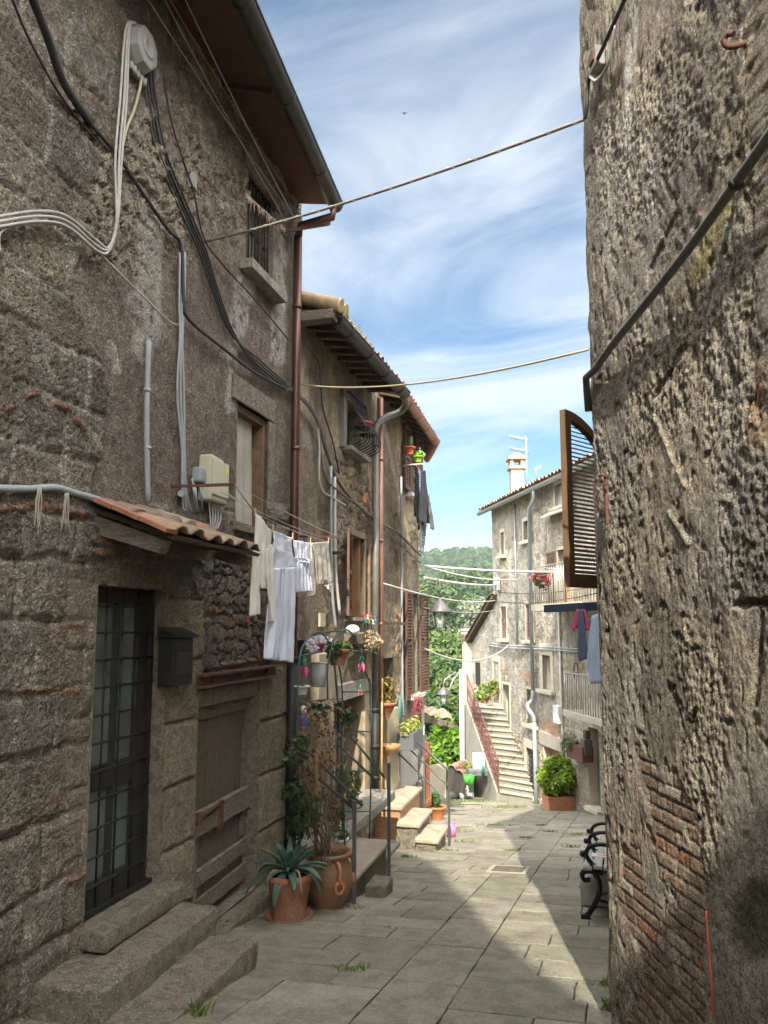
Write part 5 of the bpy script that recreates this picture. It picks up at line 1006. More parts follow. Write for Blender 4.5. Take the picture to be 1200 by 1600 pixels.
def farwin(h, kind, parent, surr=.12):
    u0, u1, z0, z1 = h; mb = MB(); reveal(mb, FB, h, .28, .02).build('reveal', M_surr, parent)
    if surr: mb = MB(); mb.wbox(FB, u0 - surr, u0, z0, z1, -.1, .03); mb.wbox(FB, u1, u1 + surr, z0, z1, -.1, .03); mb.wbox(FB, u0 - surr, u1 + surr, z1, z1 + surr * 1.4, -.1, .034); mb.build('surround', M_surr, parent, bevel=.01)
    if kind == 'shut':
        w_ = louvre(FB.pt(u0, z0, -.03), FB.d, (u1 - u0) / 2 - .01, z1 - z0, FB.n, 22); w_.v += []; o = w_.build('window', M_shutp, parent); louvre(FB.pt(u1, z0, -.03), -FB.d, (u1 - u0) / 2 - .01, z1 - z0, FB.n, 22).build('shutter', M_shutp, o)
    else:
        m_ = {'dark': M_dark, 'glass': MATS['pale_window_glass'], 'grey': mat('grey_painted_door', col=(.19, .175, .18), rough=.7, var=.2), 'brown': mat('red_brown_door_paint', col=(.25, .10, .07), rough=.7, var=.25), 'black': M_frame}[kind]
        mb = MB(); mb.wbox(FB, u0, u1, z0, z1, -.26, -.2); o = mb.build('window', m_, parent)
        if kind in ('glass',): mb = MB(); um = (u0 + u1) / 2; [mb.wbox(FB, a, c, z0, z1, -.2, -.17) for a, c in ((u0, u0 + .07), (um - .04, um + .04), (u1 - .07, u1))]; mb.build('frame', M_wframe, o)
    mb = MB(); mb.wbox(FB, u0 - surr - .06, u1 + surr + .06, z0 - .10, z0 - .003, -.15, .14); mb.build('sill', M_surr, o, bevel=.01); return o
farwin(H_A, 'glass', tall, .08); farwin(H_B, 'brown', tall, .08); farwin(H_C, 'shut', tall, .05); farwin(H_D, 'shut', tall, .05); oE = farwin(H_E, 'dark', tall, .22); farwin(H_F, 'grey', tall, .05)
sheet('curtain', [FB.pt(H_E[1] - .05, H_E[3], -.15), FB.pt(H_E[0] + .5, H_E[3], -.15), FB.pt(H_E[0] + .25, H_E[2], -.12), FB.pt(H_E[1] - .02, H_E[2], -.12)], M_cur2, oE, amp=.05, nw=3)
oK = farwin(H_K, 'glass', tall, .08); sheet('curtain', [FB.pt(H_K[0], H_K[3], -.1), FB.pt(H_K[1], H_K[3], -.1), FB.pt(H_K[1], H_K[2], -.08), FB.pt(H_K[0], H_K[2], -.08)], mat('grey_curtain', col=(.5, .5, .5), rough=.9), oK, amp=.02)
oG = farwin(H_G, 'black', tall, .17); b = MB(); u0, u1, z0, z1 = H_G
for k in range(5): uu = u0 + (u1 - u0) * (k + .5) / 5; b.bar(FB.pt(uu, z0, -.05), FB.pt(uu, z1, -.05), .022)
for k in range(9): zz_ = z0 + (z1 - z0) * (k + .5) / 9; b.bar(FB.pt(u0, zz_, -.045), FB.pt(u1, zz_, -.045), .022)
b.build('grille', mat('grey_iron_grille', col=(.12, .12, .125), rough=.5, metal=.3), oG)
farwin(H_H, 'dark', tall, .12); farwin(H_I, 'black', tall, .06); farwin(H_L, 'brown', tall, .0); farwin(H_M, 'grey', tall, .0)
b = MB(); u0, u1, z0, z1 = H_L; b.wbox(FB, u0 - .3, u1 + .3, z1 + .002, z1 + .36, -.1, .03); b.build('door_lintel', mat('grey_lintel', col=(.36, .32, .26), rough=.9, var=.2), tall, bevel=.01)
oJ = farwin(H_J, 'glass', tall, .06); u0, u1, z0, z1 = H_J; louvre(FB.pt(u1 + .03, z0, .05), FB.d, .62, z1 - z0, FB.n, 26).build('shutter', M_shut, oJ)
b = MB(); b.wbox(FB, u0 + .0, u0 + .06, z0, z1, -.15, .1); b.build('shutter_edge', mat('orange_wood', col=(.42, .24, .10), rough=.7), oJ)
# awning strip under the top window
b = MB(); u0, u1, z0, z1 = H_K
for k in range(10): ua = u0 - .5 + k * (u1 - u0 + .9) / 10; b.hexa([FB.pt(ua, z0 - .26, .30), FB.pt(ua + .17, z0 - .26, .30), FB.pt(ua + .17, z0 - .1, .05), FB.pt(ua, z0 - .1, .05), FB.pt(ua, z0 - .22, .31), FB.pt(ua + .17, z0 - .22, .31), FB.pt(ua + .17, z0 - .07, .05), FB.pt(ua, z0 - .07, .05)])
b.build('tile_hood', M_surr, tall)
# roof and gutter
ga, gb = FB.pt(UF1 + .75, ZE, .35), FB.pt(UF0, ZE, .35)
tiles('roof', gb + V(0, 0, .08), ga + V(0, 0, .08), -FB.n * 5 + V(0, 0, 1.2), M_tile, tall, pitch=.24, row=.4, seed=20, amp=.06)
b = MB(); half_gutter(b, [gb, ga.lerp(gb, .5), ga], .08); b.build('gutter', M_lead, tall)
b = MB(); soffit(b, gb + V(0, 0, .04), ga + V(0, 0, .04), FB.pt(UF0, ZE + .12, -.2), FB.pt(UF1 + .75, ZE + .12, -.2), .03); b.build('eave_boards', M_rafter, tall)
b = MB(); ud = FB.u(830.5, .1); zj = FB.uz(839, 1095, .1)[1]
b.tube([FB.pt(ud - 1.0, ZE - .05, .33), FB.pt(ud - .9, ZE - .3, .3), FB.pt(ud, ZE - .45, .1), FB.pt(ud, zj + .2, .1)], .055, 10); b.tube(spline([FB.pt(ud, zj + .25, .1), FB.pt(ud, zj, .12), FB.pt(ud + .1, zj - .15, .22), FB.pt(ud + .0, zj - .3, .22), FB.pt(ud - .05, zj - .45, .12), FB.pt(ud - .05, zj - .6, .1)], 5), .06, 10); b.tube([FB.pt(ud - .05, zj - .55, .1), FB.pt(ud - .05, -3.5, .1)], .055, 10)
b.build('downpipe', mat('pale_blue_grey_pipe', col=(.36, .42, .45), rough=.5, metal=.2, var=.2), tall)
b = MB(); ud2 = FB.u(810); b.tube([FB.pt(ud2, ZE - .1, .05), FB.pt(ud2, 1.0, .05)], .03, 8); b.build('wall_pipe', M_lead, tall); b = MB(); b.tube([FB.pt(FB.u(876), 2, .05), FB.pt(FB.u(878), -2.6, .05)], .035, 8); b.build('wall_pipe', mat('white_pipe', col=(.55, .53, .49), rough=.6), tall)
# chimney and aerial
ch = MB(); c = at(807, 760, 27.5); ch.box(c + V(0, 0, -.1), .44, .44, 1.5); ch.box(c + V(0, 0, .66), .6, .6, .1); ch.build('chimney', mat('pinkish_chimney_render', col=(.34, .27, .21), rough=.9, var=.2), tall)
b = MB(); cc = c + V(0, 0, .71)
for sx in (-1, 1):
    for sy in (-1, 1): b.box(cc + V(sx * .19, sy * .19, .12), .12, .12, .26)
b.box(cc + V(0, 0, .28), .66, .66, .07); b.add([cc + V(-.33, -.33, .315), cc + V(.33, -.33, .315), cc + V(.33, .33, .315), cc + V(-.33, .33, .315), cc + V(0, 0, .56)], [(0, 1, 4), (1, 2, 4), (2, 3, 4), (3, 0, 4), (0, 3, 2, 1)]); b.build('chimney_cap', mat('chimney_tile', col=(.42, .25, .16), rough=.9, var=.2), tall)
th_ = thing('aerial', 'tall thin television aerial behind the chimney', 'aerial', at(823, 760, 28)); b = MB(); q = at(823, 760, 28); tp = at(822, 683, 28); b.tube([q - V(0, 0, .6), tp], .025, 6); b.build('mast', M_lead, th_)
for y, wd in ((686, 26), (704, 22)):
    b = MB(); a_ = at(797, y - 3, 28.4); c_ = at(825, y + 2, 28); b.tube([a_, c_], .018, 5)
    for k in range(6): p = a_.lerp(c_, k / 6); l = .28 if k < 5 else .45; b.tube([p + V(0, 0, l * .4), p - V(0, 0, l * .4)], .010, 4); b.tube([p + V(l * .5, .3, 0), p - V(l * .5, .3, 0)], .010, 4)
    b.build('antenna_arm', M_lead, th_)
th_ = thing('aerial', 'small low aerial on the roof ridge right of the tall one', 'aerial', at(842, 740, 29)); b = MB(); b.tube([at(836, 735, 29), at(846, 730, 29)], .015, 5); b.tube([at(838, 732, 29), at(838, 750, 29)], .02, 5)
for k in range(4): p = at(836 + k * 3, 735 - k * 1.5, 29); b.tube([p + V(0, 0, .12), p - V(0, 0, .12)], .01, 4)
b.build('antenna_arm', M_lead, th_)
# balconies
M_railw = mat('pale_rail_paint', col=(.40, .38, .34), rough=.5, metal=.2)
def balcony(u0, u1, z, dep, label_m, th, hgt, nb, fascia=None):
    mb = MB(); mb.wbox(FB, u0, u1, z - th, z, -.1, dep); o = mb.build('balcony', label_m, tall, bevel=.01); mb = MB()
    for k in range(nb + 1): uu = u1 - .04 - (u1 - u0 - .08) * k / nb; mb.tube([FB.pt(uu, z, dep - .05), FB.pt(uu, z + hgt, dep - .05)], .012, 5)
    for k in range(1, 8): mb.tube([FB.pt(u1 - .04, z, dep * k / 8), FB.pt(u1 - .04, z + hgt, dep * k / 8)], .012, 5)
    mb.bar(FB.pt(u0, z + hgt, dep - .05), FB.pt(u1 - .04, z + hgt, dep - .05), .04, .025); mb.bar(FB.pt(u1 - .04, z + hgt, 0), FB.pt(u1 - .04, z + hgt, dep - .05), .04, .025); mb.build('railing', M_railw, o)
    return o
bu = balcony(-6.6, -1.78, 2.09, .9, M_surr, .17, .95, 34); bl = balcony(-6.6, -3.62, -.36, .9, mat('worn_balcony_edge', col=(.48, .45, .38), rough=.9, var=.2), .14, .85, 24)
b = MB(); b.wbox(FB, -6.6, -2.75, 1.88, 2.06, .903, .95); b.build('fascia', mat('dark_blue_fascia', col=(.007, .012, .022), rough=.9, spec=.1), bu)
# ------------------------------------------------------------------ low gabled house beyond it
low = thing('gabled_house', 'low grey gabled house with outside stair beyond the tall house', 'house', FB.pt(5, -4, -.5))
zk0 = FB.uz(777, 937)[1]; uk1 = FB.u(735); zk1 = FB.uz(735, 1008)[1]
def wall_low(U, Z, PX, PY):
    sh = U.shape; med = fbm(U * 2.2, Z * 2.2, 401, 4) - .5; sml = fbm(U * 9, Z * 9, 402, 3) - .5; Cc = lerp3(C3((.36, .335, .29), sh), C3((.52, .48, .41), sh), np.clip(.5 + 1.5 * med, 0, 1)); return .02 * med + .01 * sml, lerp3(Cc, C3((.5, .4, .28), sh), sstep(.55, .65, fbm(U * 1.3, Z * 1.3, 403, 4)) * .5)
us = np.linspace(UF1 + .004, uk1, 90); vv = np.linspace(0, 1, 120); Uu, Vv = np.meshgrid(us, vv); top = zk0 + (zk1 - zk0) * (Uu - us[0]) / (us[-1] - us[0]); Zz = -5.5 + (top + 5.5) * Vv
PXa, PYa = projA(FB.P.x + FB.d.x * Uu, FB.P.y + FB.d.y * Uu, Zz); Hh, Cc = wall_low(Uu, Zz, PXa, PYa)
np_mesh('wall', np.stack([FB.P.x + FB.d.x * Uu + FB.n.x * Hh, FB.P.y + FB.d.y * Uu + FB.n.y * Hh, Zz], -1), grid_quads(120, 90), M_stuc, low, col=Cc)
b = MB(); b.add([FB.pt(us[0], -5.5, -.06), FB.pt(uk1, -5.5, -.06), FB.pt(uk1, zk1, -.06), FB.pt(us[0], zk0, -.06), FB.pt(us[0], -5.5, -6), FB.pt(uk1, -5.5, -6), FB.pt(uk1, zk1, -6), FB.pt(us[0], zk0, -6)], [(0, 1, 2, 3), (7, 6, 5, 4), (1, 5, 6, 2), (3, 2, 6, 7)]); b.build('inner_mass', MATS['grey_stucco'], low)
b = MB(); a_, c_ = FB.pt(us[0], zk0 + .02, 0), FB.pt(uk1 + .35, zk1 - .12, 0); b.hexa([a_ + FB.n * .2, c_ + FB.n * .2, c_ - FB.n * 6, a_ - FB.n * 6, a_ + FB.n * .2 + V(0, 0, .12), c_ + FB.n * .2 + V(0, 0, .12), c_ - FB.n * 6 + V(0, 0, .12), a_ - FB.n * 6 + V(0, 0, .12)]); b.build('roof_deck', M_rafter, low)
tiles('roof', c_ + FB.n * .26 + V(0, 0, .14), c_ - FB.n * 6 + V(0, 0, .14), a_ - c_, M_tile, low, seed=23, amp=.06, pitch=.22)
b = MB(); u0, u1, z0, z1 = H_N; b.wbox(FB, u0, u1, z0, z1, -.05, .025); b.build('window', M_dark, low); b = MB(); b.wbox(FB, FB.u(742), FB.u(754), z0 - .35, z0 - .2, 0, .25); b.build('window_ledge', M_surr, low)
# tall square chimney stack and white pipe beside it
th_ = thing('chimney_stack', 'tall slim cream chimney stack left of the low gabled house', 'chimney', FB.pt(7.3, -5, .1)); uc = FB.u(729.5, .1); zt = FB.uz(729, 1000, .1)[1]
b = MB(); b.wbox(FB, uc - .17, uc + .17, -5.2, zt, -.1, .24); b.build('stack', mat('cream_stack_render', col=(.60, .47, .33), rough=.9, var=.15, vscale=2), th_)
b = MB()
for k in range(3): b.wbox(FB, uc - .24, uc + .24, zt + .02 + k * .13, zt + .09 + k * .13, -.17, .31)
b.build('cap', mat('dark_cap_tile', col=(.2, .13, .10), rough=.9), th_)
# ------------------------------------------------------------------ outside stair with red railing
stair = thing('outside_stair', 'long pale stone stair climbing along the tall house with red railing', 'stair', gpt(800, 1250)); M_st = mat('shaded_riser_stone', col=(.27, .245, .19), rough=.9, var=.2, vscale=3, bump=.3, col2=(.23, .21, .165)); NS = 15  # riser shade put into the colour: darker stone than the treads
Lp = [(783, 1253), (785, 1195), (773, 1144), (761, 1117), (752, 1104)]; Rp = [(838, 1251), (813, 1189), (800, 1149), (789, 1133), (785, 1104)]
def rstep(f): return .28 + 3.0 * f, .02
def lstep(f): return 1.30 + 2.75 * f, .78 + .1 * f
zb0, zb1 = -3.40, -1.08; b = MB()
for k in range(NS):
    f = k / NS; z = zb0 + (zb1 - zb0) * (k + 1) / NS; ur, orr = rstep(f); ul, ol = lstep(f); b.hexa([FB.pt(ur, -4.4, orr), FB.pt(ul, -4.4, ol), FB.pt(ul + 1.0, -4.4, ol + .02), FB.pt(ur + 1.0, -4.4, orr), FB.pt(ur, z, orr), FB.pt(ul, z, ol), FB.pt(ul + 1.0, z, ol + .02), FB.pt(ur + 1.0, z, orr)])
b.build('steps', M_st, stair, bevel=.012)
b = MB()                                                     # paler tread slabs, added so each overhang shades its riser
for k in range(NS):
    f = k / NS; z = zb0 + (zb1 - zb0) * (k + 1) / NS; ur, orr = rstep(f); ul, ol = lstep(f); j = .012 * ((k * 7) % 5 - 2); b.hexa([FB.pt(u - q_, zz2, o) for zz2 in (z + .003, z + .045) for u, o, q_ in ((ur, orr + .01, .06 + j), (ul, ol + .01, .06 - j), (ul + .2, ol + .01, 0), (ur + .2, orr + .01, 0))])
b.build('added_tread_slabs', mat('pale_tread_slab', col=(.40, .37, .295), rough=.9, var=.2, vscale=4, bump=.3), stair, bevel=.008)
b = MB(); n = 12; vs = []
for k in range(n + 1):
    f = k / n; ul, ol = lstep(f); z = zb0 + (zb1 - zb0) * f + .16; vs += [FB.pt(ul, -5, ol + .10), FB.pt(ul, z, ol + .10), FB.pt(ul, z, ol - .02), FB.pt(ul, -5, ol - .02)]
b.add(vs, [(k * 4 + i, k * 4 + (i + 1) % 4, k * 4 + 4 + (i + 1) % 4, k * 4 + 4 + i) for k in range(n) for i in range(4)] + [(0, 1, 2, 3), (n * 4 + 3, n * 4 + 2, n * 4 + 1, n * 4)]); b.build('stringer_wall', mat('streaked_stair_wall', col=(.36, .33, .28), rough=.95, var=.4, vscale=3, stretch=(3, 3, .6), bump=.5, col2=(.22, .20, .17)), stair)
b = MB(); pts = []
for k in range(25):
    f = k / 24; ul, ol = lstep(f); z = zb0 + (zb1 - zb0) * f + .14; p = FB.pt(ul, z, ol + .04); pts.append(p + V(0, 0, .9)); b.bar(p, p + V(0, 0, .9), .035 if k % 6 == 0 else .018)
b.tube(pts, .026, 6); b.tube([p - V(0, 0, .8) for p in pts], .018, 5); b.tube([p - V(0, 0, .45) for p in pts], .016, 5)
for k in range(24): b.bar(pts[k] - V(0, 0, .8), pts[k + 1] - V(0, 0, .05), .010)
b.build('railing', mat('red_railing_paint', col=(.15, .06, .05), rough=.6, var=.15), stair)
b = MB(); b.hexa([FB.pt(4.0, -5, .02), FB.pt(5.6, -5, .02), FB.pt(5.6, -5, .5), FB.pt(4.0, -5, .8), FB.pt(4.0, -1.1, .02), FB.pt(5.6, -1.1, .02), FB.pt(5.6, -1.1, .5), FB.pt(4.0, -1.1, .8)]); b.build('top_landing', MATS['streaked_stair_wall'], stair)

# ------------------------------------------------------------------ hills and the wood on them
M_hill = mat('wooded_hillside', attr='Col', rough=1, spec=.1, var=.4, vscale=.22, fine=.5, fscale=.7, bump=1.0, bscale=.55, bdist=2.0, pit=.5, pscale=.4)
def hill(name, x0, x1, nx, y0, y1, ny, fz, cell, amp, c1, c2, seed):
    X, Y = np.meshgrid(np.linspace(x0, x1, nx), np.linspace(y0, y1, ny)); Z = fz(X, Y); f1, f2, idr = worley(X / cell + .3 * fbm(X / 9, Y / 9, seed), Y / cell, seed)
    H = amp * (1 - np.clip(f1 / .75, 0, 1) ** 2) * (.6 + .8 * idr) + amp * .35 * fbm(X / 1.8, Y / 1.8, seed + 2, 3); C_ = lerp3(C3(c1, X.shape), C3(c2, X.shape), np.clip(idr * .8 + .5 * (fbm(X / 50, Y / 50, seed + 3, 3) - .3), 0, 1))
    return np_mesh(name, np.stack([X, Y, Z + H], -1), grid_quads(ny, nx), M_hill, col=C_)
def hz(X, Y):
    t = np.clip((Y - 170) / 250, 0, 1); ridge = 1.6 + 40.5 * sstep(0, 1, t); cx = np.exp(-((X - 47) / 110) ** 2); rr = 20 + 18 * cx; up = sstep(140, 400, Y) * (rr + 20) * (1 - .6 * sstep(430, 560, Y)); return -24.5 + up + 3 * (fbm(X / 40, Y / 40, 5, 3) - .5)
o = hill('hill', -260, 330, 300, 135, 560, 230, hz, 6.0, 5.0, (.020, .046, .016), (.048, .085, .026), 61); o['kind'] = 'structure'
# ------------------------------------------------------------------ pots on the left
def agave(t, c, n, m):
    r = random.Random(17); mb = MB()
    for k in range(n):
        f = k / n; az = k * 2.39996 + r.uniform(-.2, .2); el = R(78 - 75 * f + r.uniform(-8, 8)); L = r.uniform(.30, .42) * (.8 + .3 * f); w0 = r.uniform(.030, .042); N = 11
        h = V(math.cos(az), math.sin(az), 0); side = V(-h.y, h.x, 0); p = c + h * .03; vs = []; e = el; drop = R(r.uniform(40, 110)) * (.25 + .9 * f)
        for i in range(N):
            t_ = i / (N - 1); wd = w0 * (.85 + .5 * t_ - 1.35 * t_ ** 2.2) + .0015; d = h * math.cos(e) + V(0, 0, math.sin(e)); up = -h * math.sin(e) + V(0, 0, math.cos(e))
            vs += [p - side * wd + up * wd * .5, p - up * .004, p + side * wd + up * wd * .5]; p = p + d * (L / (N - 1)); e -= drop / (N - 1)
        mb.add(vs, [(i * 3 + j, i * 3 + j + 1, i * 3 + j + 4, i * 3 + j + 3) for i in range(N - 1) for j in range(2)], True)
    o = mb.build('leaves', m, t); md = o.modifiers.new('thick', 'SOLIDIFY'); md.thickness = .007; return o
M_agave = mat('blue_green_agave', col=(.065, .125, .098), rough=.5, var=.25, vscale=5, col2=(.095, .155, .115))
gp = lambda x, y: gpt(x, y)
base = gp(451, 1434); ag = pot('agave_pot', 'terracotta pot on a saucer holding a spiky blue-green agave', base, .15, .195, .40, M_terra, saucer=True, cat='potted plant'); agave(ag, base + V(0, 0, .40), 30, M_agave)
b = MB(); r = random.Random(3)
for k in range(7): az = r.uniform(0, 6.3); h = V(math.cos(az), math.sin(az), 0); p = base + V(0, 0, .42); b.tube(spline([p + h * .08, p + h * .2 + V(0, 0, .02), p + h * .26 - V(0, 0, r.uniform(.1, .22))], 4), [.012] * 8 + [.004], 5)
b.build('dry_leaves', mat('dry_agave_leaf', col=(.30, .24, .15), rough=.9), ag)
# big urn
M_urn = mat('glazed_brown_urn', col=(.30, .15, .075), rough=.5, var=.35, vscale=6, bump=.5, bscale=26, col2=(.17, .095, .05))
base = gp(513, 1417); ub = thing('urn', 'big brown terracotta urn with looped handles and withered climber', 'urn', base); b = MB()
b.lathe(base, [(0, 0), (.13, 0), (.14, .02), (.205, .14), (.235, .26), (.222, .37), (.19, .44), (.195, .47), (.225, .49), (.228, .515), (.2, .52), (.175, .49), (.17, .45)], 32); b.build('body', M_urn, ub)
for a in (R(-62), R(125), R(30), R(215)):
    b = MB(); h = V(math.cos(a), math.sin(a), 0); q = base + h * .205 + V(0, 0, .46); b.tube(spline([q, q + h * .055 - V(0, 0, .05), q + h * .05 - V(0, 0, .16), q + h * .035 - V(0, 0, .2)], 5), .020, 8); s_ = V(-h.y, h.x, 0); cc = q + h * .045 - V(0, 0, .22); b.tube([cc + s_ * .045 * math.cos(t) + V(0, 0, .05 * math.sin(t)) for t in np.linspace(0, 2 * math.pi, 14, False)], .017, 7, closed=True); b.build('handle', MATS.get('red_brown_handle') or mat('red_brown_handle', col=(.40, .165, .085), rough=.6, var=.2), ub)
b = MB(); b.lathe(base + V(0, 0, .46), [(.175, 0), (.08, .02), (0, .025)], 14); b.build('soil', M_soil, ub)
tw = MB(); r = random.Random(12)
def off_at(px, py, o): return W1.hit(px, py, o)
for k in range(46):
    x0 = 510 + r.uniform(-9, 9); pts = [off_at(x0, 1352, .72 + r.uniform(-.12, .12))]; x = x0; y = 1352; o = .72; dr = r.uniform(-1.4, 1.0)
    for i in range(8): y -= r.uniform(16, 40); x += dr * 6 + r.uniform(-9, 9); o += r.uniform(-.06, .05); pts.append(off_at(x, y, o))
    tw.tube(spline(pts, 3), [max(.0012, .0045 * (1 - i / 26)) for i in range(8 * 3 + 1)], 4, cap=False)
tw.build('stems', mat('dry_stem', col=(.13, .085, .055), rough=.95, var=.3), ub)
def pxcloud(spots, off, n, size, seed, jit=.12, **k):
    cs = [tuple(off_at(x, y, off + random.Random(i + seed).uniform(-jit, jit))) for i, (x, y, rr) in enumerate(spots)]; rs = [rr for _, _, rr in spots]; return leafcloud(cs, rs, n, size, seed, shell=.1, **k)
SP = [(485, 1120, .2), (500, 1150, .25), (470, 1185, .16), (490, 1200, .25), (530, 1110, .18), (545, 1150, .14), (478, 1230, .2), (505, 1250, .2), (465, 1280, .14), (515, 1185, .2), (528, 1260, .14), (490, 1290, .16), (508, 1330, .12)]
co, q = pxcloud(SP, .66, 380, .042, 5); np_mesh('withered_leaves', co, q, M_leafb, ub, smooth=False)
co, q = pxcloud([(470, 1290, .16), (465, 1240, .14), (480, 1260, .15), (460, 1180, .12), (540, 1120, .12), (525, 1275, .10), (500, 1110, .12), (475, 1160, .1)], .66, 520, .05, 8); np_mesh('green_leaves', co, q, M_leafd, ub, smooth=False)
b = MB(); b.tube([off_at(494, 1330, .70), off_at(494, 1170, .70)], .017, 8); b.build('cane', mat('brown_cane', col=(.21, .12, .065), rough=.8, var=.2), ub)
# green trellis arches
tr = thing('trellis_arch', 'dark green wire arch trellis standing over the landing', 'trellis', W1.pt(3.3, -1.1, .6)); M_tr = mat('green_coated_wire', col=(.035, .085, .075), rough=.5); b = MB()
for pts in ([(468, 1320), (464, 1150), (467, 1040), (477, 1003), (497, 988), (512, 1000), (521, 1030), (528, 1100), (536, 1230), (539, 1345)], [(512, 1093), (512, 1045), (520, 1005), (535, 985), (549, 989), (563, 1020), (575, 1060), (580, 1085), (580, 1200), (577, 1312)], [(490, 992), (515, 987), (537, 985)], [(526, 1022), (533, 1060), (535, 1100), (533, 1180), (536, 1300)]):
    b.tube(spline([off_at(x, y, .62) for x, y in pts], 6), .0095, 6)
for a_, c_ in (((465, 1097), (512, 1093)), ((535, 1081), (581, 1081)), ((537, 1143), (579, 1143)), ((530, 1205), (579, 1205)), ((540, 1017), (566, 1017)), ((470, 1025), (505, 1018)), ((535, 1268), (578, 1268))): b.tube([off_at(*a_, .62), off_at(*c_, .62)], .008, 6)
b.build('wire_frame', M_tr, tr)
# things hung on the trellis and the wall behind
t = pot('hanging_pot', 'terracotta pot hung high on the trellis arch', off_at(527, 1040, .6), .075, .115, .17, M_terra, cat='flower pot'); leaves('foliage', t, [tuple(off_at(522, 1015, .6)), tuple(off_at(537, 1012, .6))], [.10, .08], 160, .04, M_leaf, 31)
t = pot('hanging_pot', 'small white pot hanging by the dark niche', off_at(472, 1086, .5), .045, .06, .09, M_white, cat='flower pot'); b = MB(); b.tube([off_at(469, 1076, .5), off_at(473, 1030, .5)], .003, 4); b.tube([off_at(476, 1076, .5), off_at(473, 1030, .5)], .003, 4); b.build('string', M_cableg, t)
t = thing('paint_bucket', 'tilted grey-white bucket hanging among the trellis plants', 'bucket', off_at(496, 1072, .45)); ax = (V(0, 0, 1) + W1.d * .15).normalized(); b = MB(); b.lathe(off_at(497, 1073, .45), [(0, 0), (.075, 0), (.09, .23), (.083, .23), (.07, .02)], 20, ax); b.build('bucket', mat('grey_white_plastic', col=(.45, .47, .47), rough=.5, var=.2), t)
b = MB(); b.lathe(off_at(497, 1073, .45) + ax * .235, [(.094, 0), (.094, .012), (0, .014)], 20, ax); b.build('lid', M_white, t)
M_pink = mat('pink_plastic_flower', col=(.42, .06, .14), rough=.4, trans=.3); M_tulg = mat('green_plastic_cap', col=(.02, .20, .13), rough=.4)
def tulip(px, py, off, label, s=1.0):
    c = off_at(px, py, off); t = thing('flower_lamp', label, 'ornament', c); mb = MB()
    for k in range(6):
        a = k * math.pi / 3; h = V(math.cos(a), math.sin(a), 0); sd = V(-h.y, h.x, 0); mb.add([c + V(0, 0, .02 * s), c + h * .035 * s - sd * .028 * s - V(0, 0, .04 * s), c + h * .055 * s - V(0, 0, .12 * s), c + h * .035 * s + sd * .028 * s - V(0, 0, .04 * s)], [(0, 1, 2, 3)])
    o = mb.build('petals', M_pink, t); md = o.modifiers.new('thick', 'SOLIDIFY'); md.thickness = .004
    mb = MB(); mb.lathe(c, [(.022 * s, -.01), (.028 * s, .02 * s), (.018 * s, .06 * s), (.006, .075 * s), (0, .08 * s)], 10); mb.tube([c + V(0, 0, .07 * s), c + V(0, 0, .16 * s)], .003, 4); mb.build('cap', M_tulg, t)
tulip(565, 1034, .6, 'pink flower-shaped lamp with green cap on the trellis right side', 1.0); tulip(475, 1038, .6, 'pink flower-shaped lamp hung at the left of the trellis', 1.05); tulip(563, 1076, .45, 'small pink flower ornament low on the grey wall', .7)
t = pot('hanging_pot', 'pink pot with white blooms hung at the top of the trellis', off_at(496, 1019, .5), .05, .075, .09, M_pink, cat='flower pot'); leaves('blooms', t, [tuple(off_at(488, 1008, .5)), tuple(off_at(500, 1004, .5)), tuple(off_at(508, 1003, .5))], [.07, .08, .06], 170, .035, mat('white_petal', col=(.75, .75, .8), rough=.7, trans=.3), 33)
t = thing('bottle', 'white and blue detergent bottle standing in the dark niche', 'bottle', off_at(474, 1142, .3)); b = MB(); c = off_at(474, 1142, .3); b.lathe(c, [(0, 0), (.045, 0), (.05, .02), (.05, .15), (.02, .19), (.02, .2), (0, .2)], 14); b.build('bottle', mat('blue_bottle', col=(.08, .11, .28), rough=.4), t); b = MB(); b.lathe(c + V(0, 0, .19), [(.03, 0), (.03, .06), (0, .07)], 12); b.build('cap', M_white, t)
# windmill toys on the sill
cols = [(.7, .05, .05), (.05, .4, .5), (.75, .72, .7), (.25, .5, .05), (.7, .1, .2), (.75, .75, .75), (.1, .45, .45)]; r = random.Random(6)
for k in range(7):
    c = W1.hit(567 + k * 2.9, 972 + (k * 7 % 13) - 6, .22 + .03 * (k % 3)); nm = ('red', 'blue', 'white', 'green', 'crimson', 'silver', 'teal')[k]; t = thing('toy_windmill', nm + ' toy windmill stuck in the window-sill flower box', 'toy windmill', c, 'toy windmills on the sill'); mb = MB()
    for j in range(6): a = j * math.pi / 3; u_ = W1.d * math.cos(a) + V(0, 0, math.sin(a)); v_ = W1.d * math.cos(a + .6) + V(0, 0, math.sin(a + .6)); mb.add([c, c + u_ * .06 + W1.n * .02, c + v_ * .065, c + v_ * .03], [(0, 1, 2, 3)])
    mb.build('sails', mat(nm + '_foil', col=cols[k], rough=.35), t); mb = MB(); mb.tube([c, c - V(0, 0, .28)], .004, 4); mb.build('stick', M_wood, t)
t = thing('flower_box', 'weathered flower box of pale dried flowers under the toy windmills', 'flower box', W1.hit(576, 1012, .15)); b = MB(); ua = W1.uz(568, 1005, .15)[0]; zf = W1.uz(576, 1008, .15)[1]; b.wbox(W1, ua, ua + .75, zf - .0, zf + .14, .02, .2); b.build('box', M_woodh, t); leaves('dried_flowers', t, [tuple(W1.hit(573, 1000, .2)), tuple(W1.hit(582, 1000, .2)), tuple(W1.hit(577, 1008, .2))], [.14, .14, .14], 300, .05, mat('straw_flower', col=(.45, .36, .22), rough=.9, island=.4, trans=.2), 37)
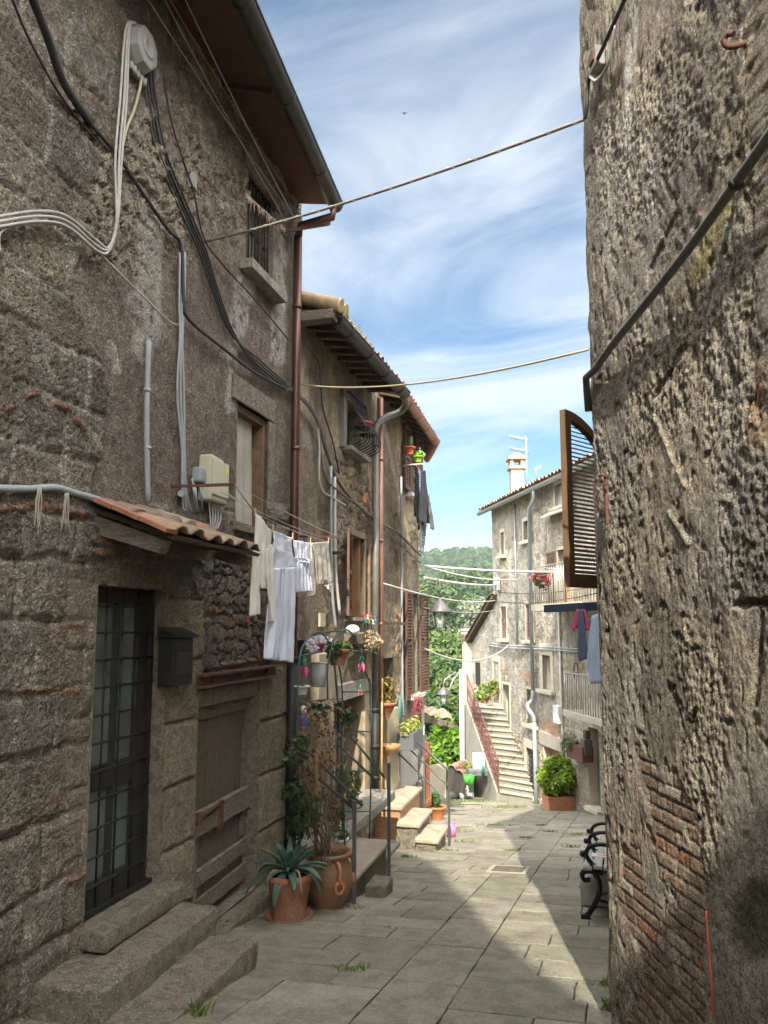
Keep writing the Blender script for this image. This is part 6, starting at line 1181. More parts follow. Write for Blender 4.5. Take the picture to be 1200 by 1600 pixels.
b = MB(); b.sphere(W1.hit(551, 984, .2), .085, 14, (1.1, 1, .8)); tag(b.build('plastic_bag', M_white, loc=W1.hit(551, 984, .2)), 'crumpled white plastic bag on the ledge over the trellis', 'bag')
b = MB(); b.wbox(W1, W1.u(535), W1.u(562), W1.uz(548, 1006, .1)[1], W1.uz(548, 990, .1)[1], .02, .2); tag(b.build('wall_shelf', M_woodh, loc=W1.hit(548, 1006)), 'grey wooden shelf below the shuttered window', 'shelf')
M_zinc = M_lead
t = pot('planter_pot', 'low white planter of green sprouts on the landing', W1.pt(4.1, zL, .40), .1, .12, .11, M_white, cat='potted plant'); leaves('foliage', t, [tuple(W1.pt(4.1, zL + .16, .40))], [.13], 130, .04, M_leaf, 41)
t = pot('planter_pot', 'grey pot with a leafy green plant behind the iron rail', W1.pt(4.9, zL + .13, .25), .1, .13, .2, mat('grey_pot', col=(.3, .3, .3), rough=.7), cat='potted plant'); leaves('foliage', t, [tuple(W1.pt(4.85, zL + .5, .3))], [(.16, .16, .24)], 220, .05, M_leaf, 42)
# wall pots of house three
c = W1.hit(605, 1124, .18); t = pot('wall_pot', 'pointed terracotta wall pot with an orange-green plant', c, .02, .13, .26, M_terra, cat='wall pot'); leaves('foliage', t, [tuple(c + V(0, 0, .38)), tuple(c + V(.03, 0, .5))], [(.13, .13, .16), (.1, .1, .14)], 240, .05, mat('olive_orange_leaf', col=(.22, .17, .04), rough=.7, island=.6, trans=.3), 43)
c = W1.hit(608, 1180, .12); b = MB(); b.lathe(c, [(.01, 0), (.06, .02), (.15, .1), (.19, .16), (.17, .16), (.12, .1)], 24); tag(b.build('wall_basin', mat('ochre_ceramic', col=(.40, .22, .09), rough=.6, var=.2), loc=c), 'ochre ceramic half basin fixed to the pier', 'basin')
b = MB(); c = W1.hit(625, 1110, .05); b.lathe(c, [(.0, 0), (.13, .0), (.13, .02), (0, .02)], 20, W1.n); o = b.build('green_plaque', mat('sea_green_enamel', col=(.08, .22, .18), rough=.5), loc=c); o.scale = (1, 1, 1.7); tag(o, 'oval sea-green plaque hanging beside the planter', 'plaque')
q0 = W1.uz(641, 1152, .3); t = thing('window_planter', 'grey box planter with pale yellow-green succulents', 'planter', W1.pt(q0[0], q0[1], .3)); b = MB(); b.hexa(wall_hexa(W1, q0[0] - .38, q0[0] + .38, q0[1] - .16, q0[1] + .12, .16, .44)); b.build('box', mat('dark_grey_planter', col=(.13, .14, .145), rough=.6), t, bevel=.01)
leaves('foliage', t, [tuple(W1.pt(q0[0] + k * .17, q0[1] + .17, .3)) for k in (-2, -1, 0, 1, 2)], [.13] * 5, 420, .045, mat('succulent', col=(.30, .34, .07), rough=.5, island=.35, trans=.2), 44, up=1.2)
b = MB(); r = random.Random(9)
for k in range(34): q = W1.hit(655, 1100, .3); p = W1.hit(655 + r.uniform(-13, 6), 1112 + r.uniform(-8, 22), .25); b.tube(spline([p, p.lerp(q, .5) + V(0, 0, r.uniform(-.05, .1)), q + V(r.uniform(-.15, .15), 0, r.uniform(-.05, .2))], 3), .006, 4)
tag(b.build('red_stemmed_plant', mat('magenta_stem', col=(.26, .05, .07), rough=.7), loc=W1.hit(655, 1130, .2)), 'tangle of dark red stems climbing at the last house corner', 'plant')
p = gpt(683, 1281); t = pot('potted_plant', 'round terracotta pot with green sprout behind the stair', p + V(0, 0, .02), .13, .19, .27, mat('bright_terracotta', col=(.50, .18, .07), rough=.7, var=.1), cat='potted plant'); leaves('foliage', t, [tuple(p + V(-.03, 0, .42))], [(.10, .10, .17)], 150, .07, M_leaf, 45, up=.8)
b = MB(); p = gpt(705, 1308); b.lathe(p, [(0, 0), (.07, 0), (.09, .2), (.075, .2), (.06, .02)], 18); tag(b.build('pink_bucket', mat('pink_plastic', col=(.55, .18, .38), rough=.5), loc=p), 'small pink plastic bucket beyond the rail post', 'bucket')

# ------------------------------------------------------------------ laundry
def cloth(name, parent, left, right, off, m, pl=W1, amp=.018, nw=3, seed=1, nu=26, nv=44, th=.003):
    def res(pts, n):
        P = np.array([tuple(pl.hit(x, y, off)) for x, y in pts]); d = np.r_[0, np.cumsum(np.linalg.norm(np.diff(P, axis=0), axis=1))]; t = np.linspace(0, d[-1], n); return np.stack([np.interp(t, d, P[:, i]) for i in range(3)], -1)
    Lq, Rq = res(left, nv), res(right, nv); a, c = np.meshgrid(np.linspace(0, 1, nu), np.linspace(0, 1, nv)); P = Lq[:, None, :] * (1 - a)[..., None] + Rq[:, None, :] * a[..., None]
    D = amp * np.sin(a * nw * 2 * math.pi + 3 * fbm(a * 3, c * 1.5, seed, 2)) * (.3 + .7 * c) + amp * 1.8 * (fbm(a * 5, c * 4, seed + 3, 3) - .5); P = P + (D + .03 * (fbm(a * 2.2 + seed, c * 2.2, seed + 5, 3) - .5))[..., None] * np.array(pl.n)
    o = np_mesh(name, P, grid_quads(nv, nu), m, parent); md = o.modifiers.new('thick', 'SOLIDIFY'); md.thickness = th; return o
def garment(name, label, cat, patches, off, m, pl=W1, group=None, **k):
    x, y = patches[0][1][0][0]; t = thing(name, label, cat, pl.hit(x, y, off), group)
    for i, (nm, (l, r_)) in enumerate(patches): cloth(nm, t, l, r_, off + .012 * i, m, pl, seed=60 + i * 7, **k)
    return t
M_lw = mat('bluish_white_cotton', col=(.76, .80, .92), rough=.9, trans=.18, var=.05, vscale=4, bump=.15, bscale=30); M_lc = mat('cream_cotton', col=(.78, .76, .69), rough=.9, trans=.18, var=.06, vscale=4, bump=.15, bscale=30); M_lb = mat('beige_towelling', col=(.56, .52, .45), rough=.95, trans=.12, bump=.5, bscale=90)
garment('shirt', 'cream long-sleeved shirt pegged at the left end of the washing line', 'shirt', [('body', ([(400, 804), (402, 850), (403, 890), (406, 920)], [(423, 828), (424, 860), (421, 890), (418, 920)])), ('sleeve', ([(398, 801), (395, 860), (391, 920), (388, 964)], [(410, 812), (404, 870), (404, 920), (405, 960)])), ('sleeve', ([(413, 860), (415, 900), (418, 940), (420, 972)], [(424, 850), (426, 900), (427, 940), (427, 974)]))], .5, M_lc, amp=.012, nw=2)
garment('pyjama_trousers', 'long bluish-white pyjama trousers hanging in the middle of the line', 'trousers', [('waist', ([(427, 829), (424, 860), (422, 890)], [(455, 840), (457, 865), (459, 890)])), ('trouser_leg', ([(422, 886), (417, 950), (410, 1029)], [(443, 890), (441, 960), (433, 1032)])), ('trouser_leg', ([(440, 888), (438, 950), (431, 1031)], [(460, 886), (459, 950), (457, 1036)]))], .5, M_lw, amp=.013, nw=2)
garment('lace_towel', 'pale blue towel with a lace edge on the line', 'towel', [('cloth', ([(458, 844), (459, 880), (461, 926)], [(483, 848), (485, 880), (487, 924)])), ('lace_band', ([(457.5, 870), (458, 876)], [(485, 874), (485.5, 880)]))], .47, M_lw, amp=.012, nw=5)
garment('cream_cloth', 'narrow cream cloth between the lace towel and the beige towel', 'cloth', [('cloth', ([(483, 848), (484, 890), (478, 934)], [(491, 849), (492, 890), (491, 930)]))], .42, M_lc, amp=.01)
garment('beige_towel', 'beige towel at the right end of the washing line', 'towel', [('cloth', ([(488, 848), (491, 880), (495, 914)], [(513, 846), (516, 880), (518, 910)])), ('fold', ([(500, 905), (505, 912)], [(518, 905), (515, 926)]))], .44, M_lb, amp=.01)
th_ = thing('clothesline', 'washing line on rusty iron arms beside the curtained window', 'washing line', W1.hit(265, 758)); b = MB(); e1 = W1.hit(367, 757, .55); b.bar(W1.hit(265, 760, -.02), e1, .022)
b.build('iron_arm', M_rust, th_); b = MB(); e2 = W1.hit(530, 839, .55); b.bar(W1.hit(468, 838, -.02), e2, .022); b.build('iron_arm', M_rust, th_)
b = MB(); e0 = W1.hit(397, 800, .5); ee = W1.hit(512, 846, .47)
b.tube([e1, e0], .007, 5); b.tube(sag(e0, ee, .03), .003, 4); b.tube(sag(W1.hit(352, 768, .3), e0, .0), .004, 4); b.tube(sag(e1, e2, .02), .003, 4); b.tube(sag(W1.hit(345, 768, .3), W1.hit(500, 838, .3), .03), .003, 4); b.build('line', M_cableg, th_)
M_peg = mat('wooden_peg', col=(.55, .33, .22), rough=.7)
for k, (x, y) in enumerate(((398, 800), (426, 826), (457, 838), (485, 845), (513, 845))):
    mb = MB(); q = W1.hit(x, y, .5 - .02 * (k > 2)); mb.bar(q + V(0, 0, .035), q - V(0, 0, .03) + W1.d * .012, .010); mb.bar(q + V(0, 0, .035) + W1.d * .012, q - V(0, 0, .03), .010); tag(mb.build('clothes_peg', M_peg, loc=q), 'wooden peg holding the ' + ('cream shirt', 'pyjama trousers left corner', 'pyjama trousers and lace towel', 'lace towel and cream cloth', 'beige towel right corner')[k], 'clothes peg', 'pegs on the washing line')
M_black = mat('black_cotton', col=(.018, .018, .022), rough=.95); M_char = mat('charcoal_jersey', col=(.035, .035, .045), rough=.95, var=.2); M_pat = mat('black_white_print', col=(.04, .04, .04), rough=.9, col2=(.35, .35, .35), vscale=22)
garment('dress', 'charcoal dress hanging outside the upper shuttered window', 'dress', [('cloth', ([(658, 735), (655, 770), (654, 815)], [(664, 735), (668, 770), (670, 818)]))], .5, M_char)
garment('black_top', 'black garment nearest the window on the high washing rod', 'garment', [('cloth', ([(650, 740), (646, 770), (648, 800)], [(654, 740), (656, 775), (655, 830)]))], .35, M_black)
garment('patterned_skirt', 'black and white patterned cloth below the charcoal dress', 'skirt', [('cloth', ([(655, 812), (654, 835), (653, 862)], [(667, 815), (665, 838), (660, 864)]))], .42, M_pat)
garment('grey_cloth', 'grey cloth with a yellow tab at the outer end of the rod', 'cloth', [('cloth', ([(668, 770), (670, 800), (672, 826)], [(672, 785), (676, 805), (677, 828)]))], .55, mat('grey_brown_jersey', col=(.17, .15, .13), rough=.95), nu=10)
th_ = thing('washing_rod', 'pale washing rod sticking out under the last eave', 'washing rod', W1.hit(624, 728)); b = MB(); b.tube([W1.hit(624, 728, .0), W1.hit(661, 725, .6)], .018, 7); b.tube([W1.hit(650, 727, .5), W1.hit(660, 738, .5)], .004, 4); b.build('rod', mat('pale_wood_rod', col=(.55, .5, .42), rough=.6), th_)
t = pot('flower_pot', 'red pot with a cactus under the last eave', W1.hit(640, 711, .3), .06, .085, .14, M_red); b = MB(); b.tube([W1.hit(641, 703, .3), W1.hit(642, 683, .3)], [.045, .03], 8); b.build('cactus', M_leafd, t)
t = pot('flower_pot', 'lime green pot with a bright plant on the washing rod', W1.hit(654, 723, .45), .05, .07, .11, mat('lime_pot', col=(.25, .45, .03), rough=.5)); leaves('foliage', t, [tuple(W1.hit(655, 712, .45))], [.09], 70, .05, mat('lime_leaf', col=(.22, .42, .02), rough=.6, trans=.3, island=.3), 48)
# far laundry under the upper balcony
garment('burgundy_shirt', 'burgundy top hanging below the upper balcony', 'shirt', [('body', ([(901, 952), (900, 975), (902, 982)], [(914, 952), (917, 970), (918, 982)])), ('sleeve', ([(901, 954), (896, 970), (892, 980)], [(904, 956), (903, 975), (898, 988)])), ('sleeve', ([(912, 953), (916, 970), (916, 985)], [(915, 953), (922, 972), (923, 985)]))], 1.05, mat('burgundy_cotton', col=(.19, .015, .07), rough=.9), FB, nu=12, nv=16)
garment('navy_trousers', 'navy trousers hanging in front of the burgundy top', 'trousers', [('cloth', ([(904, 952), (904, 990), (903, 1025), (906, 1033)], [(910, 952), (915, 985), (921, 1022), (917, 1030)]))], 1.1, mat('navy_cotton', col=(.02, .028, .055), rough=.9), FB, nu=12, nv=20)
garment('grey_sheet', 'blue-grey sheet hanging beside the navy trousers', 'sheet', [('cloth', ([(925, 962), (920, 1010), (917, 1045), (925, 1068)], [(948, 955), (948, 1010), (948, 1050), (946, 1068)]))], 1.15, mat('blue_grey_cotton', col=(.17, .21, .27), rough=.9), FB, nu=16, nv=20)

# ------------------------------------------------------------------ cables over and along the lane
cable('thick bundle of cables running along the two further left houses', [(wcab(W1, [(449, 607), (478, 628), (497, 660), (510, 705), (528, 752), (560, 790), (590, 815), (620, 832), (657, 868)], .05), .022), (wcab(W1, [(449, 600), (485, 640), (498, 668), (506, 740), (530, 768), (565, 793), (592, 818), (625, 850), (657, 880)], .06), .013)], mat('grey_brown_cable', col=(.13, .12, .105), rough=.7, var=.3), 'cable_bundle', 'cables')
cable('pale cable dropping beside the copper pipe of the middle house', [(wcab(W1, [(496, 660), (499, 700), (500, 760), (520, 778), (540, 790)], .05), .014)], M_cableg)
cable('thin dark cable hooked below the dark eave', [(wcab(W1, [(463, 525), (495, 560), (500, 590), (505, 640), (520, 690), (530, 740)], .04), .010)], M_cable)
for k, (x0, y0, y1, m_, lb) in enumerate(((517, 728, 985, M_conduit, 'grey conduit left of the brown shuttered window'), (523, 745, 960, mat('white_conduit', col=(.55, .53, .48), rough=.6), 'white conduit next to the grey one by the brown shutters'))):
    b = MB(); b.tube(wcab(W1, [(x0, y0), (x0 + .5, (y0 + y1) / 2), (x0 + 2, y1 - 60), (x0 + 8, y1)], .05), .02, 8); tag(b.build('conduit', m_, loc=W1.hit(x0, y1)), lb, 'conduit')
b = MB(); b.tube(wcab(W1, [(627, 745), (627.5, 900), (629, 1095), (631, 1120)], .05), .02, 8); tag(b.build('conduit', M_conduit, loc=W1.hit(630, 1120)), 'slim grey conduit up the face of the last left house', 'conduit')
b = MB(); b.bar(W1.hit(597, 973, .12), W1.hit(637, 975, .12), .04, .05); tag(b.build('iron_bar', M_rust, loc=W1.hit(597, 973)), 'level rusty iron bar across the last house front', 'bar')
b = MB(); b.bar(W1.hit(515, 864, .0), W1.hit(537, 864, .25), .05, .04); tag(b.build('iron_bar', M_iron, loc=W1.hit(515, 864)), 'short black iron bar beside the brown shutters', 'bar')
cr = RW.hit(914, 186, .02)
a_ = W1.hit(320, 378, .03); mid = a_.lerp(cr, .45); cable('steel cable across the lane from the old house to the right wall', [(sag(a_, cr, .05, 30), .011)], mat('grey_steel_cable', col=(.20, .19, .18), rough=.6), group='cables across the lane')
b = MB(); r = random.Random(2); sg = sag(a_, cr, .05, 60)
b.tube([p + V(0, 0, .009 * math.sin(i * 2.1)) + V(0, .009 * math.cos(i * 2.1), 0) for i, p in enumerate(sg)], .006, 5); tag(b.build('cable_wrap', M_cableg, loc=sg[0]), 'thin wire wound round the steel cable across the lane', 'wire')
a_ = W1.hit(465, 600, .05); cable('pale thin cable across the lane under the dark eave', [(sag(a_, RF.pt(.02, 0, 0) + V(0, 0, RW.hit(915, 548, 0).z), .12, 24), .008)], mat('yellowish_cable', col=(.42, .36, .24), rough=.6), group='cables across the lane')
A1 = lambda x, y, o=.1: W1.hit(x, y, o)
def acr(label, p, q, s, r_, m=M_cableg): cable(label, [(sag(p, q, s, 20), r_)], m, group='cables across the lane')
M_cw = mat('white_cable', col=(.62, .60, .55), rough=.6)
c1 = W1.pt(10.3, W1.uz(655, 885)[1], .12)
acr('uppermost thick white cable from the last left house to the tall house', c1, FB.hit(895, 893, .1), .05, .024, M_cw)
acr('thin white cable just below the uppermost thick one', c1, FB.hit(812, 905, .05), .12, .018, M_cw)
c3 = W1.pt(10.3, W1.uz(655, 903)[1], .12); acr('second thick white cable ending at the corner of the tall house', c3, FB.hit(776, 914, .1), .06, .028, M_cw)
acr('white cable starting by the copper downpipe', A1(597, 911), FB.hit(775, 938, .1), .15, .014, M_cw); acr('dark thin cable from the tall house corner towards the right wall', FB.hit(778, 925, .1), RF.pt(6, RF.uz(960, 905)[1], 0) if False else FB.hit(940, 915, .9), .1, .012, M_cable)
acr('lowest dark cable in front of the upper balcony', FB.hit(778, 940, .1), FB.hit(940, 925, 1.0), .12, .012, M_cable); acr('low white cable in front of the valley trees', W1.pt(10.4, W1.uz(657, 1013)[1], .1), FB.hit(795, 1008, .1), .35, .018, M_cw)
acr('thin cable passing behind the upper lantern', W1.pt(10.4, W1.uz(657, 950)[1], .1), FB.hit(780, 952, .1), .1, .010)
for k, (y0, y1) in enumerate(((1008, 1012), (1012, 1016))): cable(('upper', 'lower')[k] + ' of two pale cables stapled across the tall house front', [(spline([FB.hit(762, y0 - 4, .06), FB.hit(790, y0, .08), FB.hit(840, y1 - 2, .08), FB.hit(900, y1 + 2, .06), FB.hit(940, y1 + 3, .06)], 5), .018)], mat('blue_grey_cable', col=(.36, .4, .42), rough=.6))
b = MB(); q = FB.hit(776, 913, .12); b.box(q, .22, .22, .42); tag(b.build('cable_clamp', M_lead, loc=q, bevel=.03), 'grey cable clamp on the corner of the tall house', 'clamp')
# ------------------------------------------------------------------ lanterns
M_lan = mat('grey_lantern_metal', col=(.12, .12, .115), rough=.5, metal=.3, var=.15)
M_lgl = bpy.data.materials.new('lantern_glass'); M_lgl.use_nodes = True; bs = M_lgl.node_tree.nodes['Principled BSDF']; bs.inputs['Base Color'].default_value = (.85, .9, .88, 1); bs.inputs['Roughness'].default_value = .05; bs.inputs['Alpha'].default_value = .22
def lantern(label, top, W_, H_):
    t = thing('street_lantern', label, 'lantern', top, 'hanging street lanterns'); mb = MB(); hw = W_ / 2
    mb.lathe(top, [(0, .0), (.03, -.01), (.045, -.05), (.09, -.08), (.11, -.10), (hw * 1.14, -.255), (hw * 1.14, -.275), (hw * .9, -.262), (.08, -.12)], 8); mb.build('hood', M_lan, t)
    mb = MB(); z0, z1 = -.265, -.265 - H_
    for k in range(4):
        a = R(45 + 90 * k); h = V(math.cos(a), math.sin(a), 0); mb.bar(top + h * hw * .78 + V(0, 0, z0), top + h * hw * .42 + V(0, 0, z1), .022)
        a2 = R(45 + 90 * (k + 1)); h2 = V(math.cos(a2), math.sin(a2), 0); mb.bar(top + h * hw * .42 + V(0, 0, z1), top + h2 * hw * .42 + V(0, 0, z1), .022); mb.bar(top + h * hw * .78 + V(0, 0, z0), top + h2 * hw * .78 + V(0, 0, z0), .02)
        mb.tube(spline([top + h * hw * .42 + V(0, 0, z1), top + h * hw * .46 + V(0, 0, z1 - .05), top + V(0, 0, z1 - .07)], 3), .009, 5)
    mb.build('cage', M_lan, t); mb = MB()
    for k in range(4):
        h, h2 = [V(math.cos(R(45 + 90 * j)), math.sin(R(45 + 90 * j)), 0) for j in (k, k + 1)]; mb.quad(top + h * hw * .76 + V(0, 0, z0), top + h2 * hw * .76 + V(0, 0, z0), top + h2 * hw * .41 + V(0, 0, z1), top + h * hw * .41 + V(0, 0, z1))
    mb.build('glass', M_lgl, t); mb = MB(); mb.sphere(top + V(0, 0, -.44), .05, 10, (1, 1, 1.4)); mb.build('bulb', M_white, t); return t
lt = at(687, 934, 14.6); lantern('grey lantern hanging from a wire over the lane before the valley', lt, .40, .30)
b = MB(); b.tube([lt, at(687, 908, 14.6)], .012, 6); b.tube([at(687, 908, 14.6), W1.hit(656, 922, .1)], .010, 5); b.tube([at(687, 908, 14.6), c3.lerp(FB.hit(776, 914, .1), .12)], .010, 5); tag(b.build('lantern_hanger', M_lan, loc=at(687, 908, 14.6)), 'thin wire hanger holding the upper lantern over the lane', 'hanger')
lt = at(693, 1072, 25.5); lantern('small lantern on the arm of the white pole further down', lt, .40, .30)
th_ = thing('lamp_pole', 'slim white lamp pole with an arm in front of the cream stack', 'lamp post', at(720, 1240, 26)); b = MB(); pt_ = at(721, 1046, 26); b.tube([V(pt_.x, pt_.y, -5), pt_], .085, 10); b.build('pole', mat('white_pole', col=(.62, .60, .55), rough=.6), th_); b = MB(); b.tube([at(718, 1050, 26), at(708, 1062, 25.8), at(700, 1085, 25.6)], .03, 6); b.tube([at(718, 1056, 26), at(712, 1050, 25.9), at(695, 1062, 25.5), lt], .022, 6); b.build('arm', M_lead, th_)
# ------------------------------------------------------------------ fittings on the right wall
b = MB(); b.tube(spline([RW.hit(1260, 130, .07), RW.hit(1150, 285, .07), RW.hit(1060, 410, .06), RW.hit(960, 535, .05), RW.hit(930, 577, .03)], 5) + [RW.pt(-.005, RW.uz(921, 590)[1], .02), RF.pt(.03, RW.uz(921, 605)[1], .02), RF.pt(.035, RW.uz(921, 640)[1], .015)], .021, 10)
pipe = b.build('conduit', mat('dark_grey_conduit', col=(.11, .105, .10), rough=.5, var=.2), loc=RW.hit(920, 600)); tag(pipe, 'dark grey conduit slanting up the right wall', 'conduit')
b = MB(); q = RW.hit(1150, 285, .07); dd = (RW.hit(1160, 271, .07) - q).normalized(); b.tube([q - dd * .012, q + dd * .012], .029, 10); b.bar(q, RW.hit(1158, 288, -.02), .016); b.build('clamp', M_iron, pipe)
b = MB(); b.tube(spline([RW.hit(1166, 66, -.02), RW.hit(1150, 72, .05), RW.hit(1136, 72, .08), RW.hit(1131, 62, .09), RW.hit(1138, 53, .08), RW.hit(1146, 53, .07)], 6), .012, 8); tag(b.build('iron_hook', M_rust, loc=RW.hit(1166, 66)), 'rusty iron hook driven into the top of the right wall', 'hook')
th_ = thing('terminal_box', 'small open grey box where cables meet on the right wall edge', 'box', RW.hit(927, 100)); q = RW.uz(927, 98, .05); b = MB(); b.wbox(RW, q[0] - .06, q[0] + .04, q[1] - .05, q[1] + .07, .0, .06); b.build('case', mat('weathered_grey_box', col=(.24, .23, .20), rough=.8, var=.4), th_, bevel=.006); b = MB(); b.wbox(RW, q[0] - .04, q[0] + .025, q[1] - .01, q[1] + .05, .061, .07); b.build('terminal', M_rust, th_)
for k, (pts, r_) in enumerate((([(985, -20), (962, 30), (945, 68), (934, 92)], .012), ([(962, 40), (955, 75), (948, 105), (932, 126), (922, 120)], .009), ([(921, 118), (918, 140), (917, 165), (914, 186)], .012))): cable(('black cable dropping from the top of the right wall into the grey box', 'pale cable looping below the grey box on the right wall', 'short black cable from the grey box to the steel cable')[k], [(wcab(RW, pts, .05), r_)], (M_cable, M_cableg, M_cable)[k])
th_ = thing('iron_bracket', 'thin rusty iron bracket pinned to the right wall by the shutter', 'bracket', RW.hit(946, 760)); b = MB(); b.bar(RW.hit(946, 742, .03), RW.hit(949, 818, .03), .016); b.bar(RW.hit(948, 757, .04), RW.hit(926, 757, .16), .012); b.tube(spline([RW.hit(947, 746, .03), RW.hit(942, 742, .05), RW.hit(936, 744, .05)], 4), .008, 6); b.tube([RW.hit(948, 805, .03), RW.hit(934, 780, .02)], .006, 5); b.build('bracket', M_rust, th_)
cl = [RW.hit(1108, 1424, .06), RW.hit(1112, 1480, .07), RW.hit(1116, 1530, .07), RW.hit(1118, 1592, .05)]; b = MB(); W_ = [.012, .026, .02, .006]; vs = []
for p, w_ in zip(spline(cl, 6), np.interp(np.linspace(0, 3, 19), range(4), W_)): vs += [p - RW.d * w_ * .3 + RW.n * .012, p + RW.d * w_ + RW.n * .0]
b.add(vs, [(2 * i, 2 * i + 1, 2 * i + 3, 2 * i + 2) for i in range(18)], True); o = b.build('red_strip', mat('red_plastic_strip', col=(.60, .11, .05), rough=.5), loc=cl[0]); md = o.modifiers.new('thick', 'SOLIDIFY'); md.thickness = .006; tag(o, 'narrow orange-red plastic strip hanging low on the right wall', 'strip')
# arched shutter of the right house
fe = at(886, 917, 5.6); hg = V(1.86, 6.06, fe.z); w_ = (V(fe.x, fe.y, 0) - V(hg.x, hg.y, 0)).length; X_ = (V(fe.x, fe.y, 0) - V(hg.x, hg.y, 0)).normalized(); N_ = V(X_.y, -X_.x, 0); HT = at(886, 640, 5.6).z - fe.z
th_ = thing('arched_shutter', 'open brown louvred shutter with arched top on the right house', 'shutter', hg)
louvre(hg, X_, w_, HT, N_ if N_.y < 0 else -N_, 36, fr=.07, th=.05, mid=False, top=lambda x: HT * .45 + HT * .55 * math.sqrt(max(0, 1 - ((w_ - x) / w_) ** 2)) if x > 0 else HT * .45).build('leaf', mat('warm_brown_shutter', col=(.17, .10, .055), rough=.6, var=.25, vscale=10), th_)  # one brown paint over the whole leaf
b = MB()
for f in (.12, .38): b.bar(hg + V(0, 0, HT * f), hg + V(.22, .0, HT * f), .03, .05)
b.build('hinge', M_rust, th_)
# ------------------------------------------------------------------ bench
BD = V(.28, .96, -.142).normalized(); BS = V(BD.y, -BD.x, 0).normalized(); BF = gpt(915, 1437); BZ = V(0, 0, 1)
bench = thing('park_bench', 'weathered slatted bench with black iron ends by the right wall', 'bench', BF)
def bp(l, s, h): return BF + BD * l + BS * s + BZ * h           # along, back towards the wall, up
def iron_end(l):
    mb = MB(); g = lambda s, h: bp(l, s, h)
    mb.tube(spline([g(-.02, .015), g(.03, .05), g(.10, .17), g(.13, .30), g(.09, .40), g(.02, .42), g(-.02, .38), g(.0, .335), g(.05, .345)], 6), [.024, .026] + [.024] * 36 + [.022] * 11, 8)
    mb.tube(spline([g(-.0, .41), g(.15, .425), g(.35, .40), g(.5, .40)], 5), .024, 8)
    mb.tube(spline([g(.10, .44), g(.05, .50), g(.02, .56), g(.05, .62), g(.15, .655), g(.3, .64), g(.45, .60), g(.56, .62)], 6), .02, 8)
    mb.tube(spline([g(.5, .0), g(.44, .14), g(.43, .28), g(.48, .40), g(.54, .6), g(.62, .86)], 6), .023, 8)
    mb.tube(spline([g(.12, .22), g(.22, .25), g(.32, .33), g(.36, .29), g(.33, .25), g(.29, .28)], 5), .015, 6); mb.tube(spline([g(.13, .17), g(.28, .16), g(.43, .26)], 5), .015, 6)
    mb.sphere(g(-.01, .56), .03, 10); mb.sphere(g(.08, .455), .036, 10); mb.box(g(.0, .02), .08, .07, .04, (BS, BD)); mb.box(g(.5, .02), .08, .07, .04, (BS, BD)); return mb
M_cast = mat('black_cast_iron', col=(.016, .016, .017), rough=.42, metal=.3, var=.2)
for l in (0.03, 1.0, 1.92): iron_end(l).build('iron_end', M_cast, bench)
M_slat = mat('silvery_weathered_slat', col=(.40, .41, .39), rough=.8, var=.2, vscale=7, stretch=(9, 1, 9), bump=.3)
for k, (s_, h_) in enumerate(((-.0, .435), (.09, .45), (.18, .445), (.27, .435), (.36, .425))): mb = MB(); mb.box(bp(.97, s_ + .03, h_ + .012), .075, 2.05, .03, (BS, BD)); mb.build('seat_slat', M_slat, bench, bevel=.006)
for k in range(4): mb = MB(); c = bp(.97, .50 + .035 * k, .50 + .10 * k); mb.box(c, .03, 2.05, .085, (BS, BD)); mb.build('back_slat', M_slat, bench, bevel=.006)
mb = MB(); p = bp(.55, .02, 0); mb.box(p + V(.10, .1, .12), .30, .30, .24, (BS, BD)); tag(mb.build('concrete_block', mat('pale_concrete', col=(.36, .35, .32), rough=.9, var=.15), loc=p, bevel=.02), 'pale concrete block under the front edge of the bench', 'block')
t = thing('folded_paper', 'folded white and red paper lying on the bench seat', 'paper', bp(.62, .2, .47)); mb = MB(); mb.box(bp(.62, .22, .475), .34, .20, .016, (BS, BD)); mb.build('sheets', M_white, t); mb = MB(); mb.box(bp(.62, .20, .4845), .2, .05, .002, (BS, BD)); mb.build('red_print', mat('red_print', col=(.5, .06, .05), rough=.6), t)
# ------------------------------------------------------------------ round clipped shrub in a trough and small things at the far house
def cube_pot(c, wx, wy, h, m, parent):
    mb = MB(); ax = (V(1, .15, 0).normalized(), V(-.15, 1, 0).normalized()); n = 4; vs = []
    for f, k in ((.88, 0), (1.0, .93), (1.05, .94), (1.05, 1.0), (.95, 1.0), (.92, .85)):
        for a, b_ in ((-1, -1), (1, -1), (1, 1), (-1, 1)): vs.append(c + ax[0] * a * wx / 2 * f + ax[1] * b_ * wy / 2 * f + V(0, 0, h * k))
    mb.add(vs, [(i * 4 + j, i * 4 + (j + 1) % 4, i * 4 + 4 + (j + 1) % 4, i * 4 + 4 + j) for i in range(5) for j in range(4)] + [(3, 2, 1, 0), (20, 21, 22, 23)]); return mb.build('trough', m, parent, bevel=.01)
sp = gpt(873, 1266); sh_ = thing('potted_shrub', 'round bright green shrub in a terracotta trough before the tall house', 'shrub', sp); cube_pot(sp, .72, .5, .38, mat('pale_terracotta_trough', col=(.52, .24, .13), rough=.85, var=.15), sh_)
sc_ = sp + V(-.02, .05, .82); r = np.random.default_rng(4); cs = [np.array(sc_)] + [np.array(sc_) + d / np.linalg.norm(d) * .34 * np.array([1, 1, .95]) for d in r.normal(size=(26, 3))]
M_bush = mat('bright_box_leaf', col=(.24, .35, .03), rough=.45, island=.5, trans=.4)
co, q = leafcloud(cs, [.34] + [.21] * 26, 5200, .075, 91, shell=.55); np_mesh('foliage', co, q, M_bush, sh_, smooth=False); b = MB(); b.tube([sp + V(0, 0, .3), sp + V(0, 0, .8)], .03, 6); b.build('stem', M_wood, sh_)
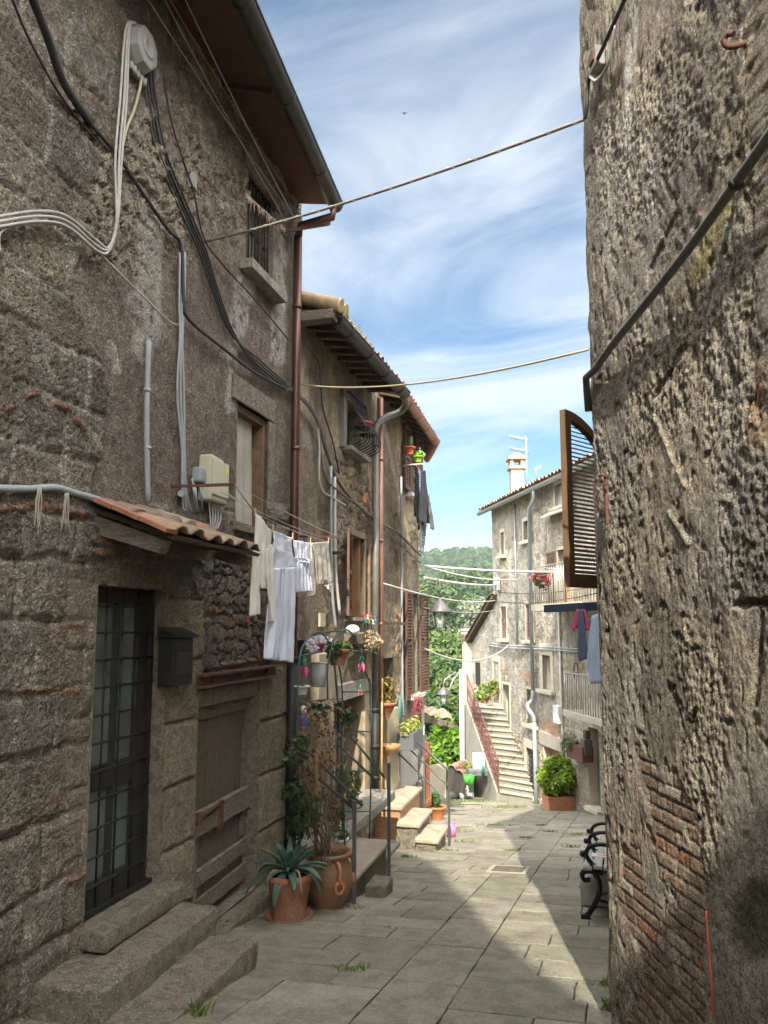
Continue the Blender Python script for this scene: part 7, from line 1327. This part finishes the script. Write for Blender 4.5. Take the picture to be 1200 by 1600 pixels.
c = FB.hit(920, 990 - 0, .1); q = FB.uz(918, 1180, .1); t = thing('wall_planter', 'dark wooden wall box with trailing grey-green plant', 'planter', FB.pt(*q, .2)); b = MB(); b.wbox(FB, q[0] - .15, q[0] + .75, q[1] - .15, q[1] + .2, .02, .3); b.build('box', mat('dark_red_wood', col=(.14, .06, .045), rough=.8, var=.2), t); leaves('foliage', t, [tuple(FB.pt(q[0] + .5, q[1] + .25, .3)), tuple(FB.pt(q[0] + .8, q[1] + .1, .3))], [.2, .16], 200, .06, mat('grey_green_leaf', col=(.16, .19, .09), rough=.7, island=.3, trans=.2), 52)
q = FB.uz(920, 1165, .1); t = thing('wall_lantern', 'small grey wall lantern with a rusty plant above it by the far doorway', 'lamp', FB.pt(*q, .1)); b = MB(); b.wbox(FB, q[0] - .1, q[0] + .12, q[1] - .22, q[1] + .15, .05, .26); b.build('body', M_lan, t, bevel=.02); b = MB(); b.wbox(FB, q[0] - .06, q[0] + .08, q[1] + .15, q[1] + .35, .08, .2); b.build('top', M_rust, t)
q = FB.uz(872, 1118, .1); b = MB(); b.wbox(FB, q[0] - .15, q[0] + .2, q[1] - .2, q[1] + .25, .01, .16); tag(b.build('meter_cabinet', M_white, loc=FB.pt(*q, .1), bevel=.01), 'small white meter cabinet beside the thin wall pipe', 'cabinet')
p0 = gpt(921, 1262); t = thing('stone_trough', 'mossy stone ledge with pebbles and small plants by the far doorway', 'trough', p0); b = MB(); b.box(p0 + V(.15, .1, .12), .95, .5, .36); b.build('ledge', M_stone, t, bevel=.03); b = MB(); r = random.Random(4)
for k in range(16): b.sphere(p0 + V(r.uniform(-.3, .45), r.uniform(-.12, .2), .33), r.uniform(.05, .11), 8, (1.2, 1, .7))
b.build('pebbles', mat('pinkish_pebble', col=(.48, .36, .28), rough=.9, var=.3), t); leaves('foliage', t, [tuple(p0 + V(.1, 0, .42)), tuple(p0 + V(.42, .1, .5))], [.13, .18], 180, .06, M_leafy, 53)
b = MB(); b.lathe(p0 + V(.38, -.06, .30), [(0, 0), (.09, 0), (.12, .2), (.1, .2), (.08, .02)], 14); tag(b.build('yellow_pot', mat('yellow_plastic', col=(.75, .62, .04), rough=.5), loc=p0 + V(.38, -.06, .30)), 'bright yellow pot on the mossy stone ledge', 'flower pot')
t = pot('balcony_pot', 'terracotta pot of pink flowers on the upper balcony rail', FB.hit(848, 908, .92), .1, .2, .24, M_terra, cat='flower pot'); leaves('blooms', t, [tuple(FB.hit(843, 902, .92)), tuple(FB.hit(851, 902, .92))], [.2, .18], 240, .08, mat('pink_petal', col=(.6, .16, .22), rough=.7, island=.4, trans=.2), 54); leaves('foliage', t, [tuple(FB.hit(849, 904, .92))], [.24], 120, .08, M_leaf, 55)
b = MB(); q = FB.hit(907, 1010 + 110, .5)
tag(MB().tube([FB.hit(900, 1050, .06) + V(0, 0, .22 * math.sin(a)) + FB.d * .12 * math.cos(a) for a in np.linspace(0, 2 * math.pi, 22, False)], .014, 5, closed=True).build('wire_coil', M_iron, loc=FB.hit(900, 1050, .06)), 'thin wire coil hanging on the tall house above the lower balcony', 'coil')
for k, (x, y, lb) in enumerate(((757, 1098, 'potted plant at the head of the outside stair'), (771, 1088, 'small pot with a green tuft on the wall by the stair top'))):
    p = FB.hit(x, y, .9 if k == 0 else .2); t = pot('stair_pot', lb, p, .12, .16, .2, M_terra, cat='potted plant'); leaves('foliage', t, [tuple(p + V(0, 0, .3))], [.28 - .1 * k], 160, .09, M_leafy, 57 + k)

# ------------------------------------------------------------------ bits and pieces on the terrace at the end of the lane
def gy(x, y): return at(x, y, 24.0)
t = thing('garden_wall', 'low cream garden wall at the end of the lane', 'wall', gy(682, 1240)); b = MB(); b.hexa([at(660, 1250, 24), at(697, 1250, 24), at(697, 1250, 24.4), at(660, 1250, 24.4), at(660, 1196, 24), at(697, 1192, 24), at(697, 1192, 24.4), at(660, 1196, 24.4)]); b.build('wall', mat('cream_render', col=(.55, .48, .36), rough=.9, var=.2, vscale=2), t)
t = thing('tool_shed', 'low shed with an orange tiled roof beside the lane end', 'shed', gy(712, 1235)); b = MB(); b.hexa([at(703, 1235, 24), at(726, 1240, 23.6), at(738, 1235, 26), at(712, 1232, 26), at(703, 1196, 24), at(725, 1212, 23.6), at(738, 1200, 26), at(712, 1190, 26)]); b.build('wall', mat('dark_shed_boards', col=(.06, .05, .042), rough=.9), t); tiles('roof', at(724, 1213, 23.5), at(701, 1196, 23.9), at(727, 1186, 26) - at(701, 1196, 23.9), M_tile, t, pitch=.3, row=.5, seed=31)
t = thing('grey_bin', 'light grey lidded bin at the foot of the outside stair', 'bin', gpt(728, 1247)); b = MB(); p = gpt(729, 1246); b.box(p + V(0, 0, .26), .42, .36, .52); b.build('body', mat('light_grey_plastic', col=(.42, .44, .45), rough=.5), t, bevel=.02); b = MB(); b.box(p + V(0, 0, .545), .46, .40, .05); b.build('lid', M_grey, t, bevel=.01)
b = MB(); p = gpt(723.5, 1248); b.lathe(p, [(0, 0), (.09, 0), (.12, .3), (.10, .3), (.08, .02)], 14); tag(b.build('white_bucket', M_white, loc=p), 'white bucket standing before the grey bin', 'bucket')
b = MB(); p = at(733, 1226, 23.0); b.lathe(p, [(0, 0), (.13, 0), (.17, .26), (.15, .26), (.12, .02)], 14); tag(b.build('green_bucket', mat('vivid_green_plastic', col=(.06, .36, .04), rough=.5), loc=p), 'vivid green bucket on top of the grey bin', 'bucket')
t = thing('flower_pots', 'flower trough with pink and yellow blooms on the terrace', 'flower trough', at(722, 1218, 24.2)); b = MB(); b.box(at(724, 1216, 24.2), .6, .25, .22); b.build('trough', M_terra, t); leaves('blooms', t, [tuple(at(718, 1208, 24.2)), tuple(at(726, 1212, 24.2))], [.22, .2], 200, .09, MATS['pink_petal'], 61); leaves('foliage', t, [tuple(at(724, 1210, 24.2)), tuple(at(730, 1214, 24.2)), tuple(at(732, 1204, 24.2))], [.26, .2, .25], 300, .09, M_leafy, 62)
t = thing('work_table', 'grey work table under the outside stair', 'table', gpt(744, 1250)); b = MB(); b.box(at(746, 1206, 23.6), .55, .5, .13); b.build('top', MATS['dark_grey_planter'], t)
for (x, y) in ((738.5, 1243), (754, 1243)): b = MB(); p = gpt(x, y); b.bar(p, V(p.x, p.y, at(746, 1207, 23.6).z), .07); b.build('leg', M_lead, t)
b = MB(); b.box(at(748, 1190, 23.9), .35, .3, .5); tag(b.build('white_crate', M_white, loc=at(748, 1204, 23.9), bevel=.02), 'white crate standing on the grey work table', 'crate')
b = MB(); p = at(755, 1209, 23.3); b.lathe(p, [(0, 0), (.05, 0), (.05, .24), (0, .26)], 10); tag(b.build('green_tube', M_tulg, loc=p), 'dark green tube hung on the table corner', 'tube')
for k, (x, y) in enumerate(((743, 1241), (749, 1238))): p = gpt(x, y); t = pot('clay_pot', ('orange clay pot with a plant left under the work table', 'orange clay pot with a plant right under the work table')[k], p, .1, .14, .18, M_terra, cat='potted plant'); leaves('foliage', t, [tuple(p + V(0, 0, .34))], [.19], 90, .07, M_leaf, 64 + k)
# tiled lean-to beyond the last left house
t = thing('lean_to_roof', 'pale tiled lean-to roof beyond the last left house', 'roof', at(664, 1118, 18.5)); eA, eB = at(708, 1128, 18.5), at(655, 1117, 18.5); tiles('tiles', eA, eB, at(700, 1112, 20.2) - eA, mat('pale_roof_tile', attr='Col', gain=1.6, rough=.9, var=.2, vscale=12), t, pitch=.24, row=.4, seed=33); b = MB(); b.bar(eA - V(0, 0, .07), eB - V(0, 0, .07), .1, .12); b.build('eave_beam', M_woodh, t); b = MB(); q = at(661, 1168, 15.6); b.bar(V(q.x, q.y, -4), V(q.x, q.y, at(661, 1040, 15.6).z), .055); b.build('post', mat('white_post', col=(.6, .58, .53), rough=.7), t)
# far farmhouse
t = thing('farmhouse', 'pale farmhouse with a grey hipped roof among the valley trees', 'house', at(715, 1010, 75)); b = MB(); c = at(722, 1008, 75); b.box(c + V(0, 3, -2), 6.5, 5, 4.6); b.build('wall', mat('pale_far_wall', col=(.48, .44, .36), rough=.9, var=.1, vscale=1), t); b = MB(); h = c + V(0, 3, .3); b.add([h + V(-3.7, -2.9, 0), h + V(3.7, -2.9, 0), h + V(3.7, 2.9, 0), h + V(-3.7, 2.9, 0), h + V(-1.6, 0, 1.25), h + V(1.9, 0, 1.25)], [(0, 1, 5, 4), (1, 2, 5), (2, 3, 4, 5), (3, 0, 4), (3, 2, 1, 0)]); b.build('roof', mat('grey_beige_roof', col=(.34, .30, .24), rough=.95, var=.2, vscale=2), t); b = MB(); b.box(h + V(-1.7, 0, 1.2), .5, .5, .9); b.build('chimney', MATS['pale_far_wall'], t)

# ------------------------------------------------------------------ trees of the valley
def tree(label, px, py, dep, rad, n, leaf, m, seed, gr='valley trees', sq=.9, base=None):
    c = at(px, py, dep); zb = float(terrain(np.array([c.x]), np.array([c.y]))[0]); zb = min(zb, c.z - rad)
    t = thing('tree', label, 'tree', V(c.x, c.y, zb), gr); r = np.random.default_rng(seed); cs = [np.array(c)]; rs = [rad * .62]
    for k in range(13): d = r.normal(size=3); d /= np.linalg.norm(d); d[2] = d[2] * .8 + .1; cs.append(np.array(c) + d * rad * .68); rs.append(rad * r.uniform(.26, .44))
    co, q = leafcloud(cs, rs, n, leaf, seed, squash=sq, shell=.45); np_mesh('crown', co, q, m, t, smooth=False)
    mb = MB(); mb.tube(spline([V(c.x, c.y, zb - .5), V(c.x + .1 * rad, c.y, (zb + c.z) / 2), c], 4), [rad * .09 * (1 - .06 * k) for k in range(9)], 7)
    for k in range(1, 7): p = Vector(cs[k]); mb.tube([V(c.x, c.y, c.z - rad * .35), (c + p) / 2 - V(0, 0, .1 * rad), p], [rad * .05, rad * .035, rad * .015], 5, cap=False)
    mb.build('trunk', M_wood, t); return t
M_t1 = mat('valley_leaf', col=(.045, .088, .020), rough=.6, island=.5, trans=.3); M_t2 = mat('light_valley_leaf', col=(.085, .132, .028), rough=.6, island=.45, trans=.35); M_t3 = mat('dark_valley_leaf', col=(.026, .056, .016), rough=.6, island=.5, trans=.25); M_t4 = mat('silvery_olive_leaf', col=(.135, .165, .10), rough=.7, island=.35, trans=.25); M_t5 = mat('vivid_vine_leaf', col=(.14, .27, .022), rough=.5, island=.4, trans=.35)
tree('yellow-green tree in front of the far farmhouse', 690, 1035, 55, 2.6, 3600, .30, M_t2, 101); tree('mid green tree below the yellow-green one', 703, 1075, 46, 2.6, 3600, .27, M_t1, 102); tree('dark green tree beside the last left house', 668, 1010, 62, 3.0, 3400, .32, M_t3, 103)
tree('broad green tree under the hanging lantern', 700, 965, 95, 4.6, 3600, .45, M_t1, 104); tree('silvery olive tree beside the farmhouse', 752, 968, 85, 3.2, 3000, .32, M_t4, 105); tree('round dark tree left of the lantern', 668, 955, 100, 4.4, 3200, .45, M_t2, 106); tree('dark tree behind the farmhouse', 735, 955, 110, 4.6, 3000, .48, M_t3, 107)
tree('feathery green tree under the lamp arm', 705, 1110, 40, 2.2, 3400, .22, M_t2, 108); tree('dark bushy tree beneath the lean-to roof', 676, 1150, 33, 1.8, 3200, .2, M_t1, 109); tree('green tree behind the lower lantern', 672, 1085, 48, 2.4, 3000, .27, M_t1, 110); tree('leafy tree below the farmhouse', 722, 1025, 62, 2.4, 2600, .3, M_t1, 111)
tree('pale tree low on the hillside', 690, 930, 120, 4.6, 2800, .5, M_t1, 112); tree('dark tree low on the hillside by the tall house', 765, 930, 118, 5, 2800, .5, M_t1, 113)
tree('small tree beneath the lean-to roof edge', 690, 1188, 29, 1.2, 2200, .16, M_t2, 114)
c = at(708, 1158, 27); t = thing('vine', 'vivid green vine bush behind the white pole', 'vine', c - V(0, 0, 1.6)); rr = np.random.default_rng(7); cs = [np.array(c) + rr.normal(size=3) * np.array([.28, .25, .42]) for _ in range(16)]; co, q = leafcloud(cs, [.38] * 16, 3200, .14, 77, shell=.2); np_mesh('foliage', co, q, M_t5, t, smooth=False); b = MB(); b.tube([c - V(0, 0, 1.8), c], .05, 6); b.build('stem', M_wood, t)

# ------------------------------------------------------------------ drain, weeds in the joints, a passing swallow
p = [gpt(768, 1365), gpt(812, 1366), gpt(821, 1354), gpt(779, 1353)]; c = sum(p, Vector()) / 4; t = thing('drain_cover', 'square stone-framed drain cover in the centre strip', 'drain cover', c); b = MB(); hw, hl = .24, .27
for a_, c_, e, f_ in ((-hl, hl, -hw, -hw + .05), (-hl, hl, hw - .05, hw), (-hl, -hl + .05, -hw + .05, hw - .05), (hl - .05, hl, -hw + .05, hw - .05)):
    vs = [c + SD * x + ST * y for x, y in ((a_, e), (c_, e), (c_, f_), (a_, f_))]; vs = [V(v.x, v.y, gz(v.x, v.y) + k) for k in (-.03, .014) for v in vs]; b.hexa(vs)
b.build('frame', mat('pale_frame_stone', col=(.36, .33, .27), rough=.9, var=.2), t); b = MB(); vs = [c + SD * x + ST * y for x, y in ((-hl + .05, -hw + .05), (hl - .05, -hw + .05), (hl - .05, hw - .05), (-hl + .05, hw - .05))]; b.hexa([V(v.x, v.y, gz(v.x, v.y) + k) for k in (-.03, .010) for v in vs]); b.build('lid', mat('brownish_lid', col=(.13, .105, .08), rough=.95, var=.5, vscale=25, bump=.5), t)
b = MB(); r = random.Random(21)
def tuft(p, n, h, sp):
    for _ in range(n):
        q = p + V(r.gauss(0, sp), r.gauss(0, sp * .6), 0); q.z = gz(q.x, q.y) + .0; l = h * r.uniform(.5, 1.2); d = V(r.uniform(-.6, .6), r.uniform(-.6, .6), 1).normalized(); s_ = V(r.uniform(-1, 1), r.uniform(-1, 1), 0).normalized() * .004 * (1 + p.y / 14); b.add([q - s_, q + s_, q + d * l * .6 + s_ * .6, q + d * l + V(d.x, d.y, -.3) * l * .3], [(0, 1, 2, 3)])
for (x, y, n, h, sp) in ((553, 1516, 60, .05, .06), (310, 1588, 30, .10, .03), (362, 1448, 26, .07, .05), (770, 1290, 70, .07, .16), (800, 1330, 60, .05, .07), (824, 1310, 60, .05, .06), (845, 1290, 60, .05, .06), (860, 1300, 50, .05, .06), (720, 1300, 70, .06, .12), (725, 1316, 50, .06, .10), (790, 1262, 90, .09, .35), (800, 1262, 90, .09, .3), (750, 1252, 90, .09, .35), (895, 1325, 60, .06, .09), (905, 1305, 50, .06, .09), (880, 1255, 60, .08, .3), (955, 1540, 40, .07, .05), (958, 1580, 50, .08, .04), (606, 1450, 16, .03, .03), (845, 1252, 60, .09, .2), (640, 1340, 40, .06, .07), (700, 1330, 40, .05, .06), (560, 1420, 30, .05, .06), (760, 1358, 18, .03, .04), (735, 1252, 60, .09, .3)): tuft(gpt(x, y), n, h, sp)
o = b.build('grass', mat('joint_grass', col=(.16, .22, .035), rough=.8, trans=.3, island=.4), fix=False); o['kind'] = 'stuff'; o['label'] = 'green grass tufts growing in the paving joints'
b = MB(); c = at(632, 177, 60); b.add([c + V(-.28, 0, .10), c + V(-.1, .05, .02), c + V(0, .18, 0), c + V(.1, .05, .02), c + V(.28, 0, .10), c + V(.06, -.05, .0), c + V(0, -.2, .0), c + V(-.06, -.05, .0)], [(0, 1, 7), (1, 2, 3, 5, 7), (3, 4, 5), (5, 6, 7)]); b.sphere(c, .07, 8, (.6, 2, .6)); tag(b.build('bird', M_black, loc=c), 'tiny dark bird flying in the sky', 'bird')

# ------------------------------------------------------------------ the thin summer haze that pales the hill
b = MB(); b.box(V(30, 330, 14), 640, 760, 90); hz_ = b.build('haze', bpy.data.materials.new('thin_air'), loc=(30, 330, -31)); hz_['kind'] = 'stuff'; hz_['label'] = 'thin pale haze over the valley'
hm = hz_.data.materials[0]; hm.use_nodes = True; ht = hm.node_tree; ht.nodes.remove(ht.nodes['Principled BSDF']); pvn = ht.nodes.new('ShaderNodeVolumePrincipled'); pvn.inputs['Color'].default_value = (.85, .92, 1, 1); pvn.inputs['Density'].default_value = .00042; pvn.inputs['Anisotropy'].default_value = 0.2; ht.links.new(pvn.outputs[0], ht.nodes['Material Output'].inputs['Volume'])
